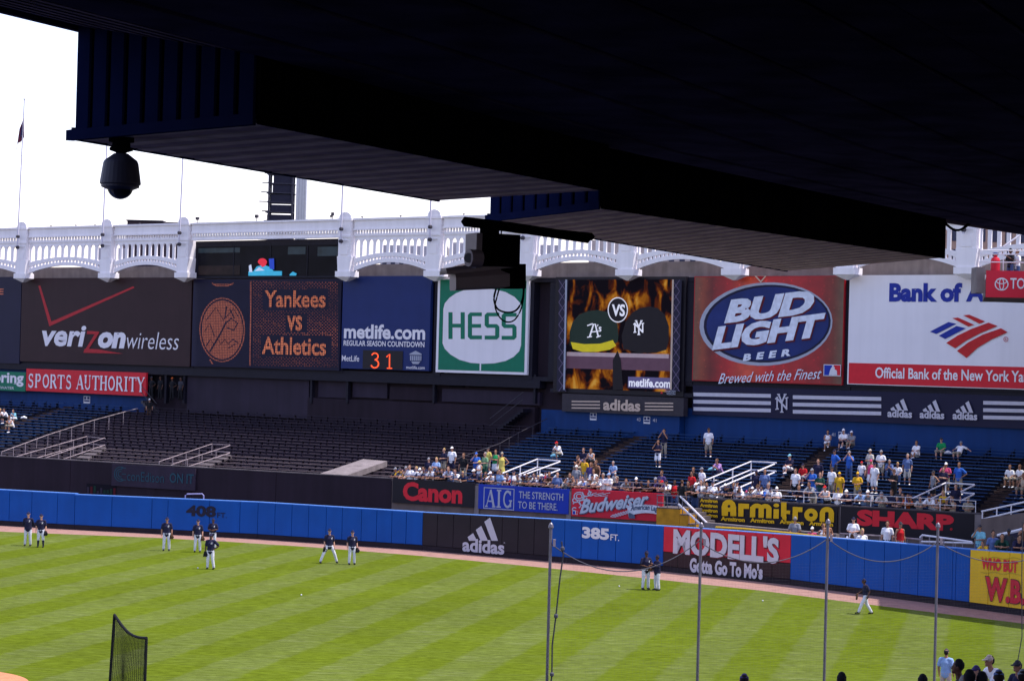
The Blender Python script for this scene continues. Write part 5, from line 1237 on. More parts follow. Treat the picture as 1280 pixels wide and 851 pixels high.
for i in range(4):
    A, B = ends[i], ends[i+1]; top0, smax = sag[i]
    def cz(u): return lerp(A.z, B.z, u) - top0*(1 if i else lerp(1, .8, u)) - (smax-.42)*4*u*(1-u)
    pts = [Vector((lerp(A.x,B.x,u/16), lerp(A.y,B.y,u/16), cz(u/16))) - b0 for u in range(17)]
    MB().tube(pts, .016, 5).build('top_rope', m_ropeg, netroot)
    mb = MB(); n = int((B-A).length/.11); wd = .0008
    d = Vector((B.x-A.x, B.y-A.y, 0)).normalized()
    for j in range(n):
        u = (j+.5)/n; p = A.lerp(B, u) - b0; zt = cz(u)
        mb.add([p.xy.to_3d() + Vector((0,0,.0)) - d*wd, p.xy.to_3d() + d*wd, Vector((p.x,p.y,zt)) + d*wd, Vector((p.x,p.y,zt)) - d*wd], [(0,1,2,3)])
    for j in range(62):
        z = j*.09; za = z
        if z > cz(.5) : break
        a = Vector((A.x,A.y,z))-b0; c = Vector((B.x,B.y,z))-b0; mb.add([a+Vector((0,0,-wd)), c+Vector((0,0,-wd)), c+Vector((0,0,wd)), a+Vector((0,0,wd))], [(0,1,2,3)])
    tag(mb.build('net_mesh', m_net, netroot), kind='stuff')
# rope hanging down beside the first pole
A = npts[0]; o = thing('hanging_rope', 'knotted dark rope hanging beside the leftmost net pole', 'rope', (A.x+.3, A.y-.05, 0)); bz = A.z
MB().tube([(0,0,bz-.35),(.06,0,bz-.7),(-.02,0,bz-1.4),(-.10,0,bz-2.4),(-.18,0,bz-3.2),(-.17,0,bz-4.0),(-.27,0,bz-5.2),(-.30,0,0)], .022, 5).build('cord', m_rope, o)
for zz, xx in ((bz-.55,.03),(bz-2.4,-.1),(bz-4.0,-.17)): MB().lathe([(.01,-.08),(.06,-.03),(.06,.03),(.01,.08)], 7, xx, 0, zz).build('knot', m_ropeg, o)

# ------------------------------------------------------------------ bent screen on the infield
D = 66.0
A = at_Y(143, 768, D); Bq = at_Y(183, 797, D - 2.2)
o = thing('batting_screen', 'black netted field screen with curved top at lower left', 'screen', (A.x, A.y, 0)); b = Vector((A.x, A.y, 0))
n = 10
top = []
for i in range(n+1):
    u = i/n; p = A.lerp(Bq, u); z = lerp(A.z, Bq.z, u) - .22*math.sin(math.pi*u)*(1) ; top.append(Vector((p.x, p.y, z)) - b)
MB().tube(top, .045, 7).build('top_bar', m_netb, o)
for e, q in ((0, -.12), (n, -.02)): MB().tube([top[e], Vector((top[e].x + q, top[e].y, 0))], .045, 7).build('side_post', m_netb, o)
MB().tube([Vector((top[0].x-.12, top[0].y, .05)), Vector((top[n].x-.02, top[n].y, .05))], .045, 7).build('bottom_bar', m_netb, o)
mb = MB(); nv = 26
def tp(u):
    f = u*n; i = min(n-1, int(f)); return top[i].lerp(top[i+1], f-i)
for j in range(nv+1):
    u = j/nv; T = tp(u); Bm = Vector((T.x - .1*(1-u), T.y, .05)); wv = .25*math.sin(u*9)*0.25
    mid = (T+Bm)/2 + Vector((wv, wv, 0)); 
    for p, q in ((Bm, mid), (mid, T)): mb.add([p+Vector((-.007,0,0)), p+Vector((.007,0,0)), q+Vector((.007,0,0)), q+Vector((-.007,0,0))], [(0,1,2,3)])
for j in range(90):
    f = (j+.5)/90
    for a in range(8):
        T0, T1 = tp(a/8), tp((a+1)/8); p = Vector((T0.x-.1*(1-a/8)*(1-f), T0.y, .05)).lerp(T0, f); q = Vector((T1.x-.1*(1-(a+1)/8)*(1-f), T1.y, .05)).lerp(T1, f); p.z = lerp(.05, T0.z, f); q.z = lerp(.05, T1.z, f)
        mb.add([p+Vector((0,0,-.007)), q+Vector((0,0,-.007)), q+Vector((0,0,.007)), p+Vector((0,0,.007))], [(0,1,2,3)])
tag(mb.build('net_mesh', m_netb, o), kind='stuff')
for i, (x, y, lab) in enumerate(((273.5,709.5,'just left of the foremost outfielder'), (376.7,743.2,'below the pair by the blue wall'), (774,732.3,'left of the two talking players'), (953.5,750.3,'below the store wall'))):
    p = at_z(x, y, .045) if i else at_z(247.3, 709.6, .045)
    o = MB().lathe([(.003,-.038),(.023,-.031),(.037,-.012),(.037,.012),(.023,.031),(.003,.038)], 10).build('baseball', m_white, None, True, loc=p); tag(o, 'white baseball lying on the grass ' + lab, 'ball', 'baseballs on the outfield grass')

# ------------------------------------------------------------------ roof of our own deck: soffit, two hanging boxes
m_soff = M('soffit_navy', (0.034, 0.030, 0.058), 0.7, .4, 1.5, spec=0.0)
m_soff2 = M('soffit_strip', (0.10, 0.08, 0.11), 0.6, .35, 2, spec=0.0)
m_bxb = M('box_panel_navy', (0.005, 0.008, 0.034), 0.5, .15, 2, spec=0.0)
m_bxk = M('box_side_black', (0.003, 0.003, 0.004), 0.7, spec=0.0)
m_plank = M('plank_taupe', (0.27, 0.21, 0.23), 0.8, .2, 2.5, spec=0.0)
m_plank2 = M('plank_olive', (0.43, 0.35, 0.31), 0.8, .2, 2.5, spec=0.0)
m_trim = M('box_trim_navy', (0.006, 0.009, 0.035), 0.5, spec=0.0)
def rect_fit(pts):
    return [Vector((p.x, p.y)) for p in pts]
ZA = 13.0
A, B_, C_, D_ = [at_z(x, y, ZA) for x, y in ((92,172.5),(550,250.5),(757,237.5),(320,152.5))]
edz = 14.07
E = [at_z(-330, -58, edz), at_z(-30, -1, edz), at_z(0, 5, edz), at_z(103, 28, edz)]
dirv = (E[3]-E[0]).normalized()
d1 = (B_ - A).normalized()
# plan of the deck edge
ZB2 = 13.0
E2, F2, G2 = [at_z(x, y, ZB2) for x, y in ((611,275.5),(985,338.5),(1180,322))]
EP = [A.xy - Vector((d1.x, d1.y))*30, A.xy - Vector((d1.x, d1.y))*1.2, A.xy, B_.xy, at_z(1180, 275, edz).xy, at_z(1280, 290.5, edz).xy, at_z(1420, 312, edz).xy]
roof = thing('upper_deck_soffit', 'dark underside of the upper deck overhanging the viewer', 'ceiling', (A.x, A.y, 0)); rb = Vector((A.x, A.y, 0))
def offs(poly, d):
    out = []
    for i, p in enumerate(poly):
        a = poly[max(i-1,0)]; c = poly[min(i+1,len(poly)-1)]; t = (Vector(c)-Vector(a)).normalized(); nrm = Vector((t.y, -t.x)); out.append(Vector(p) + nrm*d)
    return out
def strip(d0, d1_, z0, z1, m, th=.05, name='soffit_plank'):
    P = offs(EP, d0); Q = offs(EP, d1_); mb = MB()
    for i in range(len(P)-1):
        b = [(P[i].x, P[i].y, z0), (P[i+1].x, P[i+1].y, z0), (Q[i+1].x, Q[i+1].y, z1), (Q[i].x, Q[i].y, z1)]
        b = [Vector(v) - rb for v in b]; mb.hexa(b, [v + Vector((0,0,th)) for v in b])
    return mb.build(name, m, roof)
N1 = 7
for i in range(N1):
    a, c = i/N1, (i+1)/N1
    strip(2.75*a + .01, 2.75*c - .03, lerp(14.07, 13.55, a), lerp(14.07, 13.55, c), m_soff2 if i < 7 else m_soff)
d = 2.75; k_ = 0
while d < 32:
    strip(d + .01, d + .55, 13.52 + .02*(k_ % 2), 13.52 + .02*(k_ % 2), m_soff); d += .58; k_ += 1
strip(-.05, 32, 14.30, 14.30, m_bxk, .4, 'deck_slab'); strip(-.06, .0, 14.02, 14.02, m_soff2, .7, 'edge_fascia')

def hung_box(P4, z0, tops, label, npanel, nplank, name):
    A, B, Cc, D = [p.xy for p in P4]
    o = thing(name, label, 'soffit box', (A.x, A.y, z0)); b = Vector((A.x, A.y))
    a_, b2, c_, d_ = [v - b for v in (A, B, Cc, D)]
    tA, tB, tC, tD = [t - z0 for t in tops]
    core = [lerp(a_, c_, .012), lerp(b2, d_, .012), lerp(c_, a_, .012), lerp(d_, b2, .012)]
    MB().hexa([(v.x, v.y, .03) for v in core], [(core[0].x, core[0].y, tA), (core[1].x, core[1].y, tB), (core[2].x, core[2].y, tC), (core[3].x, core[3].y, tD)]).build('core', m_bxk, o)
    # bottom planks
    for i in range(nplank):
        u0, u1 = i/nplank + .0028, (i+1)/nplank - .0028
        v = [a_.lerp(b2, u0), a_.lerp(b2, u1), d_.lerp(c_, u1), d_.lerp(c_, u0)]; dz = .007*(i % 2)
        MB().hexa([(p.x, p.y, -.01+dz) for p in v], [(p.x, p.y, .028) for p in v]).build('plank', m_plank if i % 2 else m_plank2, o)
    # corrugated end face A-D
    out_n = (a_-b2).normalized()
    for i in range(npanel):
        u0, u1 = i/npanel + .10/npanel, (i+1)/npanel - .05/npanel
        p, q = a_.lerp(d_, u0), a_.lerp(d_, u1); za, zb = lerp(tA, tD, u0), lerp(tA, tD, u1)
        m1, m2 = p.lerp(q, .08) + out_n*.02, p.lerp(q, .92) + out_n*.02
        vs = [(p.x,p.y,.06),(m1.x,m1.y,.06),(m2.x,m2.y,.06),(q.x,q.y,.06),(p.x,p.y,za),(m1.x,m1.y,za),(m2.x,m2.y,zb),(q.x,q.y,zb)]
        MB().add(vs, [(0,1,5,4),(1,2,6,5),(2,3,7,6),(3,0,4,7),(0,3,2,1),(4,5,6,7)]).build('panel', m_bxb, o)
    # bottom trims
    e2 = Vector(((b2-a_).y, -(b2-a_).x)).normalized()*-.03
    q4 = [a_, b2, b2+e2, a_+e2]; MB().hexa([(p.x,p.y,-.02) for p in q4], [(p.x,p.y,.10) for p in q4]).build('edge_trim', m_trim, o)
    e = out_n*.07; t = [a_+e-(d_-a_)*.02, d_+e+(d_-a_)*.005, d_+out_n*.001, a_+out_n*.001]
    MB().hexa([(p.x,p.y,-.03) for p in t], [(p.x,p.y,.07) for p in t]).build('trim', m_trim, o)
    # camera-side cladding
    nn = Vector(((c_-d_).y, -(c_-d_).x)).normalized()
    for i in range(12):
        u0, u1 = i/12+.002, (i+1)/12-.002; p, q = d_.lerp(c_, u0), d_.lerp(c_, u1); za, zb = lerp(tD, tC, u0), lerp(tD, tC, u1)
        MB().hexa([(p.x,p.y,-.02),(q.x,q.y,-.02),((q+nn*.03).x,(q+nn*.03).y,-.02),((p+nn*.03).x,(p+nn*.03).y,-.02)], [(p.x,p.y,za),(q.x,q.y,zb),((q+nn*.03).x,(q+nn*.03).y,zb),((p+nn*.03).x,(p+nn*.03).y,za)]).build('side_panel', m_bxk, o)
    return o
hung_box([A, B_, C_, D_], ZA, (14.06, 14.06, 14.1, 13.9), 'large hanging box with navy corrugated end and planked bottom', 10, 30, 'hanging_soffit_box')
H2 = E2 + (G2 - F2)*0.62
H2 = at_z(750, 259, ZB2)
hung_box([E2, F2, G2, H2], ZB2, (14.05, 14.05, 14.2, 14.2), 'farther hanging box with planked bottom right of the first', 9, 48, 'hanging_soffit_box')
# cable loops at the far corner
P = at_Y(1181, 276, G2.y); o = thing('cable_loop', 'black cable loops hanging at the right end of the lower box', 'cable', P)
for j, dd in enumerate((0, .045, .09)):
    pts = []
    for i in range(11):
        u = i/10; pts.append((lerp(0, .52, u), 0.03*j, -.06 - (.13 + dd*.4)*math.sin(math.pi*min(1, u*1.05))*1.0 + .06*u + .02*j))
    MB().tube(pts, .012 + .006*j, 6).build('cable', m_bxk, o)

# dome camera under the first box
m_cam = M('camera_housing_slate', (0.045, 0.045, 0.07), 0.45, .05); m_dome = M('smoked_dome', (0.004,0.004,0.006), 0.08, spec=.6)
P = at_z(152, 171, ZA); Yd = P.y; k = Yd/FPX
o = thing('dome_camera', 'dark dome security camera hanging under the corrugated box', 'camera', (P.x, P.y, ZA))
MB().lathe([(.10,.0),(.12,-.01),(.12,-.05),(.085,-.055),(.085,-.10),(.11,-.105),(.11,-.13),(.05,-.15),(.05,-.19)], 20).build('mount', m_bxk, o, True)
r_ = 25.5*k
o2 = MB().lathe([(r_*.35,-.16),(r_*.80,-.225),(r_*.86,-.25),(r_*1.0,-.43),(r_*1.0,-.445),(r_*.93,-.455),(r_*.93,-.475),(r_*.62,-.50)], 28).build('housing', m_cam, o, False)
MB().lathe([(r_*.02,-.545-.03)] + [(r_*.64*math.sin(R(a)), -.47 - r_*.62*math.cos(R(a))) for a in range(5, 91, 8)][0:], 24).build('dome', m_dome, o, True)

# housed camera on its bracket
Yc = 15.6; kc = Yc/FPX
def cpx(x, y, Y=Yc): return at_Y(x, y, Y)
base = cpx(618, 345)
o = thing('security_camera', 'slate box security camera on a steel bracket with looping cables', 'camera', base)
def Lc(x, y, dy=0): 
    p = at_Y(x, y, Yc + dy); return p - base
m_hous = M('camera_box_grey', (0.22, 0.19, 0.24), 0.45, .08)
# bracket rails going back to the box
MB().tube([Lc(580,277,-.2), Lc(640,284,.1), Lc(735,298.5,.9)], .035, 4).build('bracket_rail', m_bxk, o)
MB().tube([Lc(590,279,.1), Lc(650,287,.45), Lc(740,296,1.2)], .03, 4).build('bracket_rail', m_bxk, o)
MB().tube([Lc(612,281,0), Lc(612,300,0)], .07, 8).build('stem', m_bxk, o)
def obox(mb, c, ax, hx, hy, hz):
    ax = Vector(ax).normalized(); ay = Vector((-ax.y, ax.x, 0)); az = ax.cross(ay)
    v = []
    for sz in (-1, 1):
        for sx, sy in ((-1,-1),(1,-1),(1,1),(-1,1)): v.append(Vector(c) + ax*hx*sx + ay*hy*sy + az*hz*sz)
    return mb.add(v, [(0,3,2,1),(4,5,6,7),(0,1,5,4),(1,2,6,5),(2,3,7,6),(3,0,4,7)])
ax = (1, .45, 0)
obox(MB(), Lc(617, 313), ax, .17, .085, .115).build('motor_block', m_bxk, o)
obox(MB(), Lc(592, 314, -.1), ax, .022, .10, .125).build('motor_plate', m_hous, o)
pv = Lc(591, 323, -.2)
MB().tube([pv + Vector((-.03,-.05,0)), pv + Vector((.05,.0,0))], .062, 16).build('pivot', m_hous, o)
MB().tube([pv + Vector((-.03,-.07,0)), pv + Vector((-.02,-.052,0))], .035, 14).build('pivot_cap', m_cam, o)
# housing: long, tilted down to the left
axh = Vector((1, .35, .03)).normalized()
def prof(c, w, h0, h1):          # octagonal section of the housing at centre c
    ay = Vector((-axh.y, axh.x, 0)).normalized(); az = axh.cross(ay)
    return [c + ay*w*u + az*(v) for u, v in ((-1,-h0),(-.8,-h0-.012),(.8,-h0-.012),(1,-h0),(1,h1*.3),(.7,h1),(-.7,h1),(-1,h1*.3))]
s0, s1 = Lc(566, 351.5, -.12), Lc(652, 345.5, .18)
a_, b_ = prof(s0, .075, .055, .065), prof(s1, .08, .07, .085)
mbh = MB(); n = 8; mbh.add(a_ + b_, [tuple(range(n-1,-1,-1)), tuple(range(n, 2*n))] + [(i, (i+1)%n, (i+1)%n+n, i+n) for i in range(n)]); mbh.build('housing', m_hous, o)
c0 = prof(Lc(554, 347.0, -.17), .085, -.045, .066); c1 = prof(Lc(640, 339.0, .14) , .09, -.05, .088)
mbh = MB(); mbh.add(c0 + c1, [tuple(range(n-1,-1,-1)), tuple(range(n, 2*n))] + [(i, (i+1)%n, (i+1)%n+n, i+n) for i in range(n)]); mbh.build('sun_shield', m_hous, o)
p0 = Lc(632, 345.5, .12); obox(MB(), p0 + axh*.03, axh, .095, .088, .088).build('rear_cap', m_bxk, o)
def curve(P, n=5):                 # smooth path through the points
    out = []; P = [Vector(p) for p in P]; m = len(P)
    for i in range(m-1):
        a, b, c, d = P[max(i-1,0)], P[i], P[i+1], P[min(i+2,m-1)]
        for k in range(n):
            t = k/n; out.append(.5*((2*b)+(-a+c)*t+(2*a-5*b+4*c-d)*t*t+(-a+3*b-3*c+d)*t**3))
    return out + [P[-1]]
MB().tube(curve([Lc(628,334,.1), Lc(634,328,.1), Lc(642,327.5,.1), Lc(650,334,.1), Lc(654,350,.05), Lc(653.5,372,0), Lc(646,387,0), Lc(634,390.5,0), Lc(622,386,0), Lc(617.5,374,0), Lc(620,361,.05)]), .0075, 6).build('cable', m_bxk, o)
MB().tube(curve([Lc(652,345,.12), Lc(655,362,.05), Lc(652,384,0), Lc(644,399,0), Lc(634,402.5,0), Lc(625,397,0), Lc(619,384,0), Lc(621,372,0), Lc(624,361,.05)]), .006, 6).build('cable', m_bxk, o)
MB().tube([Lc(627,285,.1), Lc(626,300,.1), Lc(628,318,.1)], .005, 5).build('cable', m_bxk, o)

# unseen floor and back wall round the viewer, added to shade the roof's underside
tag(MB().box(-26, 30, -9, 5.5, 9.0, 9.35).build('shade_floor', m_concd), kind='structure')
o = MB().box(-26, 30, -9.4, -9.0, 9.0, 14.3).build('shade_wall', m_concd); tag(o, 'unseen dark wall added behind the viewer to shade the roof underside', 'wall')

# stand under the bottom-right spectators, widened out of view to block grass bounce
m_lowdeck = M('lower_deck_concrete', (0.16, 0.145, 0.15), 0.85, .2, 1)
m_seatb = M('lower_seat_blue', (0.02, 0.05, 0.17), 0.6, .3, 1)
mb = MB(); Y = 5.6
while Y < 64:
    z = 10.0 - .148*(Y + .4)
    if Y < 56: mb.box(-70, 60, Y, Y + .8, z - 1.5, z)
    else: mb.box(9 + (Y-56)*.4, 60, Y, Y + .8, max(-.1, z - 1.5), z)
    Y += .8
tag(mb.build('lower_stand_light_block', m_lowdeck), kind='structure')
mb = MB(); Y = 7.0
while Y < 32:
    z = 10.0 - .148*(Y + .4); mb.box(-60, 50, Y + .45, Y + .5, z + .35, z + .75); mb.box(-60, 50, Y + .1, Y + .44, z + .36, z + .40); Y += .8
tag(mb.build('seat_rows', m_seatb, None), 'dark blue seat rows of the lower stand below the viewer', 'seating'); 

# ------------------------------------------------------------------ people
def poseJ(kind):
    J = dict(pel=(0,0,.96), ch=(0,-.01,1.30), ne=(0,.0,1.48), he=(0,-.02,1.64), lsh=(.185,0,1.41), rsh=(-.185,0,1.41), lel=(.25,.03,1.13), rel=(-.25,.03,1.13),
             lha=(.255,-.06,.88), rha=(-.255,-.06,.88), lhi=(.095,0,.93), rhi=(-.095,0,.93), lkn=(.12,-.02,.50), rkn=(-.12,-.02,.50), lan=(.14,.02,.09), ran=(-.14,.02,.09), toe=-.17)
    if kind == 'hips': J.update(lel=(.40,.08,1.17), lha=(.2,-.03,1.02), rel=(-.40,.08,1.17), rha=(-.2,-.03,1.02))
    if kind == 'onehip': J.update(lel=(.40,.08,1.17), lha=(.2,-.03,1.02), lan=(.18,.02,.09))
    if kind == 'crossed': J.update(lel=(.25,-.08,1.15), lha=(-.06,-.24,1.20), rel=(-.25,-.08,1.15), rha=(.06,-.22,1.15))
    if kind == 'back': J.update(lel=(.27,.12,1.15), rel=(-.27,.12,1.15), lha=(.08,.16,.98), rha=(-.08,.16,.98))
    if kind == 'lean': J.update(pel=(0,.26,.93), ch=(0,.04,1.23), ne=(0,-.09,1.38), he=(0,-.17,1.51), lsh=(.185,-.03,1.32), rsh=(-.185,-.03,1.32), lel=(.27,-.27,1.12), rel=(-.27,-.27,1.12), lha=(.05,-.45,1.10), rha=(-.05,-.43,1.13), lhi=(.095,.26,.90), rhi=(-.095,.26,.90), lkn=(.12,.2,.49), rkn=(-.12,.2,.49), lan=(.14,.24,.09), ran=(-.14,.24,.09))
    if kind == 'look': J.update(lel=(.30,-.20,1.22), lha=(.06,-.20,1.58), rel=(-.30,-.20,1.22), rha=(-.06,-.20,1.58))
    if kind == 'face': J.update(rel=(-.30,-.18,1.22), rha=(-.07,-.19,1.57), lel=(.25,-.08,1.15), lha=(.0,-.22,1.14))
    if kind == 'hold': J.update(lel=(.27,-.04,1.14), lha=(.06,-.27,1.12), rel=(-.27,-.04,1.14), rha=(-.06,-.27,1.08))
    if kind == 'talk': J.update(lel=(.27,-.10,1.18), lha=(.14,-.36,1.34), rel=(-.27,-.04,1.14), rha=(-.10,-.30,1.10))
    if kind == 'walk': J.update(lkn=(.10,-.22,.52), lan=(.11,-.38,.13), rkn=(-.10,.10,.50), ran=(-.11,.36,.10), lel=(.26,.12,1.15), lha=(.27,.02,.92), rel=(-.26,-.08,1.16), rha=(-.27,-.34,.98), ch=(0,-.04,1.29), ne=(0,-.07,1.47), he=(0,-.11,1.62))
    if kind == 'wide': J.update(pel=(0,0,.90), lkn=(.28,-.03,.48), rkn=(-.30,-.03,.48), lan=(.42,.0,.09), ran=(-.45,.0,.09), **{k: (v[0], v[1], v[2]-.06) for k, v in J.items() if k in ('ch','ne','he','lsh','rsh','lel','rel','lha','rha','lhi','rhi')})
    if kind in ('sit', 'sitlean', 'sitback', 'sitknee'):
        J.update(pel=(0,.02,.53), ch=(0,-.03,.86), ne=(0,-.06,1.04), he=(0,-.10,1.20), lsh=(.185,-.04,.97), rsh=(-.185,-.04,.97), lel=(.25,-.10,.74), rel=(-.25,-.10,.74), lha=(.14,-.34,.64), rha=(-.14,-.34,.64),
                 lhi=(.10,-.02,.52), rhi=(-.10,-.02,.52), lkn=(.16,-.44,.54), rkn=(-.16,-.44,.54), lan=(.15,-.42,.10), ran=(-.15,-.42,.10))
    if kind == 'sitlean': J.update(ch=(0,-.14,.82), ne=(0,-.24,.98), he=(0,-.31,1.12), lsh=(.18,-.2,.92), rsh=(-.18,-.2,.92), lel=(.2,-.40,.66), rel=(-.2,-.40,.66), lha=(.04,-.48,.80), rha=(-.04,-.5,.76))
    if kind == 'sitback': J.update(pel=(0,-.06,.52), ch=(0,.12,.80), ne=(0,.18,.97), he=(0,.16,1.13), lsh=(.19,.16,.91), rsh=(-.19,.16,.91), lel=(.40,.3,.80), rel=(-.40,.3,.80), lha=(.55,.28,.72), rha=(-.55,.28,.72), lhi=(.1,-.1,.5), rhi=(-.1,-.1,.5))
    if kind == 'sitknee': J.update(lkn=(.10,-.40,.62), lan=(.08,-.55,.34), rkn=(-.12,-.42,.56), lel=(.22,-.2,.76), lha=(.0,-.40,.70), rel=(-.22,-.18,.76), rha=(.02,-.42,.68))
    return {k: (Vector(v) if isinstance(v, tuple) else v) for k, v in J.items()}
def remesh(mb, name, vox, ratio, smooth=2):
    me = mb.mesh(name); o = bpy.data.objects.new(name, me); C.objects.link(o)
    r = o.modifiers.new('r', 'REMESH'); r.mode = 'VOXEL'; r.voxel_size = vox; r.use_smooth_shade = True
    if smooth: sm = o.modifiers.new('s', 'SMOOTH'); sm.iterations = smooth; sm.factor = .5
    if ratio < 1: dm = o.modifiers.new('d', 'DECIMATE'); dm.ratio = ratio
    dg = bpy.context.evaluated_depsgraph_get(); dg.update()
    out = bpy.data.meshes.new_from_object(o.evaluated_get(dg)); out.name = name
    bpy.data.objects.remove(o); bpy.data.meshes.remove(me)
    out.materials.clear(); out.materials.append(None)
    out.polygons.foreach_set('use_smooth', [True]*len(out.polygons))
    return out
PM = {}
def pmesh(kind, part):
    key = (kind, part)
    if key in PM: return PM[key]
    J = poseJ(kind); mb = MB(); V = Vector
    hd = (J['he'] - J['ne']).normalized(); hc = J['he'] + V((0, 0, .03)); fwd = V((0, -1, 0))
    if part == 'body':
        mb.sweep([hc + V((0,0,-.075)), hc + V((0,.005,-.01)), hc + V((0,.01,.05))], [.055,.077,.074], [.07,.095,.092], 12)
        mb.sweep([hc + V((0,-.075,-.085)), hc + V((0,-.05,-.06))], [.035,.05], [.035,.045], 8)                       # chin and jaw
        mb.sweep([hc + V((0,-.108,-.03)), hc + V((0,-.09,.012))], [.014,.010], [.016,.010], 6)                         # nose
        for sx in (-1, 1): mb.sweep([hc + V((sx*.084,.012,-.025)), hc + V((sx*.086,.015,.015))], [.010,.012], [.018,.02], 6)   # ears
        mb.sweep([J['ne'] - V((0,0,.05)), hc + V((0,.015,-.08))], [.062,.055], [.062,.058], 10)
        mb.sweep([J['pel'], lerp(J['pel'],J['ch'],.5), J['ch'], J['ch'] + (J['ne']-J['ch'])*.55], [.155,.14,.165,.13], [.105,.098,.115,.08], 12)
        for s_ in 'lr':
            sh, el, ha = J[s_+'sh'], J[s_+'el'], J[s_+'ha']; hv = (ha-el).normalized()
            mb.sweep([V((sh.x*.55, sh.y, sh.z+.015)), sh], [.06,.058], [.055,.055], 8, V((0,1,0)))
            mb.sweep([sh, lerp(sh,el,.5), el, lerp(el,ha,.4), ha], [.056,.050,.040,.040,.028], [.056,.050,.042,.042,.026], 8, V((0,1,0)))
            mb.sweep([ha, ha + hv*.075], [.022,.034], [.030,.018], 8, V((0,1,0)))
            side = hv.cross(V((1,0,0)) if abs(hv.x) < .8 else V((0,1,0))).normalized(); base = ha + hv*.085
            for i in range(4):
                q = base + side*(i-1.5)*.019; ln = (.062,.075,.07,.055)[i]; cu = V((-ha.x, -.05, 0)).normalized()*.014
                mb.sweep([q, q + hv*ln*.5, q + hv*ln + cu], [.010,.009,.008], [.010,.009,.008], 5)
            q = ha + hv*.035 + side*.03; mb.sweep([q, q + (hv*.6 + side*.8).normalized()*.055], [.013,.010], [.013,.010], 5)
            hi, kn, an = J[s_+'hi'], J[s_+'kn'], J[s_+'an']
            mb.sweep([hi, lerp(hi,kn,.45), kn, lerp(kn,an,.35), an], [.088,.078,.055,.056,.036], [.092,.080,.058,.062,.04], 9)
            f = an + V((0,0,-.05)); mb.sweep([f + V((0,.05,0)), f + V((0,J['toe']*.9,-.005))], [.038,.042], [.032,.026], 8, V((1,0,0)))
        me = remesh(mb, 'body', .014, .22)
    elif part in ('shirt', 'tank', 'jacket', 'dress'):
        w = .024 if part != 'jacket' else .034
        lo = lerp(J['pel'], J['ch'], -.28 if part != 'dress' else -.1)
        mb.sweep([lo, J['pel'], lerp(J['pel'],J['ch'],.5), J['ch'], J['ch'] + (J['ne']-J['ch'])*.5], [.168+w,.165+w,.15+w,.17+w,.125+w], [.115+w,.115+w,.11+w,.12+w,.08+w], 14)
        if part == 'tank':
            for s_ in 'lr': sh = J[s_+'sh']; mb.sweep([V((sh.x*.4, sh.y+.01, sh.z+.03)), V((sh.x*.72, sh.y, sh.z+.03))], [.05,.05], [.05,.05], 8, V((0,1,0)))
        else:
            for s_ in 'lr':
                sh, el, ha = J[s_+'sh'], J[s_+'el'], J[s_+'ha']
                mb.sweep([V((sh.x*.5, sh.y+.005, sh.z+.02)), sh + V((0,0,.004))], [.075,.075], [.07,.07], 9, V((0,1,0)))
                end = lerp(sh, el, .72)
                if part == 'jacket': mb.sweep([sh, el, lerp(el, ha, .9)], [.078,.064,.048], [.078,.064,.048], 9, V((0,1,0)))
                else: mb.sweep([sh, lerp(sh,el,.4), end], [.078,.078,.080], [.076,.076,.078], 9, V((0,1,0)))
        me = remesh(mb, 'shirt', .016, .25)
    elif part in ('shorts', 'trousers', 'knickers', 'skirt'):
        w = .022
        mb.sweep([J['pel'] + V((0,0,.04)), J['pel'] - V((0,0,.05))], [.168+w*.5,.172+w], [.118+w*.5,.12+w], 12)
        if part == 'skirt':
            mm_ = (J['lkn']+J['rkn'])/2; mb.sweep([J['pel'], lerp(J['pel'], mm_, .45), lerp(J['pel'], mm_, .8)], [.18,.20,.22], [.13,.16,.17], 12)
        else:
            for s_ in 'lr':
                hi, kn, an = J[s_+'hi'], J[s_+'kn'], J[s_+'an']
                if part == 'shorts': mb.sweep([hi, lerp(hi,kn,.5), lerp(hi,kn,.98)], [.10,.10,.098], [.11,.104,.10], 9)
                elif part == 'knickers': mb.sweep([hi, lerp(hi,kn,.5), kn, lerp(kn,an,.25)], [.108,.102,.08,.07], [.112,.105,.082,.072], 9)
                else: mb.sweep([hi, lerp(hi,kn,.5), kn, lerp(kn,an,.5), lerp(kn,an,.96)], [.104,.096,.078,.072,.066], [.112,.10,.084,.08,.07], 9)
        me = remesh(mb, 'trousers', .017, .28)
    elif part == 'socks':
        for s_ in 'lr':
            kn, an = J[s_+'kn'], J[s_+'an']; mb.sweep([lerp(kn,an,.2), lerp(kn,an,.5), an], [.064,.064,.046], [.070,.068,.05], 9)
        me = remesh(mb, 'socks', .016, .4)
    elif part == 'shoes':
        for s_ in 'lr':
            f = J[s_+'an'] + V((0,0,-.045)); mb.sweep([f + V((0,.055,.02)), f + V((0,-.05,.01)), f + V((0,J['toe'],-.01))], [.045,.05,.045], [.045,.042,.03], 9, V((1,0,0)))
        me = remesh(mb, 'shoes', .014, .4)
    elif part == 'cap':
        c = hc + V((0,.005,.045))
        mb.sweep([c + V((0,0,-.012)), c + V((0,0,.022)), c + V((0,0,.040))], [.086,.082,.058], [.102,.096,.070], 14)
        mb.sweep([c + V((0,-.085,-.012)), c + V((0,-.165,-.024))], [.070,.058], [.011,.010], 10, V((1,0,0)))
        mb.sweep([c + V((0,0,.056)), c + V((0,0,.062))], [.012,.010], [.012,.010], 6)
        me = remesh(mb, 'cap', .009, .4, 1)
    elif part in ('hair', 'longhair'):
        c = hc + V((0,.012,.045))
        mb.sweep([c + V((0,.018,-.03)), c + V((0,.012,.02)), c + V((0,.01,.045))], [.088,.090,.070], [.094,.096,.076], 12)
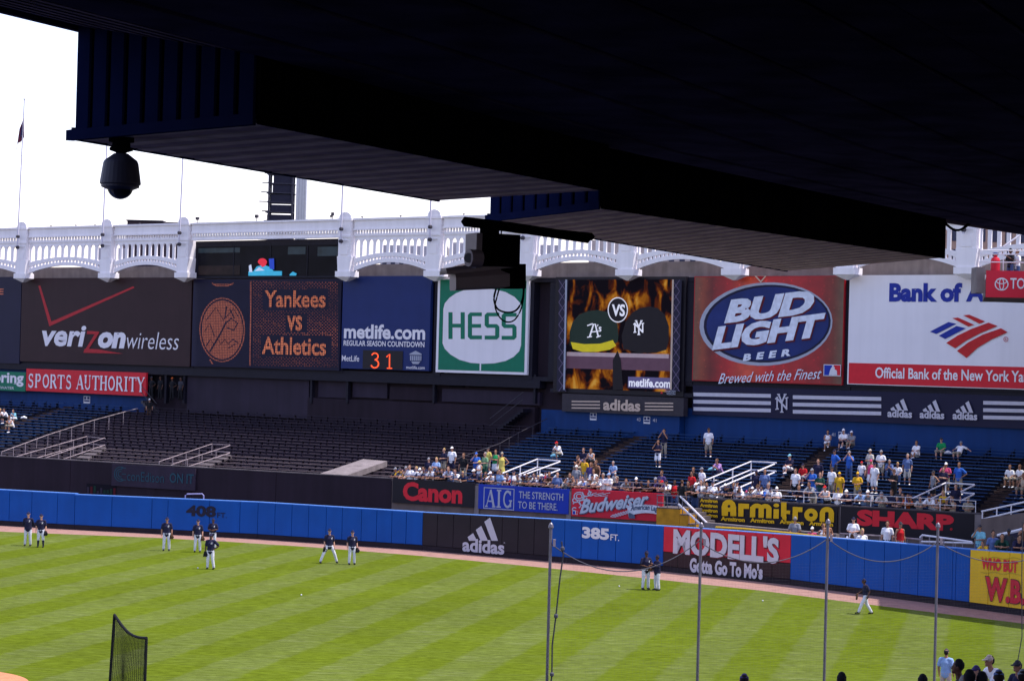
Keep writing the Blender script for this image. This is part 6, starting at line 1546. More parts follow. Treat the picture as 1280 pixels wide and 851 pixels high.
        if part == 'longhair':
            mb.sweep([c + V((0,.05,0)), c + V((0,.075,-.12)), c + V((0,.06,-.24))], [.085,.095,.075], [.05,.045,.035], 10)
        me = remesh(mb, 'hair', .014, .5, 1)
    PM[key] = me; return me

CL = {'navy':(0.016,0.016,0.045), 'black':(0.012,0.012,0.015), 'white':(0.80,0.80,0.82), 'grey':(0.22,0.23,0.26), 'blue':(0.03,0.12,0.48), 'light-blue':(0.25,0.38,0.62), 'slate-blue':(0.10,0.15,0.32), 'yellow':(0.66,0.38,0.02), 'pale-yellow':(0.62,0.52,0.12),
      'red':(0.50,0.015,0.02), 'orange':(0.62,0.11,0.02), 'green':(0.012,0.26,0.08), 'dark-green':(0.012,0.055,0.04), 'sage':(0.16,0.30,0.16), 'pink':(0.52,0.06,0.16), 'lilac':(0.42,0.24,0.50), 'purple':(0.07,0.05,0.16), 'tan':(0.46,0.36,0.26), 'khaki':(0.30,0.26,0.20), 'cyan':(0.20,0.48,0.58),
      'denim':(0.05,0.08,0.18), 'cream':(0.52,0.48,0.42), 'brown':(0.09,0.045,0.025), 'blond':(0.42,0.28,0.11), 'dark':(0.018,0.013,0.012), 'gray-haired':(0.25,0.24,0.24), 'beige':(0.50,0.40,0.32), 'charcoal':(0.04,0.04,0.05), 'striped':(0.40,0.42,0.5)}
def cloth(c):
    if 'cloth_'+c not in MATS:
        if c == 'striped':
            m = M('cloth_'+c, CL['white'], .85, .03, 8); N = m.node_tree.nodes; L = m.node_tree.links
            wv = N.new('ShaderNodeTexWave'); wv.bands_direction = 'Z'; wv.inputs['Scale'].default_value = 2.6; tc = N.new('ShaderNodeTexCoord'); L.new(tc.outputs['Object'], wv.inputs[0])
            mx = N.new('ShaderNodeMix'); mx.data_type = 'RGBA'; r = N.new('ShaderNodeMath'); r.operation = 'GREATER_THAN'; r.inputs[1].default_value = .55; L.new(wv.outputs['Fac'], r.inputs[0]); L.new(r.outputs[0], mx.inputs[0])
            mx.inputs[6].default_value = (*CL['white'],1); mx.inputs[7].default_value = (*CL['slate-blue'],1); L.new(mx.outputs[2], N['Principled BSDF'].inputs['Base Color'])
            return m
        M('cloth_'+c, CL[c], .85, .10, 8, bump=.3)
    return MATS['cloth_'+c]
SK = [M('skin_fair', (0.50,0.27,0.19), .55, .06, 9), M('skin_tan', (0.36,0.18,0.11), .55, .06, 9), M('skin_brown', (0.10,0.045,0.03), .5, .06, 9)]
m_eye = M('eye_dark', (0.01,0.008,0.008), .3)
EYE = MB().box(-.043,-.022,-.006,.004,-.006,.006).box(.022,.043,-.006,.004,-.006,.006).mesh('eyes'); EYE.materials.append(None)
LOGO = MB()
for st in stroke_quads([(-.03,-.04),(-.03,.03),(.015,-.035),(.015,.04)], .014) + stroke_quads([(-.01,.045),(.0,.01),(.0,-.045)], .012) + stroke_quads([(.035,.045),(.0,.01)], .012): LOGO.flat([(p[0]*1.15, p[1]*1.15) for p in st], -.0)
LOGO = LOGO.mesh('emblem'); LOGO.materials.append(None)
PEOPLE = []
def person(loc, rz, pose, shirt, bottom, head, sc=1.0, skin=0, top='shirt', shoes='white', logo=None, fine=False, **kw):
    o = thing('person', None, 'person', loc, rz); o.scale = (sc*random.uniform(.96,1.06), sc, sc)
    inst('body', pmesh(pose, 'body'), o, SK[skin]) if not kw.get('suitcol') else inst('body', pmesh(pose, 'body'), o, SK[skin])
    if shirt: inst('shirt', pmesh(pose, top), o, cloth(shirt))
    if bottom:
        bt, bc = bottom; inst('trousers' if bt != 'skirt' else 'skirt', pmesh(pose, bt), o, cloth(bc))
        if bt == 'knickers': inst('socks', pmesh(pose, 'socks'), o, cloth('navy'))
    inst('shoes', pmesh(pose, 'shoes'), o, cloth(shoes))
    h, hcx = head
    if h == 'cap': inst('cap', pmesh(pose, 'cap'), o, cloth(hcx))
    if h in ('hair', 'cap'): inst('hair', pmesh(pose, 'hair'), o, cloth(hcx if h == 'hair' else 'dark')).scale = (1,1,1) if h == 'hair' else (.90,.94,.977)
    if h == 'longhair': inst('hair', pmesh(pose, 'longhair'), o, cloth(hcx))
    J = poseJ(pose)
    if fine or h != 'none':
        e = inst('eyes', EYE, o, m_eye, loc=J['he'] + Vector((0, -.094, .042)))
    if logo: inst('emblem', LOGO, o, cloth('white'), loc=J['ch'] + Vector((.085, -.155, .02)), rz=.35)
    return o

GL = MB()
GL.sweep([(0,0,.05),(0,-.01,-.06)], [.075,.085], [.045,.05], 9)
for i in range(4): GL.sweep([(-.075+i*.05,-.01,-.08),(-.085+i*.057,-.035,-.19)], [.028,.024], [.028,.022], 6)
GL.sweep([(.085,-.01,-.02),(.125,-.05,-.11)], [.028,.022], [.028,.022], 6)
GLM = remesh(GL, 'baseball_glove', .014, .5)
def glove(owner, pose, hand, col, label, sc):
    h = poseJ(pose)[hand] + Vector((0, -.01, -.06)); h = Matrix.Rotation(owner.rotation_euler.z, 3, 'Z') @ (h * sc)
    o = inst('baseball_glove', GLM, None, cloth(col), loc=Vector(owner.location) + h, rz=owner.rotation_euler.z)
    tag(o, label, 'glove', 'baseball gloves held by the players')
m_ = None
PLAYERS = [
 (34.5, 683.0, 640.5, 'back', 5, 0, 'trousers', 'jacket', None, 'player in navy top, hands behind his back, farthest left on the grass'),
 (50.6, 684.7, 643.0, 'stand', 5, 0, 'knickers', 'shirt', ('lha','black'), 'player with high dark socks and a glove, second from the left edge'),
 (207.8, 689.0, 647.0, 'stand', 8, 1, 'trousers', 'shirt', ('lha','brown'), 'stocky player with tan glove, left of the group under the number 408'),
 (246.6, 690.8, 649.6, 'stand', 10, 0, 'trousers', 'shirt', ('lha','brown'), 'slim player with brown glove, middle of the group under the number 408'),
 (265.6, 686.5, 648.3, 'hold', 5, 2, 'trousers', 'shirt', None, 'player half hidden behind the foremost outfielder under the number 408'),
 (262.6, 712.0, 667.5, 'onehip', -5, 2, 'trousers', 'shirt', ('rha','black'), 'foremost player of the left group, dark glove and hand on hip'),
 (411.0, 704.5, 661.3, 'wide', 20, 0, 'trousers', 'shirt', ('rha','black'), 'player with legs spread wide, left one of the middle pair'),
 (439.6, 706.3, 663.3, 'stand', 15, 0, 'trousers', 'shirt', ('lha','black'), 'upright player with dark glove, right one of the middle pair'),
 (806.8, 737.5, 689.0, 'hold', 22, 2, 'trousers', 'shirt', ('lha','brown'), 'taller player of the talking pair before the red store wall'),
 (821.0, 738.5, 694.0, 'talk', -60, 2, 'trousers', 'jacket', None, 'player in long navy jacket turned left, talking before the red store wall'),
 (1081.5, 768.5, 723.3, 'walk', -82, 2, 'trousers', 'shirt', ('rha','brown'), 'lone player walking left beside the track on the right'),
]
WU = cloth('cream'); CL['uniform'] = (0.62, 0.62, 0.68)
for (x, yf, yt, pose, rz, sk, bt, top, gl, lab) in PLAYERS:
    P = at_z(x, yf - 1, 0); h = (yf - yt) * P.y / FPX
    sc = h / (1.80 if pose != 'wide' else 1.74)
    o = person((P.x, P.y, 0), R(rz), pose, 'navy', (bt, 'uniform'), ('cap', 'navy'), sc, sk, top, 'black', 'ny' if rz > -50 else None, True)
    tag(o, lab, 'person', 'players standing on the outfield grass')
    if gl: glove(o, pose, gl[0], gl[1], ('dark' if gl[1] == 'black' else 'brown') + ' glove of the ' + lab.split(',')[0].replace(' under the number 408', ' by the 408'), sc)

ORD = ['leftmost', 'second-from-left', 'third-from-left', 'fourth-from-left', 'fifth-from-left', 'sixth-from-left', 'seventh-from-left', 'eighth-from-left', 'ninth-from-left']
POSEW = {'stand':'standing', 'hips':'standing hands-on-hips', 'onehip':'standing hand-on-hip', 'crossed':'standing arms-folded', 'back':'standing', 'lean':'leaning on the rail', 'look':'standing hands-to-face', 'face':'standing hand-to-face', 'hold':'standing', 'talk':'standing', 'walk':'walking', 'sit':'sitting', 'sitlean':'sitting bent forward', 'sitback':'reclining', 'sitknee':'sitting knees-up'}
def zone_front(x):
    return 'above red-script black board' if x < 597 else 'above blue slogan board' if x < 713 else 'above red beer board' if x < 829 else 'by the yellow stairs' if x < 874 else 'above gold-lettered board' if x < 1050 else 'above red-lettered black board'
def zone_back(x):
    return 'behind red-script board' if x < 597 else 'behind blue slogan board' if x < 713 else 'on benches behind red beer board' if x < 829 else 'on benches behind yellow stairs' if x < 900 else 'on benches behind gold-lettered board' if x < 1050 else 'on benches behind red-lettered board' if x < 1222 else 'on far-right blue benches'
REG = []
def describe(o, shirt, head, pose, zone, x, group, top='shirt'):
    hw = {'cap': f'{head[1]} cap', 'hair': f'{head[1]} hair' if head[1] != 'gray-haired' else 'gray hair', 'longhair': f'long {head[1]} hair'}[head[0]]
    if head[1] == 'dark' and head[0] != 'cap': hw = hw.replace('dark', 'dark')
    tw = {'shirt':'shirt', 'tank':'tank-top', 'jacket':'jacket', 'dress':'dress'}[top]
    lab = (f'person in {shirt} {tw}, {hw}' if shirt else f'shirtless person, {hw}') + f', {POSEW[pose]} {zone}'
    REG.append((lab, x, o)); tag(o, None, 'person', group)
def front(data, off=-0.62, floor=ZF, plane=None, group='fans along the bleacher front rail'):
    pl = plane or BP
    for ln in data.strip().split('\n'):
        f = [t.strip() for t in ln.split(',')]; x, y = float(f[0]), float(f[1]); pose = f[2]; sh, _, top = f[3].partition(':'); bt = f[4].split(':'); hd = f[5].split(':'); sk = int(f[6]) if len(f) > 6 else random.choice([0,0,1,0,1])
        q, z = pl.hit(x, y, off); H0 = {'lean':1.66}.get(pose, 1.79); sc = max(.62, min(1.08, (z - floor)/H0))
        P = pl.pt(q, z - H0*sc, off); rz = pl.rz + R(random.uniform(-22, 22))
        o = person(P, rz, pose, sh or None, (bt[1], bt[0]), tuple(hd), sc, sk, top or 'shirt')
        describe(o, sh, hd, pose, zone_front(x), x, group, top or 'shirt')
def back(data, group='fans among the bleacher benches', zone=None):
    for ln in data.strip().split('\n'):
        f = [t.strip() for t in ln.split(',')]; x, y = float(f[0]), float(f[1]); pose = f[2]; sh, _, top = f[3].partition(':'); bt = f[4].split(':'); hd = f[5].split(':'); sk = int(f[6]) if len(f) > 6 else random.choice([0,0,1,0,1]); want = float(f[7]) if len(f) > 7 else 1.0
        H0 = 1.33 if pose == 'sit' else 1.25 if pose == 'sitlean' else 1.27 if pose in ('sitback',) else 1.33 if pose.startswith('sit') else 1.79
        best = None
        for (p0, p1, z, t) in ROWS:
            q, zz = p0.hit(x, y, 0.0); e = abs((zz - z)/H0 - want)
            if best is None or e < best[0]: best = (e, p0, z, q, (zz - z)/H0)
        e, p0, z, q, sc = best; sc = max(.6, min(1.12, sc))
        off = -.23 if pose.startswith('sit') else 0.12
        P = p0.pt(p0.hit(x, y, off)[0], z, off); rz = p0.rz + R(random.uniform(-25, 25))
        o = person(P, rz, pose, sh or None, (bt[1], bt[0]), tuple(hd), sc, sk, top or 'shirt')
        describe(o, sh, hd, pose, zone or zone_back(x), x, group, top or 'shirt')
front('''496.8,584,lean,charcoal,denim:trousers,cap:grey
501.2,583.5,lean,yellow,denim:trousers,cap:charcoal
507.5,582.5,hold,grey,denim:trousers,cap:grey
512.2,581,face,white,denim:trousers,hair:brown
520.6,583,crossed,white,denim:trousers,hair:blond
526.3,584.5,lean,navy,denim:trousers,cap:white
531.2,583,lean,white,denim:trousers,hair:dark
539.8,583,lean,white,denim:trousers,hair:gray-haired
550.0,584,lean,black,denim:trousers,hair:dark,1
554.2,586,lean,charcoal,denim:trousers,hair:brown
561.6,582.8,lean,striped,denim:trousers,hair:brown
570.5,586.5,lean,white,denim:trousers,hair:brown
579.3,589,lean,navy,denim:trousers,hair:blond
594.3,586,lean,navy,denim:trousers,cap:white
602.6,590,lean,black,denim:trousers,hair:brown,1
609.4,589.8,lean,tan:tank,denim:trousers,hair:brown,1
615.0,589,lean,white,denim:trousers,cap:white
622.0,592,lean,navy,denim:trousers,cap:navy
629.2,591,lean,white,denim:trousers,cap:brown
642.2,587.5,crossed,white,navy:trousers,cap:navy
655.6,593,lean,charcoal,denim:trousers,hair:dark,2
660.6,592,lean,tan:tank,denim:trousers,longhair:brown,1
670.0,591,lean,white,denim:trousers,hair:dark
678.4,592,lean,navy,denim:trousers,cap:white
687.4,589.5,lean,brown:tank,denim:trousers,hair:brown,1
697.0,594,lean,purple,denim:trousers,cap:white
703.0,597,lean,cream,denim:trousers,hair:brown
712.5,591,lean,white:tank,denim:trousers,longhair:brown,1
716.3,595,lean,black,denim:trousers,hair:brown,1
730.3,595,lean,white,red:shorts,hair:dark
740.0,597,lean,black,denim:trousers,cap:white
742.3,592,lean,cream,denim:trousers,cap:navy
754.0,591.3,stand,white,khaki:trousers,hair:gray-haired
761.5,590.8,crossed,white,white:trousers,cap:light-blue
771.4,596.3,crossed,navy,navy:shorts,hair:brown
789.0,600.0,lean,charcoal,denim:trousers,cap:navy
796.0,596,lean,navy,denim:trousers,cap:white
803.4,601,lean,black,denim:trousers,hair:dark,2
819.8,596,lean,navy,navy:trousers,cap:grey
825.3,596.5,lean,purple,denim:trousers,cap:navy
835.0,599,lean,white,denim:trousers,cap:navy
843.4,600,hold,red:tank,denim:trousers,hair:dark,2
862.0,601,lean,charcoal,denim:trousers,hair:dark,1
867.3,606,lean,black,denim:trousers,hair:dark,2
876.2,600,crossed,white,denim:trousers,hair:brown
891.0,601,crossed,white,denim:trousers,cap:navy
908.0,604,lean,navy,denim:trousers,cap:white
917.0,602.5,lean,black,denim:trousers,hair:dark,1
921.2,600.5,stand,white,denim:trousers,cap:navy
926.4,608,lean,white,denim:trousers,hair:brown
933.8,612.5,lean,white,denim:trousers,cap:pink
942.0,608,lean,cream,denim:trousers,cap:white
949.2,605,lean,white,denim:trousers,cap:brown
960.7,603.5,crossed,white,khaki:trousers,hair:gray-haired
971.0,608,crossed,white,white:trousers,cap:white
999.5,606,lean,navy,denim:trousers,hair:brown,1
1013.8,602,lean,grey,khaki:trousers,hair:dark,1
1032.5,606.5,lean,white:tank,black:trousers,cap:red
1047.7,609,crossed,white,denim:trousers,cap:charcoal
1059.5,611.5,lean,navy,navy:trousers,cap:white
1077.4,611.5,lean,light-blue,denim:trousers,cap:charcoal
1086.0,612,lean,grey,denim:trousers,cap:white
1102.4,614,lean,cream,khaki:trousers,cap:grey
1114.8,612,hold,navy,navy:trousers,longhair:brown
1121.6,620,lean,brown,denim:trousers,hair:brown
1125.2,609.5,stand,charcoal,denim:trousers,hair:brown
1135.5,617.5,lean,orange,orange:trousers,hair:brown
1139.0,616,lean,charcoal,denim:trousers,cap:navy
1150.0,620,lean,cream,khaki:trousers,hair:brown
1163.0,617,lean,white,denim:trousers,cap:navy
1177.5,622,lean,tan:tank,black:trousers,hair:brown
1191.0,620.5,crossed,tan:tank,denim:trousers,hair:brown
505.5,586.5,lean,cream,denim:trousers,hair:brown
535.5,586,lean,grey,denim:trousers,cap:navy
545.3,586,lean,black,denim:trousers,cap:navy
636.0,591,lean,red,denim:trousers,hair:brown
649.2,592.5,lean,cream,denim:trousers,hair:dark
665.5,594,lean,navy,denim:trousers,cap:grey
674.0,594,lean,brown,denim:trousers,hair:blond
683.0,595,lean,black,denim:trousers,cap:red
691.5,596,lean,cream,denim:trousers,hair:brown
721.5,596,lean,grey,denim:trousers,cap:navy
735.3,597,lean,blue,denim:trousers,hair:dark
747.5,595,lean,white,denim:trousers,hair:brown
783.2,598,lean,grey,denim:trousers,hair:brown,1
811.0,600,lean,black,denim:trousers,hair:brown
829.8,600,lean,white,denim:trousers,cap:red
871.8,603,lean,navy,denim:trousers,cap:white
884.0,603,lean,cream,denim:trousers,hair:brown
899.5,605,lean,white,denim:trousers,cap:navy
912.5,606,lean,charcoal,denim:trousers,cap:charcoal
938.2,609,lean,white,denim:trousers,hair:brown
954.5,608,lean,blue,denim:trousers,hair:dark
965.5,609,lean,grey,denim:trousers,cap:navy
1130.5,616,lean,purple,denim:trousers,hair:dark
1170.5,621,lean,white,denim:trousers,cap:navy
1184.0,622,lean,black,denim:trousers,cap:grey
1210.4,621,hold,khaki,khaki:trousers,cap:khaki''')
back('''536.0,571.5,stand,navy,denim:trousers,cap:grey
545.6,571.5,crossed,light-blue,denim:trousers,longhair:blond
555.2,560,hold,navy,khaki:shorts,hair:blond
565.2,558,stand,white,navy:shorts,cap:white
579.6,566,stand,black,khaki:shorts,hair:brown
595.5,565,face,blue,denim:trousers,cap:blue
599.6,575,crossed,white:tank,khaki:shorts,cap:pale-yellow,1
606.6,565,hold,sage,dark-green:trousers,hair:gray-haired
610.2,559,stand,pale-yellow,khaki:shorts,cap:charcoal
619.6,562,crossed,green:tank,white:skirt,hair:brown,1
627.6,564.5,onehip,pale-yellow:tank,pale-yellow:skirt,cap:khaki,1
625.0,586,stand,light-blue,denim:trousers,hair:brown
682.0,588.5,stand,purple,denim:trousers,cap:navy
696.8,590,stand,slate-blue,denim:trousers,hair:brown
700.0,552.3,sitlean,white,khaki:shorts,cap:red
727.2,570,sitlean,brown:tank,khaki:shorts,hair:brown,1
730.4,560.3,sit,navy,denim:shorts,hair:brown
740.3,561,sitlean,white:tank,black:shorts,longhair:brown,1
731.0,571.4,stand,yellow,grey:shorts,cap:navy
720.6,580.8,stand,grey,grey:shorts,cap:white
738.6,577.5,stand,purple,denim:trousers,longhair:brown
745.0,574.6,stand,brown:tank,khaki:shorts,hair:brown,1
742.0,586.0,stand,white,denim:trousers,hair:brown
767.2,576.8,sit,light-blue,denim:trousers,hair:gray-haired
769.5,590.8,sit,cream,khaki:shorts,cap:cream,0,0.75
822.8,549.8,face,navy,white:shorts,hair:brown,1
830.4,536.0,look,navy,khaki:trousers,hair:dark
827.3,588.0,stand,purple,denim:trousers,hair:brown
886.0,534.6,stand,white,khaki:shorts,cap:brown,1
900.5,573.8,sitlean,lilac,navy:trousers,hair:brown
866.8,583.8,stand,black,denim:trousers,hair:brown
865.0,589.0,stand,red,denim:trousers,hair:dark,1
877.6,583.8,stand,white,khaki:shorts,cap:grey
945.6,587.0,stand,navy,navy:trousers,cap:navy,2
956.2,586.0,stand,slate-blue,navy:trousers,hair:dark,1
1035.0,538.0,sitknee,white:tank,white:shorts,hair:dark,1
1055.2,536.2,sitknee,white,navy:shorts,cap:white
1065.4,538.8,sitknee,grey,khaki:shorts,cap:white,1
988.5,568.0,sitknee,navy,white:shorts,cap:cyan
994.6,585.5,stand,white,black:shorts,hair:brown
1004.5,579.6,sit,red,grey:shorts,cap:navy
1015.2,585.0,face,blue,blue:shorts,cap:grey
1022.8,573.6,stand,navy,grey:shorts,hair:brown
1043.6,561.4,onehip,blue,charcoal:shorts,cap:navy,1
1061.8,563.0,look,blue,denim:trousers,cap:grey
1040.0,582.8,stand,white,khaki:shorts,cap:charcoal
1025.2,590.0,crossed,dark-green,denim:trousers,hair:brown
1049.5,589.5,stand,yellow,yellow:shorts,cap:yellow
1072.2,589.2,hold,yellow,khaki:shorts,cap:yellow
1077.3,576.2,stand,white,denim:shorts,cap:red,0,0.85
1088.0,561.0,hold,cream,khaki:trousers,cap:cream
1101.6,562.2,hold,white,khaki:shorts,cap:grey
1088.8,573.8,stand,pink:tank,white:skirt,cap:pink,1
1093.4,577.8,stand,white,white:shorts,cap:navy
1112.2,575.0,sitlean,slate-blue,denim:trousers,hair:gray-haired
1122.2,578.2,sit,white,denim:trousers,hair:blond
1134.6,567.0,stand,slate-blue,cream:shorts,hair:gray-haired
1118.0,586.0,crossed,black,black:trousers,cap:brown
1146.6,551.4,sitknee,white,white:skirt,hair:brown,1
1177.5,547.4,sit,green,khaki:shorts,cap:charcoal
1199.6,551.6,sitback,white,khaki:shorts,cap:grey
1167.0,587.8,onehip,grey:tank,black:shorts,cap:charcoal,1
1182.6,577.6,face,pink,khaki:shorts,cap:white
1179.5,583.6,crossed,navy,navy:trousers,hair:brown
1199.0,577.6,onehip,blue,khaki:shorts,hair:brown
1194.8,604.8,stand,navy,navy:trousers,hair:brown
1179.0,612.8,stand,yellow,khaki:shorts,longhair:blond
1263.0,581.4,sit,white,khaki:shorts,hair:brown,1
1275.8,581.2,sit,white,khaki:shorts,hair:brown,1
1280.5,592.0,sit,tan:tank,khaki:shorts,hair:brown,1''')
back('''2.4,511.0,sitlean,white,black:trousers,hair:blond
9.2,511.2,sitlean,white,black:shorts,hair:brown
19.0,512.2,sitlean,cyan,white:shorts,hair:brown
15.2,520.0,sitlean,white:tank,khaki:shorts,hair:brown,1''', 'four fans seated on the left blue benches', 'on the far-left blue benches')
# two men at the stairs
for x, y, sh, sk, lab in ((852.6, 600, 'black', 1, 'person in black shirt and black trousers standing on the yellow stair landing'),):
    pl = BP; q, z = pl.hit(x, y, .9); q2, zt_ = BP.hit(846, 634, 1.9); P = pl.pt(q, z - 1.79, .9)
    o = person(P, pl.rz + R(170), 'stand', sh, ('trousers', 'black'), ('hair', 'brown'), 1.0, sk); tag(o, lab, 'person')
# white bags and clothing on benches
for x, y, c, lab in ((693, 569.5, 'cyan', 'white plastic bag beside the seated red-capped man'), (890, 587.5, 'cyan', 'pale blue bundle on the bench beside the lilac-shirted woman'), (30, 522, 'white', 'white crumpled bag beside the far-left seated fans'), (1185, 566, 'white', 'white folded towel hanging over the green-shirted fan')):
    P = on_bleacher(x, y, .5); mb = MB(); mb.sweep([(-.2,0,0),(0,.03,.06),(.2,0,.01)], [.08,.14,.07], [.08,.12,.06], 8, Vector((0,1,0))); me = remesh(mb, 'bag', .03, .5)
    tag(inst('plastic_bag', me, None, cloth(c), loc=P), lab, 'bag')
# fans standing just behind the right field wall
def behind(x, y, back_, pose, sh, top, bt, hd, sk, rz, lab, H=1.79, fl=1.05, cat='person', grp='fans behind the right field wall'):
    pl = depth_wall(x); q, z = pl.hit(x, y, -back_); sc = max(.55, min(1.08, (z - fl)/H)); P = pl.pt(q, z - H*sc, -back_)
    o = person(P, R(rz), pose, sh, bt, hd, sc, sk, top); tag(o, lab, cat, grp); return o
behind(994, 646, 2.2, 'back', 'grey', 'shirt', ('trousers','khaki'), ('hair','gray-haired'), 1, 160, 'grey-shirted man seen from behind under the gold lettering')
behind(1015.5, 658, 1.9, 'stand', 'pink', 'shirt', ('shorts','white'), ('cap','white'), 1, -20, 'child in white cap peeking over the right field wall', 1.79)
behind(1029, 654, 2.2, 'stand', 'white', 'tank', ('shorts','red'), ('hair','brown'), 1, 20, 'fan in white tank top at the third net pole')
behind(1034.5, 650.5, 1.8, 'hold', None, 'tank', ('shorts','navy'), ('hair','brown'), 1, 30, 'shirtless tanned fan at the third net pole')
gx = behind(1067, 646, 2.0, 'hold', 'white', 'shirt', ('shorts','white'), ('cap','navy'), 0, -10, 'fan in white jersey and navy cap holding a glove over the wall')
glove(gx, 'hold', 'rha', 'brown', 'brown baseball glove of the white-jerseyed fan behind the wall', 1.0)
behind(1078, 660.5, 1.8, 'stand', 'white', 'shirt', ('shorts','white'), ('longhair','blond'), 0, 15, 'blonde-haired fan in white just behind the right field wall')
behind(1058.5, 670, 1.7, 'sit', 'white', 'shirt', ('shorts','white'), ('cap','white'), 0, 15, 'crouching child in white whose cap just clears the wall', 1.33, 1.6)
behind(1109.5, 651, 2.2, 'stand', 'white', 'shirt', ('shorts','navy'), ('hair','dark'), 1, -20, 'fan in long white tee before the red lettering, left of the red vest')
behind(1125.5, 652, 2.0, 'stand', 'red', 'tank', ('shorts','khaki'), ('cap','charcoal'), 1, 25, 'fan in red sleeveless vest and dark cap behind the wall')
def by_yellow(x, y, bk_, *a, **k): return behind(x, y, bk_, *a, grp='fans above the yellow wall at the right edge', **k)
by_yellow(1225, 655.5, 1.6, 'face', 'cyan', 'shirt', ('shorts','denim'), ('cap','charcoal'), 1, -30, 'fan in turquoise shirt and dark cap over the yellow wall corner', fl=1.7)
by_yellow(1230, 676, .5, 'lean', 'yellow', 'shirt', ('shorts','denim'), ('hair','brown'), 1, -40, 'child in yellow bending over the yellow wall', H=1.66, fl=1.7)
by_yellow(1241.5, 663, 1.4, 'stand', 'slate-blue', 'shirt', ('trousers','denim'), ('hair','dark'), 1, 0, 'fan in blue tee leaning at the dark rail over the yellow wall', fl=1.6)
by_yellow(1253, 667, 1.4, 'lean', 'dark-green', 'shirt', ('trousers','denim'), ('hair','brown'), 1, -15, 'fan in dark green tee at the dark rail over the yellow wall', H=1.66, fl=1.6)
by_yellow(1261, 660.5, 2.6, 'stand', 'charcoal', 'shirt', ('trousers','denim'), ('cap','charcoal'), 2, 10, 'dark-capped fan standing behind the green-shirted one at right', fl=1.8)
by_yellow(1273, 668, 1.4, 'lean', 'navy', 'shirt', ('trousers','denim'), ('hair','dark'), 1, 5, 'fan in navy tee leaning on the rail near the right picture edge', H=1.66, fl=1.6)
by_yellow(1280, 654, 3.2, 'stand', 'brown', 'tank', ('trousers','denim'), ('hair','brown'), 1, 15, 'bare-armed fan cut by the right picture edge above the yellow wall', fl=1.8)
# men by the red board on the upper deck
for x, y, sh, hd, sk, rz, lab in ((1263.5, 310.5, 'black', ('cap','black'), 2, -60, 'man in black pointing left above the red ringed-emblem board'), (1272, 312.5, 'white', ('hair','brown'), 1, -70, 'man in white tee beside the black-clad man above the red board')):
    P = at_Y(x, y, TD + 1.1); sc = .98
    o = person((P.x, P.y, P.z - 1.79*sc), R(rz), 'talk' if sh == 'black' else 'hold', sh, ('trousers', 'denim'), hd, sc, sk); tag(o, lab, 'person', 'men on the right upper deck')
# dim figures under the ledge and on the dark stairs
for i, (x, y, c, hd, sk) in enumerate(((192, 470.5, 'black', ('cap','charcoal'), 2), (203, 470.5, 'black', ('hair','dark'), 2), (218, 471.5, 'black', ('cap','orange'), 2), (228.5, 471.5, 'charcoal', ('hair','dark'), 2))):
    q, z = FR.hit(x, y, -.1); P = FR.pt(q, z - 1.79, .1)
    o = person(P, FR.rz, 'stand' if i % 2 else 'hips', c, ('trousers', 'black'), hd, 1.0, sk, shoes='black'); tag(o, ('leftmost, dark-capped', 'second', 'third, orange-capped', 'rightmost') [i] + ' dim figure standing in the dark opening right of the red serif board', 'person', 'dim figures in the dark opening')
q, z = FR.hit(187, 498, 1.6); P = FR.pt(q, z - 1.79*.95, 1.6)
tag(person(P, FR.rz + R(40), 'stand', 'black', ('trousers', 'brown'), ('cap', 'white'), .95, 1, shoes='black'), 'white-capped dark-clothed person below the red serif board end', 'person')

# foreground spectators at the bottom right, placed by the size of their heads
def fg(x, ytop, Y, pose, sh, top, bt, hd, sk, rz, lab, sc=1.0):
    H = 1.33 if pose.startswith('sit') else 1.66 if pose == 'lean' else 1.79
    P = at_Y(x, ytop, Y); o = person((P.x, P.y, P.z - H*sc), R(rz), pose, sh, bt, hd, sc, sk, top, 'white', None, True)
    tag(o, lab, 'person', 'spectators in the nearest stand at the bottom right'); return o
fg(1183, 810.5, 62, 'stand', 'light-blue', 'shirt', ('trousers','beige'), ('cap','charcoal'), 1, 150, 'man in pale blue polo and beige trousers seen from behind at the pole', .8)
fg(1204.5, 826.5, 38, 'sit', 'black', 'shirt', ('trousers','black'), ('hair','black'), 2, -105, 'large dark-haired head in profile right of the pale blue polo man')
fg(1225, 832.5, 44, 'sit', 'white', 'shirt', ('shorts','denim'), ('cap','purple'), 0, -80, 'boy in purple-grey cap facing left between two dark heads', .85)
fg(1213.5, 840.5, 33, 'sit', 'black', 'shirt', ('trousers','black'), ('hair','black'), 2, 180, 'dark round head low in front, left of the blue cap')
fg(1229, 843.0, 33, 'sit', 'black', 'shirt', ('trousers','black'), ('hair','black'), 2, 180, 'black head cut by the bottom edge beside the blue cap')
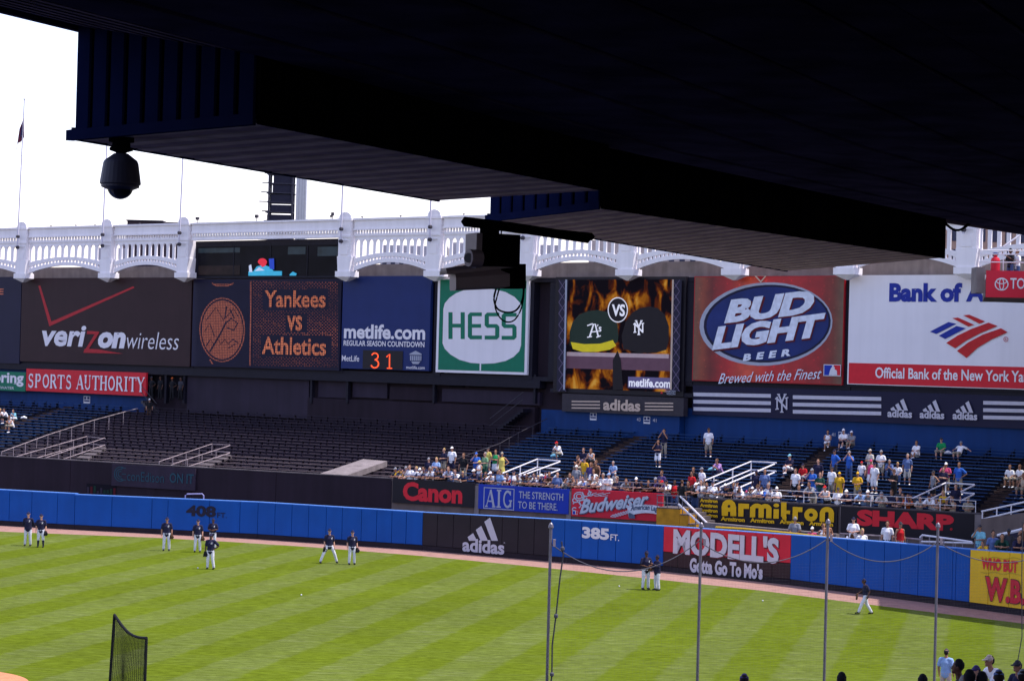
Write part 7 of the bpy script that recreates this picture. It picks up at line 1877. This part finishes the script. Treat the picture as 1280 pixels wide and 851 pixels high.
fg(1249, 839.5, 36, 'sit', 'navy', 'shirt', ('trousers','denim'), ('cap','slate-blue'), 1, 170, 'spectator in a bright blue cap at the bottom edge')
fg(1251, 814.5, 50, 'sitlean', 'white', 'shirt', ('shorts','denim'), ('cap','beige'), 1, -65, 'man in beige cap and white shirt leaning left at bottom right', 1.05)
fg(1276, 826.0, 48, 'sit', 'navy', 'shirt', ('shorts','denim'), ('cap','charcoal'), 1, -60, 'dark-capped spectator at the right edge behind the white-shirted man')
fg(1279, 839.0, 36, 'sit', 'charcoal', 'shirt', ('trousers','denim'), ('cap','grey'), 0, 170, 'spectator in a pale grey cap at the bottom right corner')
fg(1154.5, 845.5, 40, 'sit', 'black', 'shirt', ('trousers','black'), ('hair','black'), 1, 180, 'dark hair just rising at the bottom left of the pale blue polo man')
fg(1053, 843.0, 40, 'sit', 'black', 'shirt', ('trousers','black'), ('hair','black'), 2, 180, 'dark hair just rising over the bottom edge by the third net pole')
fg(930, 844.0, 42, 'sit', 'cream', 'shirt', ('trousers','black'), ('cap','purple'), 1, 170, 'dark purple cap just rising over the bottom edge left of centre right')
fg(1206, 847.5, 36, 'sit', 'cream', 'shirt', ('trousers','denim'), ('hair','gray-haired'), 0, 180, 'grey head at the very bottom edge under the large dark head')

# wire hanging at the right picture edge over the yellow wall
P = at_Y(1277.5, 760, 64.8); o = thing('hanging_rope', 'thin dark cord hanging at the right edge before the yellow wall', 'rope', (P.x, P.y, 0))
MB().tube([(-.05,0,6.6),(-.03,0,5),(0,0,3.9),(.02,0,3.2),(-.1,0,2.4),(-.15,0,0)], .015, 5).build('cord', m_rope, o)

# each label singles out one person
from collections import defaultdict
G = defaultdict(list)
for lab, x, o in REG: G[lab].append((x, o))
for lab, lst in G.items():
    lst.sort(key=lambda a: a[0])
    if len(lst) == 1: lst[0][1]['label'] = lab
    else:
        for i, (x, o) in enumerate(lst):
            w_ = 'rightmost' if i == len(lst)-1 else ORD[min(i, 8)]
            o['label'] = w_ + ' ' + lab
print('people', len(REG), 'objects', len(bpy.data.objects))
